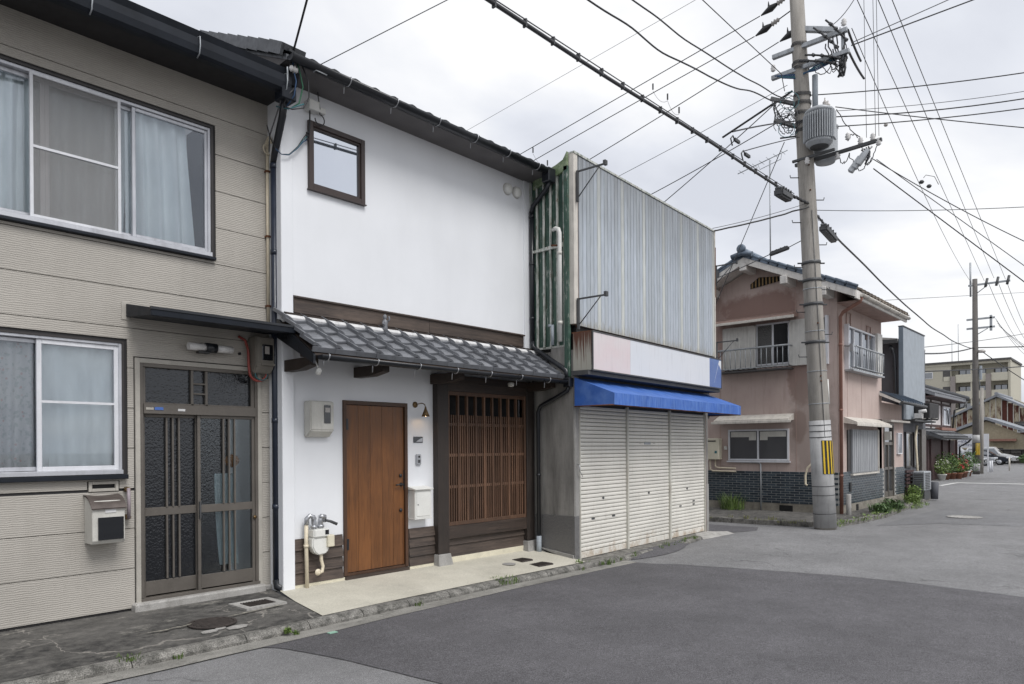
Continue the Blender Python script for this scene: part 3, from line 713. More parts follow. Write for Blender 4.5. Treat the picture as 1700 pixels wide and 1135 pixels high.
# broken concrete bits under the manhole
for i, (x, y, r) in enumerate([(2.82, 5.93, .075), (3.05, 5.90, .10), (2.93, 5.96, .05)]):
    p = [(x + r * (1 + .3 * noise.noise(Vector((k, i, 0)))) * cos(k * pi / 3.5), y + r * .55 * sin(k * pi / 3.5)) for k in range(7)]
    MB().prism(p, 'z', .09, .098).build('concrete_fragment', MT['conc_light'], label=['pale broken concrete fragment left below the rusty manhole cover', 'larger pale concrete fragment right below the rusty manhole cover', 'tiny pale concrete crumb between the two fragments'][i], cat='concrete fragment')
MB().box(3.62, 3.70, 5.36, 5.41, .008, .014).build('survey_mark', MT['paint_green'], label='small pale green survey mark on the gutter strip', cat='survey mark')
strip('stop_line', [(36.2, 6.5), (37.0, -4)], [(36.65, 6.5), (37.45, -4)], .012, MT['line_white'], 'white stop line painted across the far road', 3)
strip('edge_line', [(33.5, 6.6), (36.2, 6.55)], [(33.5, 6.45), (36.2, 6.40)], .012, MT['line_white'], 'short worn white edge line near the far stop line')
strip('far_line', [(45.5, 5.0), (46.3, -4)], [(45.7, 5.0), (46.5, -4)], .012, MT['line_white'], 'second thin white line across the road past the stop line', 3)

# ================================================================== GREY HOUSE
GY = 7.15
grey = thing('grey_house', (0.6, GY, 0), 'two-storey house with combed greige siding and curtained aluminium windows', 'house')
gh = [(-1.2, 3.46, 3.57, 4.90), (-1.2, 2.60, 1.40, 2.625), (2.74, 3.97, .15, 2.46), (2.33, 2.52, 1.268, 1.315)]
MB().holes(-6, 4.12, .12, 5.5, GY + .014, gh, .12).build('wall', MT['soffit'], grey)
b = MB(); b.quad((4.12, GY + .0, .12), (4.12, 12, .12), (4.12, 12, 6), (4.12, GY, 5.5)); b.build('wall', MT['siding'], grey)
# siding boards: courses of .375 m, cut round the openings
def cut(x0, x1, z0, z1, hs):
    rs = [(x0, x1, z0, z1)]
    for a, b_, c, d in hs:
        nr = []
        for r in rs:
            if b_ <= r[0] or a >= r[1] or d <= r[2] or c >= r[3]: nr.append(r); continue
            if c > r[2]: nr.append((r[0], r[1], r[2], c))
            if d < r[3]: nr.append((r[0], r[1], d, r[3]))
            lo, hi = max(r[2], c), min(r[3], d)
            if a > r[0]: nr.append((r[0], a, lo, hi))
            if b_ < r[1]: nr.append((b_, r[1], lo, hi))
        rs = nr
    return rs
hb = [(gh[0][0] - .03, gh[0][1] + .035, gh[0][2] - .03, gh[0][3] + .03), (gh[1][0] - .03, gh[1][1] + .035, gh[1][2] - .03, gh[1][3] + .03), (2.69, 3.985, .10, 2.50), (2.29, 2.56, 1.24, 1.34)]
k = 0; z = .14
while z < 5.45:
    z1 = min(z + .3695, 5.46)
    for seg_ in ((-6, -2.9), (-2.896, .1), (.104, 4.105)):
        for (a, b_, c, d) in cut(seg_[0], seg_[1], z, z1, hb):
            if b_ - a < .02 or d - c < .02: continue
            MB().box(a, b_, GY, GY + .013, c, d).build('siding_board', MT['siding'], grey, bevel=.0025)
    z += .375
MB().box(-6, 4.11, GY + .03, GY + .2, -.02, .138).build('foundation', MT['concrete_old'], grey)
MB().box(2.66, 3.98, GY - .10, GY + .08, .05, .185).build('threshold', MT['conc_light'], grey, bevel=.015)
MB().box(3.985, 4.14, GY - .03, GY + .08, .05, .16).build('foundation', MT['conc_light'], grey, bevel=.01)
# eave, fascia, roof, gutter
b = MB(); b.prism([(6.60, 5.36), (7.3, 5.36), (12, 7.3), (12, 7.42), (6.55, 5.48)], 'x', -6, 4.10); b.build('roof', MT['roof_metal'], grey)
MB().box(-6, 4.10, 6.62, 7.16, 5.335, 5.355).build('soffit', MT['soffit'], grey)
b = MB(); pr = [(6.532, 5.40), (6.535, 5.33), (6.55, 5.27), (6.58, 5.245), (6.64, 5.245), (6.675, 5.27), (6.68, 5.40), (6.668, 5.40), (6.665, 5.28), (6.635, 5.257), (6.585, 5.257), (6.56, 5.28), (6.547, 5.33), (6.545, 5.40)]
b.prism(pr, 'x', -6, 4.0); gt = b.build('gutter', MT['roof_metal'], grey)
for xx in (2.15, 3.05, 3.94, 1.25, .35):
    MB().tube([(xx, 6.70, 5.42), (xx, 6.60, 5.425), (xx, 6.52, 5.41), (xx, 6.515, 5.33), (xx, 6.53, 5.26), (xx, 6.58, 5.235)], .006, 6).build('gutter_clip', MT['galv'], grey)

def frame_rect(b, x0, x1, z0, z1, y0, y1, w, wz=None):
    wz = wz or w
    b.box(x0, x0 + w, y0, y1, z0, z1); b.box(x1 - w, x1, y0, y1, z0, z1); b.box(x0 + w, x1 - w, y0, y1, z1 - wz, z1); b.box(x0 + w, x1 - w, y0, y1, z0, z0 + wz); return b
def curtain(x0, x1, z0, z1, y, mat, parent, pitch=.11, amp=.022, ph=0, sway=0, name='curtain'):
    b = MB(); nx = int((x1 - x0) / .018)
    def f(u, v):
        x = x0 + u * (x1 - x0); q = x * 2 * pi / pitch + ph + 1.6 * noise.noise(Vector((x * 3, v * .6, ph)))
        return (x + sway * (1 - v) * u, y + amp * (.6 + .4 * (1 - v)) * sin(q) + .012 * noise.noise(Vector((x * 5, v, 2))), z0 + v * (z1 - z0))
    b.grid(f, nx, 8); b.fixn = False; return b.build(name, MT[mat], parent)
def sash(x0, x1, z0, z1, y, fm, gm, parent, w=.035, d=.03, mid=None, name='window_sash', wb=None):
    b = MB(); frame_rect(b, x0, x1, z0, z1, y, y + d, w, wb or w)
    s_ = b.build(name, MT[fm], parent, bevel=.003)
    MB().box(x0 + w - .004, x1 - w + .004, y + d * .45, y + d * .62, z0 + (wb or w) - .004, z1 - (wb or w) + .004).build('pane', MT[gm], s_)
    if mid is not None: MB().box(x0 + w, x1 - w, y + .003, y + d - .003, mid - .011, mid + .011).build('sash_bar', MT[fm], s_)
    return s_
# upper window
uw = MB(); x0, x1, z0, z1 = gh[0]
frame_rect(uw, x0, x1, z0, z1, GY - .02, GY + .03, .018); W1 = uw.build('window', MT['dark_frame'], grey)
frame_rect(MB(), x0 + .018, x1 - .018, z0 + .018, z1 - .018, GY - .005, GY + .075, .028, .03).build('window_frame', MT['alu'], W1, bevel=.003)
MB().box(x0, x1 + .015, GY - .055, GY + .0, z0 - .028, z0 - .002).build('sill', MT['roof_metal'], W1, bevel=.004)
MB().box(x0 + .02, x1 - .02, GY - .045, GY - .006, z0 + .0, z0 + .045).build('sill_rail', MT['alu'], W1, bevel=.004)
zb, zt = z0 + .055, z1 - .05
sash(x0 + .05, 1.20, zb, zt, GY + .012, 'alu', 'glass_win', W1)
sash(1.16, 1.99, zb, zt, GY + .048, 'alu', 'glass_win', W1)
sash(1.99, 2.735, zb, zt, GY + .048, 'alu', 'glass_win', W1)
sash(2.695, 3.42, zb, zt, GY + .012, 'alu', 'glass_win', W1, .032)
# insect screen with a bar
scr = MB(); frame_rect(scr, 1.86, 2.585, zb - .01, zt + .01, GY - .022, GY + .002, .026); S_ = scr.build('screen_sash', MT['alu_white'], W1, bevel=.002)
MB().box(1.885, 2.56, GY - .012, GY - .010, zb + .01, zt - .01).build('insect_mesh', MT['screen'], S_)
MB().box(1.885, 2.56, GY - .020, GY - .002, 4.215, 4.237).build('screen_bar', MT['alu_white'], S_)
curtain(-.9, 1.85, zb, zt + .03, GY + .15, 'curtain', W1, .14, .06, 1)
curtain(1.75, 2.72, zb, zt + .03, GY + .16, 'curtain', W1, .17, .055, 2.2, -.05)
curtain(2.66, 3.24, zb, zt + .03, GY + .13, 'curtain', W1, .15, .05, .3, .08)
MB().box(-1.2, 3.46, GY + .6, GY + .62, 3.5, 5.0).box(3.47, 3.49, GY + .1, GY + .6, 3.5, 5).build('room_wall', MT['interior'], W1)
# lower window
x0, x1, z0, z1 = gh[1]
W2 = frame_rect(MB(), x0, x1, z0, z1, GY - .02, GY + .03, .016).build('window', MT['dark_frame'], grey)
frame_rect(MB(), x0 + .016, x1 - .016, z0 + .016, z1 - .016, GY - .01, GY + .07, .026, .026).build('window_frame', MT['alu'], W2, bevel=.003)
MB().box(x0, x1 + .02, GY - .06, GY, z0 - .045, z0 - .004).build('sill', MT['roof_metal'], W2, bevel=.004)
MB().box(x0 + .02, x1 - .02, GY - .05, GY - .012, z0 + .0, z0 + .04).build('sill_rail', MT['alu'], W2, bevel=.004)
sash(.6, 1.95, z0 + .045, z1 - .045, GY + .044, 'alu', 'glass_win', W2, .035)
sash(1.905, 2.56, z0 + .04, z1 - .042, GY + .004, 'alu_white', 'glass_win', W2, .038, mid=2.045, wb=.04)
curtain(.6, 2.02, z0 + .05, z1, GY + .14, 'curtain_floral', W2, .15, .045, 1)
curtain(1.93, 2.60, z0 + .05, z1, GY + .10, 'curtain', W2, .20, .03, 2)
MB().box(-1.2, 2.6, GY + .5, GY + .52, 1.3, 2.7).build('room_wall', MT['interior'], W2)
# ventilation slot
sl = frame_rect(MB(), 2.30, 2.55, 1.245, 1.338, GY - .012, GY + .02, .028).build('vent_slot', MT['trim_beige'], grey, bevel=.003)
MB().box(2.32, 2.53, GY + .03, GY + .04, 1.25, 1.33).build('louvre', MT['soffit'], sl)
# sliding door set
gd = frame_rect(MB(), 2.70, 3.985, .12, 2.49, GY - .012, GY + .02, .045).build('door_trim', MT['trim_beige'], grey, bevel=.004)
D = MB()
D.box(2.745, 2.775, GY - .005, GY + .12, .215, 2.445).box(3.91, 3.955, GY - .005, GY + .12, .215, 2.445).box(2.775, 3.91, GY - .005, GY + .12, 2.41, 2.445)
D.box(2.775, 3.91, GY - .02, GY + .12, 1.965, 2.06).box(2.745, 3.955, GY - .015, GY + .12, .15, .215)
DR = D.build('sliding_door', MT['bronze_alu'], grey, bevel=.003)
tr = MB(); tr.box(2.775, 2.80, GY + .01, GY + .04, 2.06, 2.41).box(3.875, 3.91, GY + .01, GY + .04, 2.06, 2.41).box(3.235, 3.26, GY + .01, GY + .045, 2.06, 2.41).box(3.38, 3.405, GY + .01, GY + .045, 2.06, 2.41).box(3.26, 3.38, GY + .01, GY + .04, 2.17, 2.187).box(3.26, 3.38, GY + .01, GY + .04, 2.27, 2.287).box(2.8, 3.875, GY + .01, GY + .03, 2.06, 2.075)
tr.build('transom', MT['bronze_alu'], DR, bevel=.002)
MB().box(2.78, 3.90, GY + .045, GY + .05, 2.06, 2.41).build('transom_pane', MT['glass_rip'], DR)
def leaf_(x0, x1, y, gm):
    b = MB(); frame_rect(b, x0, x1, .20, 1.965, y, y + .035, .032, .03); b.box(x0 + .03, x1 - .03, y, y + .035, .20, .36); b.box(x0 + .03, x1 - .03, y, y + .035, .985, 1.065)
    lf = b.build('door_leaf', MT['bronze_alu'], DR, bevel=.003)
    c = x0 + (x1 - x0) * .53
    for q in (-.06, 0, .06):
        MB().box(c + q - .008, c + q + .008, y - .012, y + .012, .37, .985).build('glazing_bar', MT['bronze_alu'], lf); MB().box(c + q - .008, c + q + .008, y - .012, y + .012, 1.065, 1.935).build('glazing_bar', MT['bronze_alu'], lf)
    MB().box(x0 + .03, x1 - .03, y + .016, y + .021, .36, 1.935).build('pane', MT[gm], lf)
    return lf
leaf_(2.775, 3.325, GY + .05, 'glass_rip'); lf = leaf_(3.295, 3.91, GY + .008, 'glass_rip2')
MB().box(3.305, 3.322, GY - .012, GY + .008, .93, 1.10).build('door_pull', MT['dark_steel'], lf)
MB().lathe([(.018, 0), (.018, .012), (.001, .014)], (3.90, GY + .0, .90), 12, RX(pi / 2)).build('keyhole', MT['brass_old'], lf)
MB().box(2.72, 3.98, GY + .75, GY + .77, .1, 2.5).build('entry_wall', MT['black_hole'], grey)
MB().box(2.87, 2.95, GY - .026, GY - .0205, 2.003, 2.03).build('sticker', MT['sticker_blue'], DR, label='small blue sticker on the door head'); MB().box(3.09, 3.16, GY - .026, GY - .0205, 1.998, 2.02).build('sticker', MT['sticker_white'], DR, label='small white sticker on the door head')
MB().box(2.79, 2.86, GY - .026, GY - .0205, 2.003, 2.025).build('sticker', MT['trim_beige'], DR)
b = MB(); b.grid(lambda u, v: (3.56 + .20 * u - .10 * v + .05 * v * v, GY + .10 + .02 * sin(u * 18), .42 + .95 * v), 14, 8); b.fixn = False
b.build('hanging_cloth', MT['pale_cloth'], label='pale cloth hanging dimly behind the rippled door glass', cat='cloth')
b = MB(); b.lathe([(.001, -.07), (.06, -.045), (.08, 0), (.06, .045), (.001, .07)], (3.73, GY + .16, 1.50), 14); b.build('orange_ball', MT['orange_thing'], label='blurred orange round object behind the rippled door glass', cat='ball')
# hood over the door
H = MB(); H.prism([(7.15, 2.86), (6.58, 2.805), (6.575, 2.865), (6.60, 2.88), (7.15, 2.985)], 'x', 2.625, 4.06); hood = H.build('door_hood', MT['roof_metal'], grey, bevel=.005)
MB().box(2.585, 2.66, GY - .008, GY + .004, 2.835, 3.00).build('flashing', MT['trim_beige'], hood)
MB().box(2.62, 4.065, 6.568, 6.60, 2.862, 2.885).build('hood_edge', MT['black_metal'], hood)

# attached things
t_ = thing('wall_light', (3.4, 7.06, 2.60), 'twin-tube wall light with dark centre under the grey house hood', 'wall light')
for a, c in ((3.16, 3.34), (3.43, 3.61)):
    MB().tube([(a, 7.05, 2.635), (c, 7.05, 2.635)], .037, 14).build('light_tube', MT['porcelain'], t_)
b = MB(); b.tube([(3.33, 7.05, 2.635), (3.44, 7.05, 2.635)], .050, 16); b.box(3.33, 3.44, 7.05, 7.152, 2.60, 2.67); b.build('holder', MT['black_metal'], t_)
MB().box(3.25, 3.36, 7.02, 7.08, 2.575, 2.592).build('sensor', MT['black_plastic'], t_)
t_ = thing('electric_meter', (3.92, 7.06, 2.38), 'taupe electric meter box under the right end of the grey hood', 'electric meter')
b = MB(); b.prism([(7.15, 2.42), (7.03, 2.42), (6.97, 2.50), (6.97, 2.80), (7.15, 2.80)], 'x', 3.83, 4.04); b.build('case', MT['taupe_box'], t_, bevel=.012, seg=2)
MB().box(3.90, 4.02, 6.962, 6.972, 2.555, 2.72).build('dial_window', MT['glass_dark'], t_, bevel=.006); MB().box(3.88, 4.035, 6.950, 6.962, 2.50, 2.52).build('lip', MT['taupe_box'], t_)
b = MB(); b.box(3.925, 3.975, 6.958, 6.962, 2.62, 2.70); b.build('dial', MT['porcelain_grey'], t_)
def arc(cx, cz, r, a0, a1, y, n=10, sx=1): return [(cx + sx * r * cos(a0 + (a1 - a0) * i / n), y, cz + r * sin(a0 + (a1 - a0) * i / n)) for i in range(n + 1)]
b = MB(); b.tube([(3.72, 7.13, 2.80), (3.78, 7.10, 2.76), (3.80, 7.08, 2.66), (3.80, 7.07, 2.50)] + arc(3.90, 2.44, .10, pi, 2 * pi, 7.06) + [(4.0, 7.06, 2.46)], .014, 8); b.build('conduit', MT['red_hose'], t_)
b = MB(); b.tube([(3.86, 7.07, 2.45)] + arc(3.93, 2.42, .07, pi, 2 * pi, 7.05) + [(4.0, 7.06, 2.46)], .007, 6); b.build('conduit', MT['cable_teal'], t_)
MB().lathe([(.013, 0), (.013, .03), (.001, .035)], (3.735, 7.15, 2.62), 10, RX(pi / 2)).build('wall_plug', MT['black_plastic'], label='small round dark plug in the siding left of the taupe meter', cat='wall plug')
# letterbox
t_ = thing('letterbox', (2.40, 7.05, .79), 'steel letterbox with curved brown lid and black window on grey siding', 'letterbox')
b = MB(); b.prism([(7.148, .79), (6.97, .79), (6.95, .82), (6.955, 1.10), (6.99, 1.17), (7.148, 1.21)], 'x', 2.265, 2.535); b.build('body', MT['grey_box'], t_, bevel=.004)
def lid(u, v):
    x = 2.255 + .29 * u; return (x, 7.148 - .215 * v, 1.222 - .02 * v - .095 * v ** 3 - .012 * sin(u * pi) * (1 - v))
b = MB(); b.grid(lid, 8, 10); n0 = len(b.v); b.v += [v + Vector((0, .002, -.010)) for v in b.v[:n0]]; b.f += [tuple(i + n0 for i in f[::-1]) for f in b.f[:]]; b.sm += [True] * (len(b.f) - len(b.sm)); b.fixn = False
b.build('lid', plain('lid_brown', (.12, .10, .09), .4, .15, metal=.4, bump=.03), t_)
MB().box(2.31, 2.52, 6.938, 6.953, .825, 1.025).build('window', MT['glass_dark'], t_, bevel=.003)
MB().box(2.37, 2.46, 6.948, 6.9545, 1.065, 1.105).build('name_label', MT['sticker_white'], t_)
t_ = thing('grab_handle', (2.61, 7.1, .98), 'short vertical worn bronze grab handle left of the sliding door', 'door handle')
for zz_ in (1.255, 1.0): MB().tube([(2.615, 7.15, zz_), (2.615, 7.085, zz_)], .026, 12, r2=.022).build('end_knob', MT['brass_old'], t_)
MB().tube([(2.615, 7.085, .985), (2.615, 7.078, 1.125), (2.615, 7.085, 1.27)], .0155, 12).build('bar', plain('grip_grey', (.26, .22, .24), .5, .1), t_)
# cream conduit on the corner and the navy downpipe
t_ = thing('conduit', (4.06, 7.13, 3.0), 'thin cream conduit pipe up the right edge of the grey siding', 'conduit')
MB().tube([(4.06, 7.125, 2.99), (4.06, 7.125, 4.86)], .017, 10).build('pipe', MT['cream_pipe'], t_)
MB().tube([(4.06, 7.125, 4.86), (4.06, 7.12, 4.93), (4.05, 7.06, 4.95), (4.045, 7.03, 4.90)], .024, 10).build('weatherhead', MT['cream_pipe'], t_)
b = MB(); b.tube(arc(4.05, 4.84, .055, pi * .4, pi * 1.6, 7.09, 12), .008, 6); b.build('cable_loop', MT['cream_pipe'], t_)
for zz_ in (3.15, 3.9, 4.6): MB().box(4.035, 4.085, 7.10, 7.15, zz_, zz_ + .02).build('clip', MT['rust'], t_)
t_ = thing('downpipe', (4.07, 7.0, .1), 'navy blue downpipe between the grey and white houses', 'downpipe')
MB().tube([(4.075, 7.02, .20), (4.075, 7.02, 4.70)], .037, 14).build('pipe', MT['navy_pvc'], t_)
MB().tube([(4.075, 7.02, 4.68), (4.06, 6.96, 4.80), (3.99, 6.70, 5.05), (3.97, 6.62, 5.22)], .038, 14).build('offset_pipe', MT['black_metal'], t_)
for zz_ in (.98, 1.9, 2.85, 3.7, 4.62): MB().tube([(4.075, 7.02, zz_), (4.075, 7.02, zz_ + .05)], .042, 14).build('collar', MT['navy_pvc'], t_)
MB().tube([(4.075, 7.02, .22), (4.075, 7.0, .15), (4.09, 6.92, .135)], .042, 12).build('shoe', MT['black_metal'], t_)
MB().box(3.90, 4.06, 6.54, 6.70, 5.17, 5.30).build('rain_head', MT['roof_metal'], t_, bevel=.01)

# ================================================================== WHITE HOUSE
WY, UY = 6.93, 6.90
wh = thing('white_house', (6.1, WY, 0), 'white plastered townhouse with wooden door, lattice window and tiled canopy', 'house')
wwin = (4.42, 5.15, 4.475, 5.205)
MB().holes(4.08, 8.198, 3.02, 5.62, UY, [wwin], .14).build('wall', MT['plaster'], wh)
for xq in (4.08, 8.198): MB().quad((xq, UY, .1), (xq, 11, .1), (xq, 11, 7.3), (xq, UY, 5.62)).build('wall', MT['plaster'], wh)
MB().box(4.075, 4.215, UY - .018, UY + .02, .115, 5.62).build('wall_pier', MT['plaster'], wh, bevel=.004)
MB().box(8.02, 8.205, UY - .018, UY + .02, 3.02, 5.62).build('wall_pier', MT['plaster'], wh, bevel=.004)
bay = (6.44, 8.0, .58, 2.42)
MB().holes(4.20, 8.198, .13, 3.03, WY, [(4.87, 5.80, .16, 2.17), bay], .14).build('wall', MT['plaster'], wh)
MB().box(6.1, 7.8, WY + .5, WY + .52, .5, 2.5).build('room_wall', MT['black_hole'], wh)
# small square window
W3 = frame_rect(MB(), wwin[0] - .01, wwin[1] + .01, wwin[2] - .01, wwin[3] + .01, UY - .035, UY + .06, .055).build('window', MT['brown_frame'], wh, bevel=.004)
frame_rect(MB(), wwin[0] + .045, wwin[1] - .045, wwin[2] + .045, wwin[3] - .045, UY - .015, UY + .05, .02).build('inner_frame', MT['brown_frame'], W3, bevel=.002)
MB().box(wwin[0] + .06, wwin[1] - .06, UY + .010, UY + .016, wwin[2] + .06, wwin[3] - .06).build('pane', MT['glass_refl'], W3)
MB().box(wwin[0] - .02, wwin[1] + .02, UY - .045, UY + .0, wwin[2] - .022, wwin[2] - .010).build('sill', MT['brown_frame'], W3)
# wood band above the canopy
for a, c in ((4.222, 6.15), (6.154, 7.99)): MB().box(a, c, UY - .022, UY - .001, 3.085, 3.245).build('band_board', MT['board_wood'], wh, bevel=.002)
MB().prism([(6.90, 3.245), (6.855, 3.245), (6.855, 3.262), (6.90, 3.275)], 'x', 4.218, 7.995).build('band_cap', MT['dark_wood'], wh)
MB().prism([(6.90, 3.035), (6.835, 3.035), (6.83, 3.065), (6.90, 3.085)], 'x', 4.10, 8.19).build('band_trim', MT['dark_wood'], wh)
# low boards beside the door
def boards(x0, x1, z0, z1, n):
    h = (z1 - z0) / n
    for i in range(n):
        za = z0 + i * h; MB().prism([(WY, za), (WY - .034, za), (WY - .030, za + h * .12), (WY - .012, za + h), (WY, za + h)], 'x', x0, x1).build('low_board', MT['board_wood'], wh)
boards(4.222, 4.845, .155, .645, 4); boards(5.825, 6.245, .155, .62, 4)
boards(6.44, 8.0, .19, .50, 2)
MB().box(4.22, 4.87, WY - .028, WY, .10, .152).box(5.80, 7.95, WY - .028, WY, .10, .152).build('base_strip', MT['cream_base'], wh)
MB().box(6.44, 8.0, WY - .04, WY - .028, .05, .19).build('base_strip', MT['cream_base'], wh)
# door
MB().box(4.865, 5.805, WY - .05, WY + .02, .115, .157).build('threshold', MT['dark_wood'], wh)
dr = MB().box(4.862, 4.905, WY - .025, WY + .09, .16, 2.175).box(5.765, 5.808, WY - .025, WY + .09, .16, 2.175).box(4.905, 5.765, WY - .025, WY + .09, 2.13, 2.175).box(4.905, 5.765, WY - .02, WY + .09, .155, .185).build('front_door', MT['door_frame'], wh, bevel=.003)
xs_ = [4.908, 5.082, 5.255, 5.425, 5.595, 5.762]
for i in range(5): MB().box(xs_[i] + .0008, xs_[i+1] - .0008, WY + .002, WY + .045, .192, 2.125).build('plank', MT['door_wood'], dr, bevel=.0025)
for zz_ in (1.90, .52): MB().box(4.895, 4.925, WY - .03, WY + .004, zz_ - .065, zz_ + .065).build('hinge', MT['black_metal'], dr, bevel=.003)
for zz_ in (1.285, .86): MB().lathe([(.022, 0), (.022, .012), (.014, .02), (.001, .022)], (5.705, WY + .002, zz_), 14, RX(pi / 2)).build('lock', MT['black_metal'], dr)
b = MB(); b.lathe([(.024, 0), (.024, .01), (.012, .014), (.012, .045), (.001, .046)], (5.715, WY + .002, 1.175), 14, RX(pi / 2)); b.tube([(5.715, WY - .042, 1.175), (5.66, WY - .046, 1.178), (5.60, WY - .044, 1.172)], .009, 8); b.build('door_handle', MT['black_metal'], dr)
MB().box(5.752, 5.766, WY - .006, WY + .002, 1.11, 1.35).build('lock_plate', MT['black_metal'], dr)
# lattice bay
PY = 6.835
MB().box(6.245, 6.44, PY, PY + .16, .255, 2.47).build('post', MT['dark_wood_z'], wh, bevel=.006)
MB().box(8.0, 8.165, PY, PY + .16, .265, 2.47).build('post', MT['dark_wood_z'], wh, bevel=.006)
for cx, cy in ((6.343, PY + .085), (8.083, PY + .078)):
    b = MB(); vs = []
    for z_, h_ in ((.055, .135), (.256, .103)): vs += [(cx - h_, cy - h_, z_), (cx + h_, cy - h_, z_), (cx + h_, cy + h_, z_), (cx - h_, cy + h_, z_)]
    b.add(vs, [(0,3,2,1),(4,5,6,7),(0,1,5,4),(1,2,6,5),(2,3,7,6),(3,0,4,7)]); b.build('post_base', MT['conc_pale'], wh, bevel=.006)
MB().box(6.44, 8.0, PY + .015, PY + .12, .435, .60).build('sill_beam', MT['dark_wood'], wh, bevel=.004)
MB().box(6.22, 8.19, PY + .005, PY + .14, 2.47, 2.57).build('head_beam', MT['dark_wood'], wh, bevel=.004)
MB().box(6.44, 8.0, PY + .02, PY + .13, 2.365, 2.47).build('head_rail', MT['dark_wood'], wh)
LT = frame_rect(MB(), 6.442, 7.998, .602, 2.363, PY + .022, PY + .075, .033, .05).build('lattice_window', MT['lattice'], wh, bevel=.003)
nb = 9; X0, X1 = 6.475, 7.965; pt = (X1 - X0) / nb
bar_t = mesh_of(MB().box(-.0135, .0135, 0, .042, .65, 2.315), 'lattice_bar_thick', MT['lattice'], .002); bar_s = mesh_of(MB().box(-.0085, .0085, .008, .030, .65, 2.055), 'lattice_bar_thin', MT['lattice'], .0015)
for i in range(1, nb): place(bar_t, 'lattice_bar', T(X0 + i * pt, PY + .026, 0), LT)
for i in range(nb):
    for q in (.25, .5, .75): place(bar_s, 'lattice_bar', T(X0 + (i + q) * pt, PY + .026, 0), LT)
for zz_ in (1.11, 1.525, 1.93): MB().box(X0, X1, PY + .040, PY + .052, zz_ - .019, zz_ + .019).build('cross_rail', MT['lattice'], LT)
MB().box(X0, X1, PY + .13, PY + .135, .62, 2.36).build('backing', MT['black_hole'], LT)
# canopy roof (hisashi): rafter ends, purlin, deck, tiles
can = MB().prism([(6.90, 3.0), (6.24, 2.575), (6.24, 2.555), (6.90, 2.96)], 'x', 4.06, 8.195).build('canopy', MT['dark_wood'], wh)
for a, c in ((4.10, 4.33), (5.02, 5.22), (6.20, 6.4), (8.02, 8.1)):
    b = MB(); b.prism([(6.93, 2.56), (6.93, 2.44), (6.62, 2.44), (6.40, 2.475), (6.40, 2.56)], 'x', a, a + .105); b.build('bracket', MT['dark_wood'], can, bevel=.003)
MB().box(4.07, 8.18, 6.43, 6.53, 2.565, 2.665).build('purlin', MT['dark_wood'], can, bevel=.003)
MB().box(4.07, 8.18, 6.265, 6.29, 2.555, 2.61).build('fascia', MT['dark_wood'], can)
for i in range(10): MB().prism([(6.90, 2.90), (6.28, 2.52), (6.28, 2.565), (6.90, 2.955)], 'x', 4.3 + i * .42, 4.34 + i * .42).build('rafter', MT['dark_wood'], can)
MB().prism([(6.92, 3.0), (6.23, 2.56), (6.23, 2.47), (6.92, 2.80)], 'x', 4.035, 4.06).build('barge_board', MT['black_metal'], can)
SL = math.atan2(.44, .68); TW = .2615
def tile_mb(w=TW, L_=.275, eave=False, thick=.024, hh=1.0):
    """pantile: shallow trough with a raised roll on the right; slopes up along +y"""
    b = MB(); nu = 12
    def prof(u):
        if u < .42: return hh * (.034 * cos(pi / 2 * u / .42) ** .8 if u < .42 else 0) - hh * .018 * (u / .42) ** 2
        return hh * (-.018 * cos(pi / 2 * (u - .42) / .58))
    for side in (0, 1):
        for i in range(nu + 1):
            u = i / nu
            for v in (0, .5, 1): b.v.append(Vector((u * w, v * L_, prof(u) - side * (thick if u > .1 else thick * 1.5 * hh))))
    n0 = (nu + 1) * 3
    for i in range(nu):
        for j in range(2):
            a = i * 3 + j; b.f.append((a, a + 3, a + 4, a + 1)); b.sm.append(True); b.f.append((n0 + a, n0 + a + 1, n0 + a + 4, n0 + a + 3)); b.sm.append(True)
        a = i * 3; b.f.append((a, n0 + a, n0 + a + 3, a + 3)); b.sm.append(False)
    for i in (0, nu):
        for j in range(2): a = i * 3 + j; b.f.append((a, a + 1, n0 + a + 1, n0 + a)); b.sm.append(False)
    if eave:
        # hanging flat lip of the eave tile
        b.box(0.0, w - .004, -.012, .006, -.062, -.010)
    return b
tm = mesh_of(tile_mb(), 'pantile', MT['tile']); te = mesh_of(tile_mb(eave=True), 'eave_pantile', MT['tile'])
for c in range(16):
    for r in range(4):
        d = r * .205; y_ = 6.225 + d * cos(SL); z_ = 2.650 + d * sin(SL)
        place(te if r == 0 else tm, 'roof_tile', T(4.03 + c * TW, y_, z_) @ RX(SL - .135 + random.uniform(-.012, .012)) @ RZ(random.uniform(-.012, .012)), can)
MB().prism([(6.90, 3.04), (6.80, 3.04), (6.77, 3.005), (6.79, 2.96), (6.9, 2.95)], 'x', 4.06, 8.19).build('ridge_mortar', MT['mortar_white'], can, bevel=.004)
# small figure standing on the canopy tiles (guardian figurine)
b = MB(); fx, fy, fz = 5.38, 6.80, 3.02
b.lathe([(.030, 0), (.034, .02), (.028, .05), (.034, .085), (.028, .115), (.012, .125), (.02, .135), (.026, .155), (.018, .178), (.001, .19)], (fx, fy, fz), 12)
b.tube([(fx - .028, fy - .01, fz + .10), (fx - .05, fy - .02, fz + .07), (fx - .03, fy - .035, fz + .055)], .011, 6); b.tube([(fx + .028, fy - .01, fz + .10), (fx + .052, fy - .02, fz + .13), (fx + .04, fy - .025, fz + .165)], .010, 6)
b.tube([(fx - .018, fy, fz + .02), (fx - .022, fy - .02, fz - .02)], .013, 6); b.tube([(fx + .018, fy, fz + .02), (fx + .024, fy - .02, fz - .02)], .013, 6)
b.build('guardian_figurine', MT['tile'], label='small grey clay guardian figurine standing on the canopy tiles', cat='figurine')
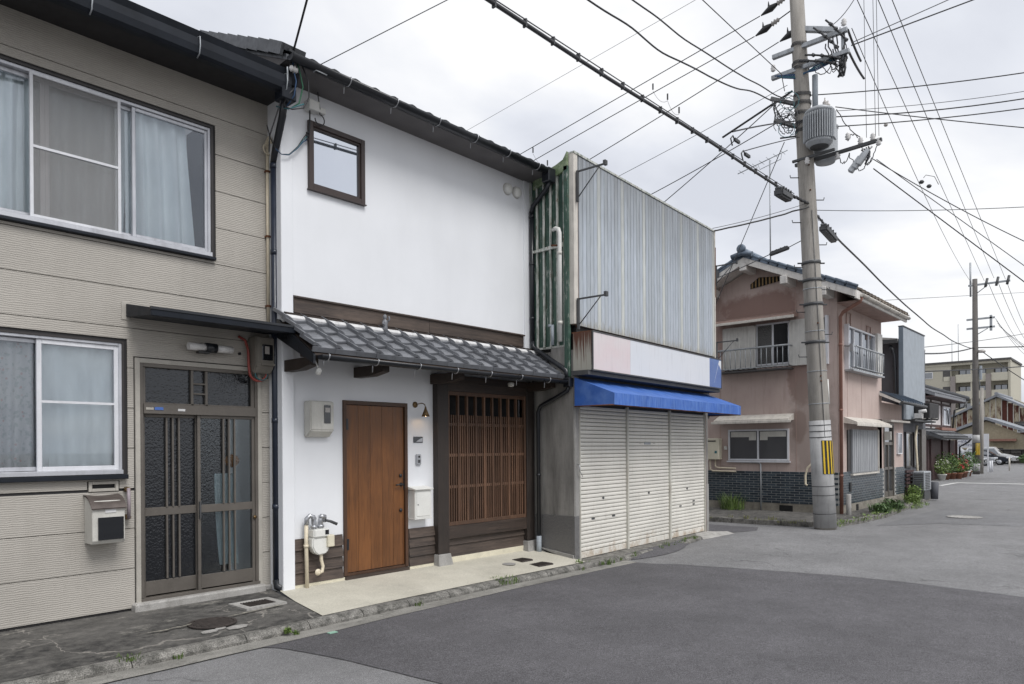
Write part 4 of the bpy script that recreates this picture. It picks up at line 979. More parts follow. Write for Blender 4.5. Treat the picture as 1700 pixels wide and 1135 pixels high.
# canopy gutter
def gutter(x0, x1, y, z, r, parent, hx, mat='black_metal', clips='steel', hr=None):
    b = MB(); n = 10; vs = []
    for x in (x0, x1):
        for rr in (r, r - .004):
            for i in range(n + 1):
                a = pi + pi * i / n; vs.append((x, y + rr * cos(a), z + rr * sin(a)))
    w = n + 1; fs = []
    for i in range(n):
        fs.append((i, i+1, 2*w+i+1, 2*w+i)); fs.append((w+i, 3*w+i, 3*w+i+1, w+i+1))
    for k_ in (0, 2*w):
        for i in range(n): fs.append((k_+i, k_+w+i, k_+w+i+1, k_+i+1))
    fs += [(0, w, 3*w, 2*w), (n, 2*w+n, 3*w+n, w+n)]
    b.add(vs, fs, True); 
    for x in (x0, x1): b.add([(x, y, z)] + [(x, y + r * cos(pi + pi * i / n), z + r * sin(pi + pi * i / n)) for i in range(n + 1)], [tuple(range(n + 2))])
    g = b.build('gutter', MT[mat], parent)
    for xx in hx:
        rr = r + .006
        pts = [(xx, y + rr * 1.15, z - .12)] + [(xx, y + rr * cos(a), z + rr * sin(a)) for a in [0 - pi * i / 8 for i in range(9)]] + [(xx, y - rr * .75, z + .012)]
        MB().tube(pts, .0055, 6).build('gutter_hook', MT[clips], g)
    return g
g_ = gutter(4.08, 8.13, 6.185, 2.555, .048, wh, (4.16, 4.77, 5.36, 5.94, 6.52, 7.10, 7.68))
MB().box(8.09, 8.19, 6.13, 6.24, 2.47, 2.60).build('gutter_box', MT['black_metal'], g_, bevel=.008)
# upper eave
MB().prism([(6.90, 5.53), (6.53, 5.55), (6.53, 5.58), (7.4, 5.94), (7.4, 5.80)], 'x', 3.93, 8.22).build('eave', MT['eave_grey'], wh)
b = MB(); b.prism([(6.50, 5.60), (12, 8.08), (12, 8.02), (6.50, 5.54)], 'x', 3.92, 8.22); rf = b.build('roof', MT['tile_dark'], wh)
USL = math.atan(.45); tu = mesh_of(tile_mb(.268, .30, hh=.6), 'upper_pantile', MT['tile_dark']); ud = mesh_of(MB().box(-.02, .24, 0, .27, -.03, .03).box(-.035, .0, 0, .27, -.09, .03), 'verge_pantile', MT['tile_dark'])
for c in range(16): place(tu, 'roof_tile', T(3.94 + c * .268, 6.48, 5.630) @ RX(USL - .06), rf)
for r in range(1, 9): place(tu, 'roof_tile', T(3.94, 6.48 + .24 * cos(USL) * r, 5.635 + .24 * sin(USL) * r + .008) @ RX(USL - .06), rf)
for r in range(0, 10): place(ud, 'verge_tile', T(3.90, 6.50 + .24 * cos(USL) * r, 5.66 + .24 * sin(USL) * r + .005) @ RX(USL + .045), rf)
gutter(3.93, 8.06, 6.44, 5.575, .062, wh, (4.62, 5.26, 5.91, 6.55, 7.17, 7.78))
# upper downpipe at the right corner, over the canopy into its gutter
t_ = thing('downpipe', (8.12, 6.85, 3.0), 'black downpipe from the top gutter beside the green corrugated wall', 'downpipe')
MB().box(7.98, 8.14, 6.38, 6.52, 5.40, 5.60).build('rain_head', MT['black_metal'], t_, bevel=.01)
MB().tube([(8.06, 6.44, 5.42), (8.07, 6.50, 5.33), (8.13, 6.80, 5.17), (8.14, 6.84, 5.08)], .036, 12).build('offset_pipe', MT['black_metal'], t_)
MB().tube([(8.14, 6.84, 5.10), (8.14, 6.84, 3.16)], .034, 12).build('pipe', MT['black_metal'], t_)
MB().tube([(8.14, 6.84, 3.18), (8.14, 6.83, 3.10), (8.14, 6.76, 3.045), (8.14, 6.30, 2.76), (8.14, 6.22, 2.70), (8.14, 6.20, 2.60)], .036, 12).build('lower_pipe', MT['black_metal'], t_)
for zz_ in (3.5, 4.3, 5.0): MB().tube([(8.14, 6.84, zz_), (8.14, 6.84, zz_ + .04)], .039, 12).build('collar', MT['black_metal'], t_)
t_ = thing('downpipe', (7.95, 6.7, .1), 'black downpipe running from canopy gutter down beside the right lattice post', 'downpipe')
MB().tube([(8.14, 6.18, 2.50), (8.14, 6.20, 2.42), (8.13, 6.40, 2.33), (8.12, 6.68, 2.22), (8.115, 6.72, 2.14), (8.115, 6.72, .32)], .030, 12).build('pipe', MT['black_metal'], t_)
MB().tube([(8.115, 6.72, .33), (8.115, 6.72, .06)], .038, 12).build('socket', MT['slab_blue'], t_)
MB().tube([(8.115, 6.72, 1.2), (8.115, 6.72, 1.235)], .035, 12).build('collar', MT['black_metal'], t_)
# fixtures on the white wall
t_ = thing('electric_meter', (4.51, 6.87, 1.75), 'pale grey electric meter box with dark window on white wall', 'electric meter')
b = MB(); b.prism([(WY, 1.745), (WY - .06, 1.755), (WY - .135, 1.82), (WY - .135, 2.13), (WY - .125, 2.145), (WY, 2.145)], 'x', 4.36, 4.66); b.build('case', MT['grey_box'], t_, bevel=.012, seg=2)
MB().prism([(WY - .136, 1.90), (WY - .136, 2.10), (WY - .143, 2.10), (WY - .143, 1.90)], 'x', 4.53, 4.61).build('dial_window', MT['glass_dark'], t_)
MB().box(4.54, 4.60, WY - .145, WY - .143, 2.02, 2.07).build('dial', MT['porcelain_grey'], t_)
t_ = thing('wall_lamp', (6.0, 6.85, 2.0), 'small brass bell-shaped lamp on curved arm beside wooden door', 'wall lamp')
LX = 5.945
MB().lathe([(.038, 0), (.038, .012), (.026, .022), (.001, .024)], (LX, WY, 2.165), 18, RX(pi / 2)).build('rose', MT['brass_old'], t_)
MB().tube([(LX, WY - .02, 2.165), (LX + .01, WY - .05, 2.172), (LX + .03, WY - .10, 2.182), (LX + .045, WY - .135, 2.165), (LX + .05, WY - .145, 2.13)], .0065, 8).build('arm', MT['brass_old'], t_)
MB().lathe([(.010, .12), (.014, .10), (.018, .085), (.032, .05), (.052, .0), (.049, .0), (.03, .045), (.012, .09)], (LX + .05, WY - .145, 2.015), 18).build('shade', MT['brass_old'], t_)
bm_ = bpy.data.materials.new('bulb'); bm_.use_nodes = True; bb = bm_.node_tree.nodes['Principled BSDF']; bb.inputs['Base Color'].default_value = (1, .8, .5, 1); bb.inputs['Emission Color'].default_value = (1, .66, .34, 1); bb.inputs['Emission Strength'].default_value = 30
MB().lathe([(.001, -.014), (.016, 0), (.012, .02), (.006, .03)], (LX + .05, WY - .145, 2.030), 12).build('bulb', bm_, t_)
t_ = thing('nameplate', (6.0, 6.92, 1.68), 'small black rectangular nameplate below the brass lamp', 'nameplate')
MB().box(5.915, 6.005 + .06, WY - .012, WY, 1.69, 1.765).build('plate', MT['glass_dark'], t_, bevel=.002)
MB().prism([(5.95, 1.70), (6.055, 1.70), (6.055, 1.748), (6.02, 1.74)], 'y', WY - .0135, WY - .012).build('motif', MT['steel'], t_)
t_ = thing('intercom', (5.99, 6.92, 1.40), 'grey metal intercom on white wall above the white letterbox', 'intercom')
MB().box(5.945, 6.025, WY - .03, WY, 1.41, 1.545).build('case', MT['steel'], t_, bevel=.008, seg=2)
MB().lathe([(.014, 0), (.014, .006), (.001, .007)], (5.985, WY - .03, 1.512), 14, RX(pi / 2)).build('camera_lens', MT['black_plastic'], t_)
MB().box(5.968, 6.002, WY - .034, WY - .03, 1.435, 1.475).build('call_button', MT['dark_steel'], t_)
t_ = thing('letterbox', (5.93, 6.85, .75), 'white enamel letterbox with small lock beside the wooden door', 'letterbox')
LX0 = 5.83
MB().box(LX0, LX0 + .265, WY - .125, WY, .75, 1.10).build('body', MT['white_plastic'], t_, bevel=.006, seg=2)
b = MB(); b.prism([(WY, 1.105), (WY - .15, 1.10), (WY - .155, 1.115), (WY, 1.145)], 'x', LX0 - .02, LX0 + .285); b.build('lid', MT['white_plastic'], t_, bevel=.003)
MB().box(LX0 + .025, LX0 + .24, WY - .131, WY - .125, .775, 1.075).build('flap', MT['white_plastic'], t_, bevel=.003)
MB().box(LX0 - .012, LX0 + .277, WY - .135, WY, .738, .752).build('base_lip', MT['white_plastic'], t_, bevel=.002)
MB().lathe([(.007, 0), (.007, .006), (.001, .006)], (LX0 + .045, WY - .131, .92), 10, RX(pi / 2)).build('lock', MT['dark_steel'], t_)
# gas meter
t_ = thing('gas_meter', (4.5, 6.82, .2), 'white gas meter with steel valves and cream pipes by wooden door', 'gas meter')
gy = WY - .10
MB().tube([(4.34, gy + .02, .10), (4.33, gy + .02, .60), (4.335, gy + .02, .82)], .021, 12).build('riser_pipe', MT['cream_pipe'], t_)
MB().tube([(4.33, gy + .02, .555), (4.33, gy + .02, .585)], .028, 12).build('collar', MT['cream_pipe'], t_)
b = MB(); b.tube([(4.335, gy + .02, .80), (4.34, gy + .02, .865), (4.37, gy + .01, .895), (4.405, gy, .885), (4.415, gy, .80), (4.415, gy, .745)], .027, 12); b.tube([(4.40, gy, .865), (4.40, gy - .045, .865)], .020, 10); b.build('valve', MT['steel'], t_)
b = MB(); b.tube([(4.50, gy, .745), (4.50, gy, .85), (4.515, gy, .885), (4.545, gy, .88), (4.56, gy + .02, .82)], .027, 12); b.lathe([(.036, 0), (.036, .03), (.001, .04)], (4.515, gy, .862), 12); b.lathe([(.038, 0), (.038, .025), (.03, .03)], (4.50, gy, .76), 8); b.lathe([(.038, 0), (.038, .025), (.03, .03)], (4.415, gy, .76), 8); b.build('valve', MT['steel'], t_)
MB().tube([(4.545, gy - .02, .835), (4.60, gy - .04, .82), (4.67, gy - .06, .785)], .014, 8, r2=.017).build('lever', MT['dark_steel'], t_)
b = MB(); b.box(4.375, 4.575, gy - .065, gy + .06, .655, .75); b.build('head', MT['white_plastic'], t_, bevel=.014, seg=2)
b = MB(); b.prism([(4.365, .655), (4.365, .56), (4.395, .50), (4.44, .465), (4.53, .47), (4.575, .51), (4.585, .655)], 'y', gy - .05, gy + .055); b.build('case', MT['white_plastic'], t_, bevel=.012, seg=2)
MB().box(4.54, 4.625, gy - .085, gy + .0, .545, .675).build('breaker_box', MT['ivory_plastic'], t_, bevel=.008)
MB().box(4.515, 4.56, gy - .069, gy - .064, .685, .735).build('counter', MT['glass_dark'], t_)
b = MB(); b.tube([(4.50, gy, .49), (4.505, gy, .40), (4.525, gy, .33), (4.515, gy, .275), (4.47, gy, .262), (4.445, gy - .01, .275)], .019, 12); b.lathe([(.036, 0), (.036, .012), (.001, .014)], (4.455, gy - .005, .275), 14, RX(pi / 2)); b.build('outlet_pipe', MT['cream_pipe'], t_)
for i, xx in enumerate((7.665, 7.86)):
    t_ = MB().lathe([(.075, 0), (.078, .03), (.066, .055), (.04, .065), (.001, .066)], (xx, UY, 5.315), 20, RX(pi / 2)).build('vent_cap', MT['white_plastic'], wh)
    MB().lathe([(.084, 0), (.084, .012), (.07, .012)], (xx, UY, 5.315), 20, RX(pi / 2)).build('flange', MT['grey_box'], t_)
# white cup light / bell insulator under the canopy corner
t_ = thing('soffit_sensor', (4.20, 6.2, 2.40), 'small white round sensor hanging under left end of canopy', 'sensor light')
MB().lathe([(.001, -.03), (.026, -.02), (.03, .02), (.02, .045), (.001, .05)], (4.17, 6.35, 2.40), 14, RX(.5)).build('head', MT['white_plastic'], t_); MB().tube([(4.17, 6.35, 2.44), (4.16, 6.42, 2.56)], .008, 6).build('arm', MT['white_plastic'], t_)
t_ = thing('soffit_sensor', (7.48, 6.7, 2.40), 'faint white round sensor under canopy above the lattice', 'sensor light')
MB().lathe([(.001, -.03), (.04, -.02), (.045, .02), (.03, .035), (.001, .04)], (7.30, 6.52, 2.47), 14).build('head', MT['grey_box'], t_)
# cable box by the window
t_ = thing('cable_box', (4.42, 6.85, 5.30), 'small white cable junction box above the square brown window', 'junction box')
MB().box(4.37, 4.50, UY - .11, UY, 5.30, 5.41).build('box', MT['white_plastic'], t_, bevel=.006); MB().box(4.50, 4.60, UY - .08, UY, 5.315, 5.375).build('box', MT['white_plastic'], t_, bevel=.005)
MB().tube([(4.50, 6.84, 5.60), (4.505, 6.83, 5.48), (4.52, 6.82, 5.36)] + arc(4.53, 5.24, .06, pi * .5, -pi, 6.84), .006, 6).build('lead', MT['cable'], t_)

# ================================================================== SHUTTERED SHOP (own frame: x along the front, y inwards)
setxf(SHOP)
shop = thing('shop', (2.2, 1, 0), 'shuttered corner shop with tall pale blue striped facade and concrete side wall', 'shop')
SW = 4.44
# side wall is square to the street, not to the shop front: draft it in world axes
setxf()
b = MB(); b.box(8.20, 8.30, 6.14, 9.5, .64, 3.0); b.build('side_wall', MT['conc_wall'], shop)
b = MB(); b.box(8.19, 8.30, 6.125, 6.9, -.05, .64).build('plinth', MT['granite'], shop)
MB().prism([(6.12, -.06), (6.12, .012), (6.9, .09), (6.9, .16), (6.85, .165), (6.14, .09)], 'x', 8.165, 8.19).build('mortar_fillet', MT['conc_pale'], shop)
# corrugated green sheet above
b = MB(); n = 70
def cor(u, v):
    y = 6.245 + .62 * u; return (8.185 - .020 * abs(sin((y - 6.245) * pi / .125)) ** .6, y, 3.07 + v * 2.50)
b.grid(cor, n, 1); b.fixn = False; gsh = b.build('corrugated_sheet', MT['green_iron'], shop)
for i in range(6):
    y = 6.245 + i * .125
    MB().box(8.140, 8.170, y - .008, y + .014, 3.07, 5.57).build('sheet_ridge', MT['peeled_white'], gsh)
MB().box(8.16, 8.20, 6.22, 6.90, 3.045, 3.075).build('sheet_flashing', MT['peeled_white'], shop)
MB().prism([(6.26, 4.47), (6.88, 4.47), (6.88, 4.50), (6.26, 4.53)], 'x', 8.125, 8.16).build('batten', MT['peeled_white'], shop)
MB().tube([(8.13, 6.34, 4.50), (8.13, 6.46, 4.52)], .016, 8).build('bracket', MT['rust'], shop)
b = MB(); pts_t = [(6.18, 5.80), (6.25, 5.70), (6.38, 5.655), (6.56, 5.62), (6.80, 5.52), (6.80, 5.40), (6.18, 5.55)]
b.prism(pts_t, 'x', 8.13, 8.18); b.build('verge_flashing', MT['mossy_green'], shop)
MB().box(8.13, 8.19, 6.17, 6.24, 2.60, 5.6).build('corner_flashing', MT['green_iron'], shop)
MB().box(8.15, 8.2, 6.24, 6.50, 2.62, 3.05).build('upper_wall', MT['conc_wall'], shop)
t_ = thing('vent_pipe', (8.11, 6.3, 3.1), 'white plastic pipe with elbow on the green corrugated side', 'pipe')
MB().tube([(8.10, 6.29, 3.12), (8.10, 6.29, 4.66), (8.10, 6.31, 4.72), (8.10, 6.36, 4.74), (8.12, 6.42, 4.735)], .030, 12).build('pipe', MT['white_plastic'], t_)
for zz_ in (4.35, 3.36): MB().tube([(8.10, 6.29, zz_), (8.10, 6.29, zz_ + .05)], .034, 12).build('collar', MT['grey_box'], t_)
MB().tube([(8.09, 6.42, 3.37), (8.09, 6.42, 3.08)], .022, 10).tube([(8.09, 6.42, 3.35), (8.10, 6.50, 3.37)], .02, 8).build('branch_pipe', MT['slab_blue'], t_)
# facade
setxf(SHOP)
MB().box(.02, .13, .005, .30, -.02, 2.62).build('corner_pillar', MT['conc_pale'], shop, bevel=.01)
MB().box(4.44, 4.60, .02, .5, -.05, 2.30).build('corner_pillar', MT['conc_wall'], shop, bevel=.008)
MB().box(4.45, 4.60, .012, .02, -.05, .9).build('corner_patch', MT['conc_pale'], shop)
MB().box(4.60, 4.61, .5, 6, 0, 5.6).box(.14, 4.6, 5.5, 5.6, 0, 5.6).box(.14, 4.6, .35, 5.6, 5.45, 5.50).build('back_wall', MT['conc_wall'], shop)
MB().box(.10, 4.70, .03, .28, 2.15, 3.45).build('lintel', MT['soffit'], shop)
P0, P1, ZB, ZT = .10, 4.84, 3.345, 5.765
MB().box(P0 - .02, P1, -.012, .03, ZB, ZT).build('panel_backing', MT['strip_gap'], shop)
MB().box(P0 - .13, P0 - .03, -.03, .06, 3.36, ZT + .01).build('edge_post', MT['cream_trim'], shop, bevel=.004)
MB().box(P0 - .028, P0 - .006, -.02, .02, ZB - .02, ZT - .3).build('edge_rust', MT['rust'], shop)
MB().box(P1 - .005, P1 + .03, -.04, .3, ZB - .02, ZT).build('edge_trim', MT['cream_trim'], shop, bevel=.003)
MB().box(P1 + .004, P1 + .036, -.045, -.02, 4.5, ZT - .3).build('edge_rust', MT['rust'], shop)
MB().box(P0 - .13, P1 + .03, -.04, .08, ZT, ZT + .03).build('coping', MT['peeled_white'], shop)
n = 48; w = (P1 - P0) / n
for i in range(n):
    kind = 'strip_cream' if i % 7 == 5 else ('strip_grey' if i % 7 in (0, 3) and i < 26 or i % 5 == 2 else 'strip_blue')
    x = P0 + i * w; b = MB(); b.prism([(x + .0015, -.013), (x + .006, -.026), (x + w - .006, -.026), (x + w - .0015, -.013)], 'z', ZB + .004, ZT - .006); b.build('panel_strip', MT[kind], shop)
# bracket arms for a former sign
for (x, z, s) in ((.02, 5.50, 1), (.02, 3.70, 1)):
    b = MB(); b.box(x - .015, x + .02, -.075, -.045, z - .42, z + .02); b.box(x, x + .02, -.50, -.06, z, z + .022); b.box(x - .02, x + .04, -.53, -.49, z - .01, z + .055)
    b.tube([(x + .01, -.06, z - .36), (x + .01, -.42, z)], .008, 6); b.build('sign_bracket', MT['dark_steel'], shop)
for (x, z) in ((4.88, 5.10), (4.88, 3.62)):
    b = MB(); b.box(x - .015, x + .02, -.06, -.03, z - .38, z + .02); b.box(x, x + .02, -.45, -.05, z, z + .02); b.box(x - .01, x + .03, -.47, -.44, z - .01, z + .05)
    b.tube([(x + .01, -.05, z - .33), (x + .01, -.38, z)], .007, 6); b.build('sign_bracket', MT['dark_steel'], shop)
# sign box
SX0, SX1, SYF, SZ0, SZ1 = -.03, 4.44, -.32, 2.68, 3.235
sb = MB().box(SX0, SX1, SYF + .004, .0, SZ0 + .012, SZ1 - .01).build('sign_box', MT['sign_rust'], shop)
MB().box(SX0 + .01, 1.02, SYF - .004, SYF + .004, SZ0 + .02, SZ1 - .015).build('sign_panel', MT['sign_pink'], sb)
MB().box(1.022, 3.90, SYF - .004, SYF + .004, SZ0 + .02, SZ1 - .015).build('sign_panel', MT['sign_white'], sb)
MB().box(3.902, SX1 - .01, SYF - .004, SYF + .004, SZ0 + .02, SZ1 - .015).build('sign_panel', MT['sign_blue'], sb)
MB().prism([(4.10, SZ0 + .10), (4.33, SZ1 - .03), (4.42, SZ1 - .03), (4.42, SZ1 - .20), (4.30, SZ1 - .10)], 'y', SYF - .006, SYF - .004).build('torn_swoosh', MT['sign_white'], sb)
frame_rect(MB(), SX0, SX1, SZ0, SZ1, SYF - .010, SYF + .02, .018).build('sign_frame', MT['dark_steel'], sb)
MB().box(SX0, SX1, SYF, .02, SZ1 - .012, SZ1 + .004).build('sign_top', MT['rust'], sb)
MB().box(SX0 - .05, SX1 + .03, SYF + .04, .0, SZ0 - .055, SZ0 + .010).build('sign_base', MT['dark_steel'], sb)
# awning
aw = thing('awning', (2.2, -.3, 2.15), 'faded bright blue canvas awning with rusty frame over the shutters', 'awning')
A0, A1, AY = -.03, 4.50, -.66
b = MB()
def can_top(u, v):
    x = A0 + (A1 - A0) * u; sag = .010 * sin(u * pi * 11) ** 2 * sin(v * pi)
    return (x, -.02 + (AY + .02) * v, 2.60 - .245 * v - sag)
b.grid(can_top, 66, 6); b.grid(lambda u, v: (A0 + (A1 - A0) * u, AY - .004 - .006 * sin(u * 60) * v, 2.355 - .16 * v), 66, 3, True)
for x in (A0, A1): b.add([(x, -.02, 2.60), (x, AY, 2.355), (x, AY, 2.195), (x, -.02, 2.195)], [(0, 1, 2, 3)])
b.fixn = False; b.build('canvas', MT['awning'], aw)
b = MB(); b.tube([(A0, AY + .012, 2.192), (A1, AY + .012, 2.192)], .011, 6); b.tube([(A0, AY + .01, 2.192), (A0, -.02, 2.192)], .010, 6); b.tube([(A1, AY + .01, 2.192), (A1, -.02, 2.192)], .010, 6); b.build('frame', MT['rust'], aw)
for i in range(1, 6):
    x = A0 + (A1 - A0) * i / 6; MB().tube([(x, -.02, 2.57), (x, AY + .012, 2.335), (x, AY + .02, 2.2)], .009, 6).build('rib', MT['rust'], aw)
# three roller shutters
slat = None
bays = [(.135, 1.465), (1.515, 2.935), (2.985, 4.40)]
for k_, (a, c) in enumerate(bays):
    st_ = thing('roller_shutter', ((a + c) / 2, .04, .02), ['left roller shutter of the shop, three dark finger holes low down', 'middle roller shutter of the shop, with faded label plate', 'right roller shutter of the shop, rust stained at its foot'][k_], 'roller shutter', 'roller shutters across the shop front')
    H_ = 2.20; ns_ = 36; hh = (H_ - .10) / ns_; w = c - a
    b = MB(); b.prism([(.040, .002), (.024, .004), (.018, .010), (.015, hh * .5), (.018, hh - .008), (.024, hh - .004), (.040, hh - .002)], 'x', -w / 2, w / 2); me = mesh_of(b, 'slat', MT['shutter'])
    for i in range(ns_): place(me, 'slat', T((a + c) / 2, 0, .115 + i * hh), st_)
    MB().box(a, c, .018, .05, .018, .110).build('bottom_bar', MT['shutter'], st_, bevel=.006)
    def fing(x, z): MB().box(x - .04, x + .04, .009, .0155, z - .012, z + .012).build('finger_hole', MT['dark_steel'], st_)
    if k_ == 0: fing(.49, .57); fing(1.07, .57)
    if k_ == 2: fing(3.38, .56); fing(3.93, .56); fing(3.93, .62)
    xc = [.78, 2.21, 3.66][k_]
    b = MB(); b.lathe([(.022, 0), (.022, .006), (.001, .007)], (xc, .015, .86), 12, RX(pi / 2)); b.box(xc - .035, xc + .02, .010, .016, .85, .866); b.build('lock', MT['dark_steel'], st_)
    if k_ == 1:
        MB().box(2.06, 2.27, .009, .015, 1.655, 1.69).build('label_plate', MT['galv'], st_)
        for xx in (1.93, 2.40): MB().box(xx - .03, xx + .03, .009, .015, 1.668, 1.68).build('label_plate', MT['grey_box'], st_)
for x in (1.467, 2.937): MB().box(x, x + .046, -.014, .05, .0, 2.24).build('shutter_post', MT['shutter_post'], shop, bevel=.004)
for x in (.118, 4.402): MB().box(x, x + .022, -.006, .05, .0, 2.24).build('shutter_rail', MT['shutter_post'], shop)
MB().box(4.426, 4.44, -.008, .04, .0, 2.2).build('rail_rust', MT['rust'], shop)
MB().tube([(.06, -.005, 1.38), (.04, -.05, 1.36), (.05, -.05, 1.28), (.15, -.03, 1.20)], .006, 6).build('hook', MT['steel'], label='small bent wire hook on the shop corner pillar', cat='hook')
setxf()

# ================================================================== PINK HOUSE
GX, PYF = 17.30, 5.42          # gable plane, street-side plane
pk = thing('pink_house', (19, 7.4, 0), 'two-storey pink rendered corner house with blue tiled gable', 'house')
RY0, RZ0 = 7.40, 6.20; EZ = 5.30; YB = 9.4
b = MB(); b.add([(GX, PYF, .22), (GX, YB, .22), (GX, YB, 5.14), (GX, RY0, 6.03), (GX, PYF, 5.15)], [(0, 1, 2, 3, 4)])
b.holes(GX, 20.87, .22, 5.17, PYF, [(17.85, 20.1, 3.44, 4.44), (20.10, 20.9, .2, 2.3)], .1)
b.quad((20.87, PYF, .2), (20.87, YB, .2), (20.87, YB, 5.1), (20.87, PYF, 5.1)); b.fixn = False
b.build('wall', MT['pink_render'], pk)
# low annexe with the entrance
AX1 = 23.05
b = MB(); b.holes(20.87, AX1, .22, 2.75, PYF + .0, [(21.02, 22.0, .2, 2.22)], .12); b.quad((20.87, PYF + .0, 2.74), (AX1, PYF, 2.74), (AX1, PYF + 2, 3.4), (20.87, PYF + 2, 3.4)); b.fixn = False; b.build('annexe_wall', MT['pink_render'], pk)
# control joints
for y in (8.28, 6.36): MB().box(GX - .004, GX - .001, y, y + .012, 1.0, 5.7).build('joint', MT['pink_trim'], pk)
for x in (18.0, 19.1): MB().box(x, x + .012, PYF - .004, PYF - .001, 1.0, 5.1).build('joint', MT['pink_trim'], pk)
MB().box(GX - .02, GX + .0, PYF - .02, YB, -.05, .235).box(GX, 21.0, PYF - .02, PYF, -.05, .235).box(22.02, AX1, PYF - .02, PYF, -.05, .235).box(20.98, 22.04, PYF - .14, PYF + .1, -.05, .21).build('foundation', MT['found'], pk)
for y in (6.62,): MB().box(GX - .026, GX - .018, y - .17, y + .15, .04, .19).build('foundation_vent', MT['black_hole'], pk)
MB().box(18.55, 18.72, PYF - .028, PYF - .019, .04, .19).build('foundation_vent', MT['black_hole'], pk)
# glazed brick skirting
BH, BW, BT = .0595, .222, .016
gb = MB(); gb.box(GX - .0205, GX, PYF - .0205, YB, .235, .998).box(GX, 21.0, PYF - .0205, PYF, .235, .998).box(22.02, AX1, PYF - .0205, PYF, .235, .998); gb.build('grout', MT['grout'], pk)
bg = mesh_of(MB().box(-BT, 0, .004, BW - .008, .004, BH - .006), 'brick_mesh_a', MT['brick_glaze']); br = mesh_of(MB().box(.004, BW - .008, -BT, 0, .004, BH - .006), 'brick_mesh_b', MT['brick_glaze'])
rest = MB(); cnt = 0
for r in range(13):
    z = .232 + r * .0590
    y = PYF - .012 - (BW / 2 if r % 2 else 0)
    while y < 8.9:
        if y > PYF - .03 and not (6.45 < y < 6.9 and r < 0):
            place(bg, 'brick', T(GX - .008, y, z), pk); cnt += 1
        y += BW
    x = GX - .012 - (BW / 2 if r % 2 else 0)
    while x < AX1 - .1:
        if x > GX - .03 and (x + BW < 21.0 or x > 22.02):
            if cnt < 298: place(br, 'brick', T(x, PYF - .008, z), pk); cnt += 1
            else: rest.box(x + .004, x + BW - .008, PYF - .008 - BT, PYF - .008, z + .004, z + BH - .006)
        x += BW
rest.build('brick', MT['brick_glaze'], pk, kind='stuff')
# gable roof: boards, slopes, tiles
OY = 4.86; pitch = (RZ0 - EZ) / (RY0 - PYF); ezo = EZ - .12 - (PYF - OY) * pitch; YO = 2 * RY0 - OY
XE0, XE1 = 16.75, 21.05
rz_ = lambda y: ezo + (RY0 - abs(y - RY0) - OY) * pitch if True else 0
b = MB(); b.add([(XE0, OY, ezo), (XE1, OY, ezo), (XE1, RY0, rz_(RY0)), (XE0, RY0, rz_(RY0)), (XE0, YO, ezo), (XE1, YO, ezo)], [(0, 1, 2, 3), (3, 2, 5, 4)])
n0 = 6; b.add([(XE0, OY, ezo + .09), (XE1, OY, ezo + .09), (XE1, RY0, rz_(RY0) + .09), (XE0, RY0, rz_(RY0) + .09), (XE0, YO, ezo + .09), (XE1, YO, ezo + .09)], [(0, 1, 2, 3), (3, 2, 5, 4)])
b.add([(XE0, OY, ezo), (XE0, OY, ezo + .09), (XE1, OY, ezo + .09), (XE1, OY, ezo)], [(0, 1, 2, 3)]); b.fixn = False
prf = b.build('roof', MT['white_trim'], pk)
# white barge boards with purlin blocks
for s, (ya, yb) in ((1, (OY, RY0)), (-1, (YO, RY0))):
    b = MB(); b.add([(XE0 - .02, ya, ezo - .06), (XE0 - .02, yb, rz_(RY0) - .06), (XE0 - .02, yb, rz_(RY0) + .095), (XE0 - .02, ya, ezo + .095), (XE0 + .05, ya, ezo - .06), (XE0 + .05, yb, rz_(RY0) - .06), (XE0 + .05, yb, rz_(RY0) + .095), (XE0 + .05, ya, ezo + .095)], [(0,1,2,3),(4,7,6,5),(0,4,5,1),(3,2,6,7),(0,3,7,4),(1,5,6,2)])
    b.build('barge_board', MT['white_trim'], prf)
for y in (5.55, 6.42, RY0, 8.35, 9.2):
    z = rz_(y) - .10 - (.04 if y != RY0 else .02); MB().box(XE0 - .06, GX, y - .08, y + .08, z - .11, z + .08).build('purlin_end', MT['white_trim'], prf, bevel=.01)
MB().box(XE0, XE1, OY - .02, OY + .02, ezo - .09, ezo + .09).build('fascia', MT['white_trim'], prf)
MB().box(GX, 20.87, OY + .02, PYF, ezo - .05, ezo - .03).build('soffit', MT['pink_trim'], prf)
PSL = math.atan(pitch); pt_old = mesh_of(tile_mb(.262, .30), 'old_pantile', MT['tile_old']); pt_blue = mesh_of(tile_mb(.262, .30), 'blue_pantile', MT['tile_blue'])
nst = int(sqrt((RY0 - OY) ** 2 * (1 + pitch ** 2)) / .235)
for c in range(1, 17): place(pt_old, 'roof_tile', T(XE0 + c * .262, OY - .05, ezo + .12) @ RX(PSL + .05), prf)
for r in range(1, nst + 1):
    for c in range(0, 2): place(pt_blue, 'roof_tile', T(XE0 + c * .262 + .03, OY - .04 + r * .235 * cos(PSL), ezo + .12 + r * .235 * sin(PSL)) @ RX(PSL + .05), prf)
    M_ = T(XE0 + (1) * .262, YO + .04 - r * .235 * cos(PSL), ezo + .12 + r * .235 * sin(PSL)) @ RZ(pi) @ RX(PSL + .05)
    place(pt_blue if r > nst - 3 else pt_old, 'roof_tile', M_, prf)
b = MB(); b.grid(lambda u, v: (XE0 + .56 + (XE1 - XE0 - .56) * u, OY + .2 + (RY0 - OY - .2) * v, ezo + .14 + (RY0 - OY) * pitch * v * .96 + .03 + .025 * sin(u * 16 * 2 * pi)), 96, 12); b.fixn = False; b.build('tile_field', MT['tile_old'], prf, kind='stuff')
